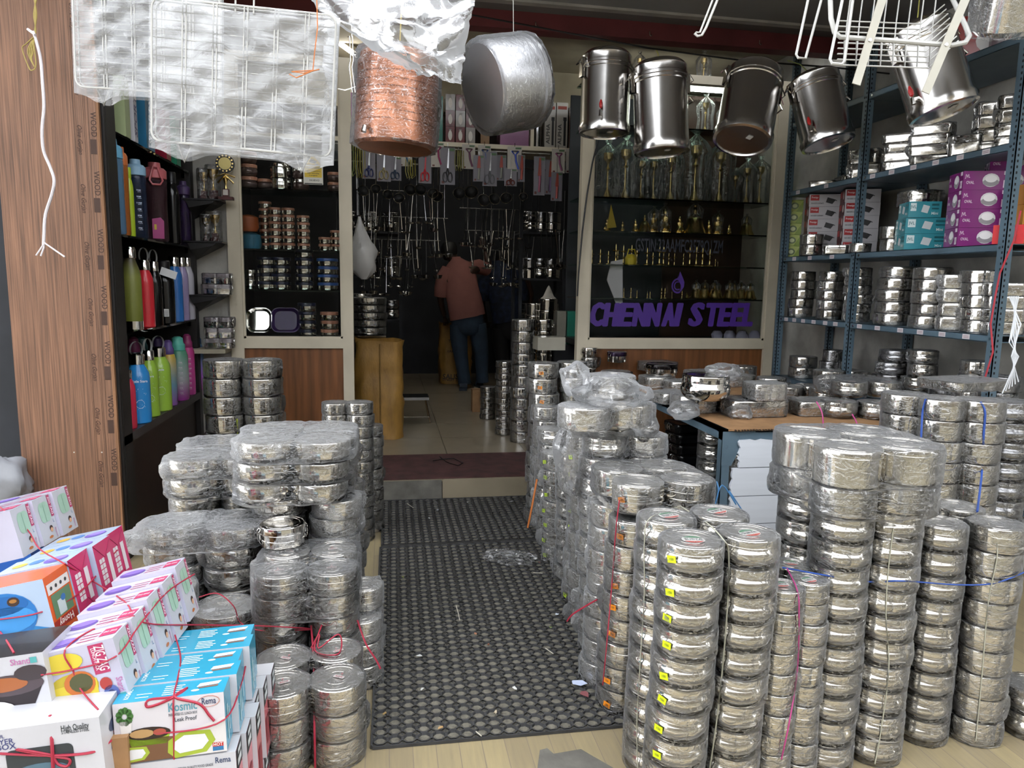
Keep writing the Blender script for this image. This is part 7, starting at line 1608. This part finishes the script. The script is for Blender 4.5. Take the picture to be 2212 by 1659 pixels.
ORG = glossy('cf5a28'); PNK = glossy('c22f62'); SKY = glossy('a4b6cc')
org, ex, bk, up, w_, h_ = frame_of((-40, 1428, 1.79), (128, 1391, 1.81), (-95, 1290, 1.77))
g = 'blue and pink bowl cartons tied in a row'
bd = (bk+ex*.02).normalized()
pbox('bowl_carton', 'blue bowl carton with an orange side at the left edge', org, ex, bk, up, w_, .12, h_, (SKY, ORG, ORG), hon_front, hon_side, None, g)
for i in range(3): pbox('bowl_carton', '%s bowl carton with a bright pink side' % ('nearest', 'middle', 'farthest')[i], org+bd*(.123+.115*i)+ex*(.012*(i % 2)), ex, bk, up, w_, .112, h_+.004, (SKY, PNK, SKY), None, pk_side, pk_top, g)
# --- small white cartons behind at the left edge
org, ex, bk, up, w_, h_ = frame_of((-120, 1245, 2.05), (20, 1212, 2.07), (-140, 1140, 2.035))
for i in range(3): pbox('lunch_pack_carton', '%s white lunch pack carton behind the pink ones' % ('nearest', 'middle', 'farthest')[i], org+bk*(.1*i)+ex*(.01*i), ex, bk, up, w_+.04, .098, h_, (LAV, WHT, LAV), None, zz_side, zz_top, 'white cartons at the left edge')
# --- dark bowl carton and the window carton at the bottom left
def bowl_front(mb, w_, h_):
    mb.mat(flat('b06a9a')).text('Shanti', (w_*.72, h_*.9), .02, width=w_*.24, z=0); mb.mat(flat('4f9a9a')).rect(w_*.84, w_*.92, h_*.86, h_*.95, Z1); mb.mat(flat('241c20')).poly([(w_*.1, h_*.55, 0), (w_*.2, h_*.15, 0), (w_*.75, h_*.12, 0), (w_*.95, h_*.55, 0)]); mb.mat(flat('4a3f44')).ell((w_*.52, h_*.56), w_*.44, h_*.16, 20, Z1); mb.mat(flat('9a5a34')).ell((w_*.45, h_*.58), w_*.32, h_*.11, 16, Z2); mb.mat(flat('3a3236')).ell((w_*.82, h_*.72), w_*.2, h_*.12, 16, Z3_); mb.mat(flat('c9c6c8')).ell((w_*.3, h_*.15), w_*.3, h_*.2, 18, Z3_); mb.mat(flat('27306a')).ell((w_*.84, h_*.14), w_*.07, h_*.08, 14, Z3_); mb.mat(flat('e0e0ea')).text('ISO', (w_*.84, h_*.14), .014, z=Z3_+.0006)
org, ex, bk, up, w_, h_ = frame_of((-60, 1572, 1.58), (118, 1545, 1.6), (-75, 1432, 1.56))
pbox('bowl_carton', 'white carton with a dark bowl of snacks picture at the left edge', org, ex, bk, up, w_, .13, h_, (WHT, WHT, glossy('2a2626')), bowl_front)
def win_front(mb, w_, h_):
    mb.mat(flat('30363a')).poly([(w_*.55+x, h_*.42+y, 0) for x, y in rrect(w_*.24, h_*.26, .012, 4)]); mb.mat(flat('4f6a7a')).ell((w_*.55, h_*.32), w_*.2, h_*.12, 18, Z1); mb.mat(flat('30363a')).text('High Quality', (w_*.82, h_*.9), .018, width=w_*.2, z=0).text('STAINLESS STEEL', (w_*.82, h_*.84), .011, width=w_*.2, z=0); mb.mat(flat('3a3f70')).text('BEAUTIFUL', (w_*.22, h_*.9), .011, z=0).text('THREE LAYER', (w_*.2, h_*.82), .016, z=0).text('LUNCH BOX', (w_*.2, h_*.74), .018, z=0); mb.mat(flat('8f2a4a')).text('TRIUMPH', (w_*.14, h_*.3), .02, z=0, rot=.4); mb.mat(flat('27306a')).text('*', (w_*.14, h_*.45), .05, z=0)
def win_side(mb, d_, h_):
    mb.mat(flat('39425c'))
    for q in range(4): mb.ell((d_*(.3+.35*(q % 2)), h_*(.35+.3*(q//2))), d_*.12, h_*.1, 12, 0)
org, ex, bk, up, w_, h_ = frame_of((-70, 1735, 1.5), (232, 1690, 1.545), (-95, 1590, 1.48))
pbox('window_carton', 'white steel lunch box carton with dark cut-out window at bottom left', org, ex, bk, up, w_, .22, h_, (WHT, WHT, WHT), win_front, win_side)
pl = T('goods_plinth', 'low dark wooden plinth under the printed cartons', 'plinth', (0, 0, 0)); part('top_board', MB(PLYE).box(-1.05, -.42, 1.42, 2.15, .0, .075), pl)
for i in range(3): carton('stock_carton', '%s plain brown stock carton under the printed boxes' % ('lowest', 'middle', 'topmost')[i], .42, .42, .105, (-.79, 1.78, .076+.106*i), .05, CARD, None, 'plain stock cartons')
for i in range(3): carton('stock_carton', 'plain brown carton, %s layer, behind the tilted row' % ('lowest', 'middle', 'top')[i], .4, .45, .12, (-.95, 2.3, .001+.121*i), .05, CARD, None, 'plain stock cartons')
# ================================================================== strings, litter, small things
RED = pm('red_string', '9a2238', .6, var=.1)
def cord(pts, r, mat, lab, nm='tying_cord', n=5, group=None):
    return TM(nm, MB(mat).tube(smooth(pts), r, n), lab, 'cord', group=group)
bpy.context.view_layer.update(); DG = bpy.context.evaluated_depsgraph_get()
def px3(L, d0=None):                             # lay the cord on whatever stands there
    out = []
    for x, y, d in L:
        v = ray(x, y).normalized(); hit, loc, *_ = scene.ray_cast(DG, CAM, v)
        e = (loc-CAM).dot(FW)-d if hit else 9
        out.append(e if abs(e) < .28 else None)
    ok = [e for e in out if e is not None]; av = sum(ok)/len(ok) if ok else 0
    return [P(x, y, d=d+(e if e is not None else av)-.0012) for (x, y, d), e in zip(L, out)]
g = 'red strings tying the cartons'
D2 = .012
cord(px3([(378, 1372, 1.96), (390, 1420, 1.78), (384, 1465, 1.66), (375, 1505, 1.555), (375, 1560, 1.565), (376, 1640, 1.59)]), .002, RED, 'red string running over the turquoise tops and down the front', group=g)
cord(px3([(246, 1580, 1.555), (375, 1582, 1.565), (484, 1555, 1.60), (520, 1480, 1.80), (530, 1440, 1.92)]), .002, RED, 'red string around the front and side of the turquoise row', group=g)
cord(px3([(376, 1506, 1.55), (345, 1520, 1.545), (318, 1527, 1.545), (322, 1512, 1.545), (375, 1505, 1.548), (405, 1486, 1.6), (378, 1506, 1.548), (430, 1520, 1.56), (452, 1545, 1.575), (463, 1557, 1.58)]), .003, RED, 'red bow knotted on the turquoise row', group=g)
cord(px3([(88, 1458, 1.545), (155, 1447, 1.575), (250, 1418, 1.63), (300, 1352, 1.72), (360, 1280, 1.86), (420, 1240, 1.98)]), .002, RED, 'red string along the side of the tilted row', group=g)
cord(px3([(290, 1330, 1.74), (200, 1360, 1.6), (140, 1405, 1.56), (158, 1450, 1.57), (175, 1490, 1.59), (212, 1533, 1.635)]), .002, RED, 'red string down the front of the tilted row', group=g)
cord(px3([(0, 1338, 1.73), (90, 1322, 1.76), (175, 1278, 1.87), (253, 1188, 2.08)]), .002, RED, 'red string across the blue and pink bowl cartons', group=g)
cord(px3([(-5, 1092, 2.0), (10, 1103, 2.0), (60, 1145, 1.98), (85, 1185, 1.9), (140, 1218, 1.85), (200, 1255, 1.86), (270, 1300, 1.84), (310, 1345, 1.74), (440, 1350, 1.9), (560, 1352, 2.0), (672, 1358, 2.12)]), .002, RED, 'long red string from the left edge to the logo tins', group=g)
cord(px3([(0, 1365, 1.73), (15, 1385, 1.735), (30, 1410, 1.74)]), .0024, RED, 'short red string end on the blue carton', group=g)
cord(px3([(108, 1545, 1.50), (112, 1600, 1.475), (115, 1670, 1.49)]), .0035, RED, 'red string down the window carton', group=g)
cord(px3([(0, 1628, 1.46), (115, 1632, 1.47), (200, 1625, 1.50), (240, 1600, 1.6)]), .003, RED, 'red string across the window carton', group=g)
cord(px3([(115, 1632, 1.465), (60, 1622, 1.46), (38, 1620, 1.46), (115, 1634, 1.465), (150, 1640, 1.47), (145, 1655, 1.47), (125, 1650, 1.47), (115, 1632, 1.465)]), .003, RED, 'red bow on the window carton', group=g)
cord(px3([(430, 1290, 2.1), (470, 1282, 2.1), (505, 1310, 2.1), (520, 1345, 2.1), (565, 1362, 2.08), (672, 1360, 2.12)]), .002, RED, 'red string curling from the tilted row to the logo tins', group=g)
cord(px3([(672, 1352, 2.13), (676, 1400, 2.05), (678, 1450, 2.0), (679, 1560, 1.99), (681, 1670, 1.99)]), .003, RED, 'red string hanging down between the logo tins', group=g)
cord(px3([(672, 1400, 2.05), (690, 1370, 2.07), (688, 1400, 2.04), (730, 1370, 2.07), (738, 1395, 2.05), (725, 1415, 2.05), (680, 1405, 2.04), (695, 1350, 2.1)]), .0024, RED, 'tangled red string loops above the logo tins', group=g)
cord(px3([(772, 1340, 2.2), (790, 1390, 2.15), (812, 1425, 2.13), (822, 1445, 2.12)]), .003, RED, 'red string end at the mat edge', group=g)
cord(px3([(1338, 1080, 2.08), (1330, 1150, 2.05), (1322, 1260, 2.03), (1310, 1400, 2.03), (1302, 1480, 2.04)]), .002, RED, 'dark red string down the orange stickered pile', group=g)
cord(px3([(1225, 1342, 2.3), (1240, 1325, 2.27), (1290, 1295, 2.2)]), .003, RED, 'loose red string on the bagged pile by the mat', group=g)
CLW = pm('pale_cord', 'a9a796', .6, var=.1); BLU = pm('blue_cord', '2c4f9e', .5, var=.1); PNC = pm('pink_cord', 'b03f7c', .5, var=.1)
g = 'plastic cords binding the right piles'
cord(px3([(1470, 1094, 2.08), (1525, 1128, 1.95), (1562, 1165, 1.80), (1574, 1195, 1.725), (1572, 1300, 1.735), (1560, 1450, 1.75), (1545, 1580, 1.76), (1530, 1680, 1.77)]), .002, CLW, 'pale cord over the lids and down the yellow stickered pile', group=g)
cord(px3([(1470, 1094, 2.08), (1405, 1118, 2.0), (1392, 1170, 1.955), (1392, 1280, 1.95), (1385, 1400, 1.95), (1376, 1560, 1.95), (1378, 1660, 1.95)]), .0016, CLW, 'pale cord down the left side of the yellow stickered pile', group=g)
cord(px3([(1700, 1228, 1.95), (1722, 1275, 1.86), (1726, 1330, 1.85), (1722, 1450, 1.86), (1705, 1560, 1.87), (1688, 1640, 1.88)]), .0022, PNC, 'pink cord down the small tins', group=g)
cord(px3([(1690, 1226, 1.98), (1790, 1244, 1.9), (1880, 1257, 1.87), (1950, 1255, 1.88), (2060, 1263, 1.97), (2135, 1262, 1.97), (2180, 1250, 2.0), (2230, 1228, 2.02)]), .0022, BLU, 'blue cord across the right piles', group=g)
cord(px3([(1930, 1140, 1.88), (1918, 1240, 1.87), (1914, 1330, 1.87), (1920, 1440, 1.87), (1906, 1560, 1.87), (1890, 1650, 1.88)]), .0018, CLW, 'pale cord down the pile under the big wrapped pack', group=g)
cord(px3([(2135, 1130, 1.95), (2155, 1190, 1.92), (2135, 1300, 1.93), (2122, 1450, 1.94), (2108, 1600, 1.95)]), .0018, CLW, 'pale cord down the right edge columns', group=g)
for i, (a, b) in enumerate((((2000, 862), (1990, 920)), ((2118, 868), (2125, 920)))):
    cord(px3([(a[0], a[1], 2.42), (b[0]+3, b[1]-30, 2.38), (b[0], b[1]+20, 2.38), (b[0]-4, b[1]+100, 2.40), (b[0]-14, b[1]+185, 2.42)]), .0036, BLU, '%s blue cord down the tall rear pile' % ('left', 'right')[i], group=g)
for i, (px, py) in enumerate(((1768, 868), (1845, 895))):
    cord(px3([(px-4, py, 3.15), (px+8, py+25, 3.10), (px+10, py+60, 3.10), (px+8, py+95, 3.11)]), .003, PNC, '%s pink cord hanging over the table front' % ('left', 'right')[i], group=g)
LB = pm('light_blue_cord', '4f86b8', .5, var=.1)
cord(px3([(1548, 1040, 2.9), (1552, 1060, 2.88), (1545, 1090, 2.88), (1560, 1048, 2.88), (1590, 1090, 2.9), (1575, 1060, 2.9), (1605, 1105, 2.92)]), .0026, LB, 'tangle of light blue string at the table leg', group=g)
cord(px3([(1160, 1035, 3.45), (1150, 1090, 3.43), (1140, 1140, 3.43)]), .005, pm('orange_cord', 'b5682c', .6, var=.1), 'orange cord on the bagged pile near the doorstep', group=g)
cord(px3([(512, 905, 4.1), (513, 935, 4.1), (512, 960, 4.1)]), .004, flat('b5c23a'), 'yellow band around the lowest pair under the window', group=g)
# puffed milky bags on the bagged pile and the bag on the mat
def puff(px, py, d, rx, ry, rz, lab, seed, mat=None, rot=(0, 0, 0), flat_=1.0):
    n, m_ = 30, 18; mb = MB(mat or FILMW); V = []; Fs = []
    for j in range(m_+1):
        ph = math.pi*j/m_
        for i in range(n):
            th = 2*math.pi*i/n; v = Vector((math.sin(ph)*math.cos(th), math.sin(ph)*math.sin(th), math.cos(ph)))
            k = .95+.32*noise.noise(v*1.5+Vector((seed, 0, 0)))+.09*(1-2*abs(noise.noise(v*2.6+Vector((0, seed, 0)))))
            V.append((v.x*rx*k, v.y*ry*k, v.z*rz*k))
    for j in range(m_):
        for i in range(n): Fs.append((j*n+i, (j+1)*n+i, (j+1)*n+(i+1) % n, j*n+(i+1) % n))
    mb.add(V, Fs); c = P(px, py, d=d)
    return TM('plastic_bag', mb.mesh('b', sharp=.8), lab, 'plastic bag', tuple(c), rot)
puff(1243, 818, 2.62, .06, .06, .06, 'puffed milky bag mouth bulging left of the tall pile', 3, FILMB)
puff(1322, 848, 2.55, .125, .12, .055, 'cloudy bag draped around the round lunch box on the tall pile', 8, FILMB)
puff(1392, 915, 2.66, .05, .06, .06, 'dark glossy bag corner hanging by the table edge', 13, FILM)
puff(1238, 985, 2.68, .075, .07, .13, 'long cloudy bag hanging down the tall pile', 21, FILMB)
puff(1478, 885, (P(1478, 885, Z=.795)-CAM).dot(FW), .08, .07, .045, 'crumpled clear bag before the dark lidded pot', 5, FILMB)
puff(1598, 890, (P(1598, 890, Z=.79)-CAM).dot(FW), .06, .06, .04, 'crumpled clear bag between the table boxes', 17, FILMB)
puff(1565, 805, 3.65, .10, .06, .05, 'clear bag standing behind the shiny belly pot', 27, FILMB)
c = P(1100, 1200, Z=.03)
n, m_ = 26, 18; mb = MB(FILMB); V = []
for j in range(m_+1):
    for i in range(n+1):
        u, v = i/n-.5, j/m_-.5; r = 1-.35*(abs(v)*2)**2
        V.append((u*.2*r+.01*noise.noise(Vector((u*8, v*8, 2))), v*.27+.012*noise.noise(Vector((u*9, v*9, 5))), .018+.022*abs(noise.noise(Vector((u*7, v*7, 9))))+.03*max(0, .25-u*u-v*v)))
mb.add(V, [(j*(n+1)+i, j*(n+1)+i+1, (j+1)*(n+1)+i+1, (j+1)*(n+1)+i) for j in range(m_) for i in range(n)])
TM('plastic_bag', mb.mesh('b', sharp=.3), 'empty crumpled clear plastic bag lying on the rubber mat', 'plastic bag', (c.x, c.y, 0), (0, 0, 1.1))
# litter
rnd = random.Random(31)
def scrap(px, py, s_, col, lab, kind='paper scrap', asp=.6):
    c = P(px, py, Z=.018); k = 6; pts = [(s_*math.cos(a)*rnd.uniform(.6, 1.1), s_*asp*math.sin(a)*rnd.uniform(.6, 1.1), rnd.uniform(0, .006)) for a in [2*math.pi*i/k for i in range(k)]]
    mb = MB(flat(col, .8)); loft(mb, [[(x, y, z) for x, y, z in pts], [(x, y, z+.0012) for x, y, z in pts]]); mb.sm = [False]*len(mb.sm)
    return TM('paper_scrap' if 'paper' in kind else 'leaf_scrap', mb, lab, kind, (c.x, c.y, .0175), (0, 0, rnd.uniform(0, 3)))
scrap(1248, 1475, .035, 'b9c3dc', 'pale blue torn paper lying at the right mat edge'); scrap(1262, 1500, .022, '7a4548', 'brown red torn paper beside the pale blue one')
scrap(1203, 1328, .012, 'c3cdd6', 'small white paper piece by the bagged pile'); scrap(906, 1418, .013, 'd0d2d0', 'small white paper scrap left of the mat middle'); scrap(1111, 1487, .014, 'cfcfca', 'white crumpled scrap right of the mat middle'); scrap(912, 1490, .011, 'c9cac6', 'white scrap near the left of the front mat')
scrap(952, 1573, .011, 'a8885a', 'tan dry leaf scrap at the mat front', 'leaf'); scrap(1190, 1356, .009, '8a9a5a', 'pale green leaf scrap on the mat', 'leaf'); scrap(1097, 1298, .007, 'b9bcb8', 'tiny white scrap in the mat centre'); scrap(860, 1152, .007, 'c9cab0', 'pale scrap on the left of the rear mat'); scrap(927, 1120, .008, 'c9cac9', 'white scrap on the rear mat'); scrap(945, 1102, .016, '8f9296', 'grey film scrap on the rear mat'); scrap(1010, 1086, .008, 'c9cac9', 'white scrap at the doorstep'); scrap(1106, 1084, .017, '7a7c80', 'silver scrap at the doorstep corner')
scrap(1055, 1393, .009, '8a5a44', 'rusty leaf scrap on the mat', 'leaf'); scrap(1027, 1370, .008, '9a6a50', 'brown leaf scrap on the mat', 'leaf'); scrap(870, 1248, .005, '9aa83a', 'tiny yellow green scrap on the left of the mat', 'leaf'); scrap(1165, 1216, .009, '7a5048', 'brown scrap beside the plastic bag', 'leaf'); scrap(1070, 1540, .010, 'b5a890', 'beige scrap at the front of the mat'); scrap(830, 1543, .012, '9a8050', 'dry leaf at the front left mat corner', 'leaf')
for i, L in enumerate((((985, 1308), (990, 1325), (993, 1340)), ((1178, 1400), (1195, 1412)), ((1028, 1580), (1040, 1590)), ((1152, 1237), (1172, 1238)), ((880, 1088), (893, 1097)))):
    TM('twine_scrap', MB(flat('c9c4b4', .8)).tube([tuple(P(x, y, Z=.019)) for x, y in L], .0016, 4), '%s pale twine scrap on the rubber mat' % ('longest', 'right side', 'front', 'rear right', 'rear left')[i], 'twine')
TM('cable_loop', MB(PLB).tube([tuple(P(x, y, Z=.146)) for x, y in ((935, 995), (955, 992), (980, 990), (1000, 1000), (990, 1006), (965, 998), (950, 986))], .003, 5), 'thin dark cable loop lying on the maroon carpet strip', 'cable')
# left picture edge: dark tubs and a grey bag beyond the plywood
for i in range(6): tin('drum', .13, .085, (-2.45, 4.3, .62+.086*i), 0, '%s black tub of the stack at the far left edge' % ('lowest', 'fifth', 'fourth', 'third', 'second', 'topmost')[i], 'black tubs beyond the plywood', None, mat=pm('black_tub', '16181a', .35, var=.1), name='black_tub', cat='tub')
tk = T('low_cabinet', 'dark low cabinet under the black tubs at the left edge', 'cabinet', (-2.52, 4.3, 0)); part('body', MB(DARKW).box(-.25, .22, -.2, .25, 0, .6), tk); part('top', MB(BLACKL).box(-.26, .23, -.22, .26, .6, .618), tk)
puff(4, 1040, 3.3, .12, .1, .13, 'grey plastic bag at the left edge below the black tubs', 41, pm('grey_bag', '84868c', .4, var=.08))
t = T('blue_crate', 'bright blue plastic crate glimpsed behind the cartons at left', 'crate', tuple(P(22, 1100, d=3.4))); part('body', MB(flat('1f56a8', .4)).box(-.12, .12, -.1, .1, -.3, 0), t); part('rim', MB(flat('1f56a8', .4)).box(-.13, .13, -.11, .11, -.02, .004), t)
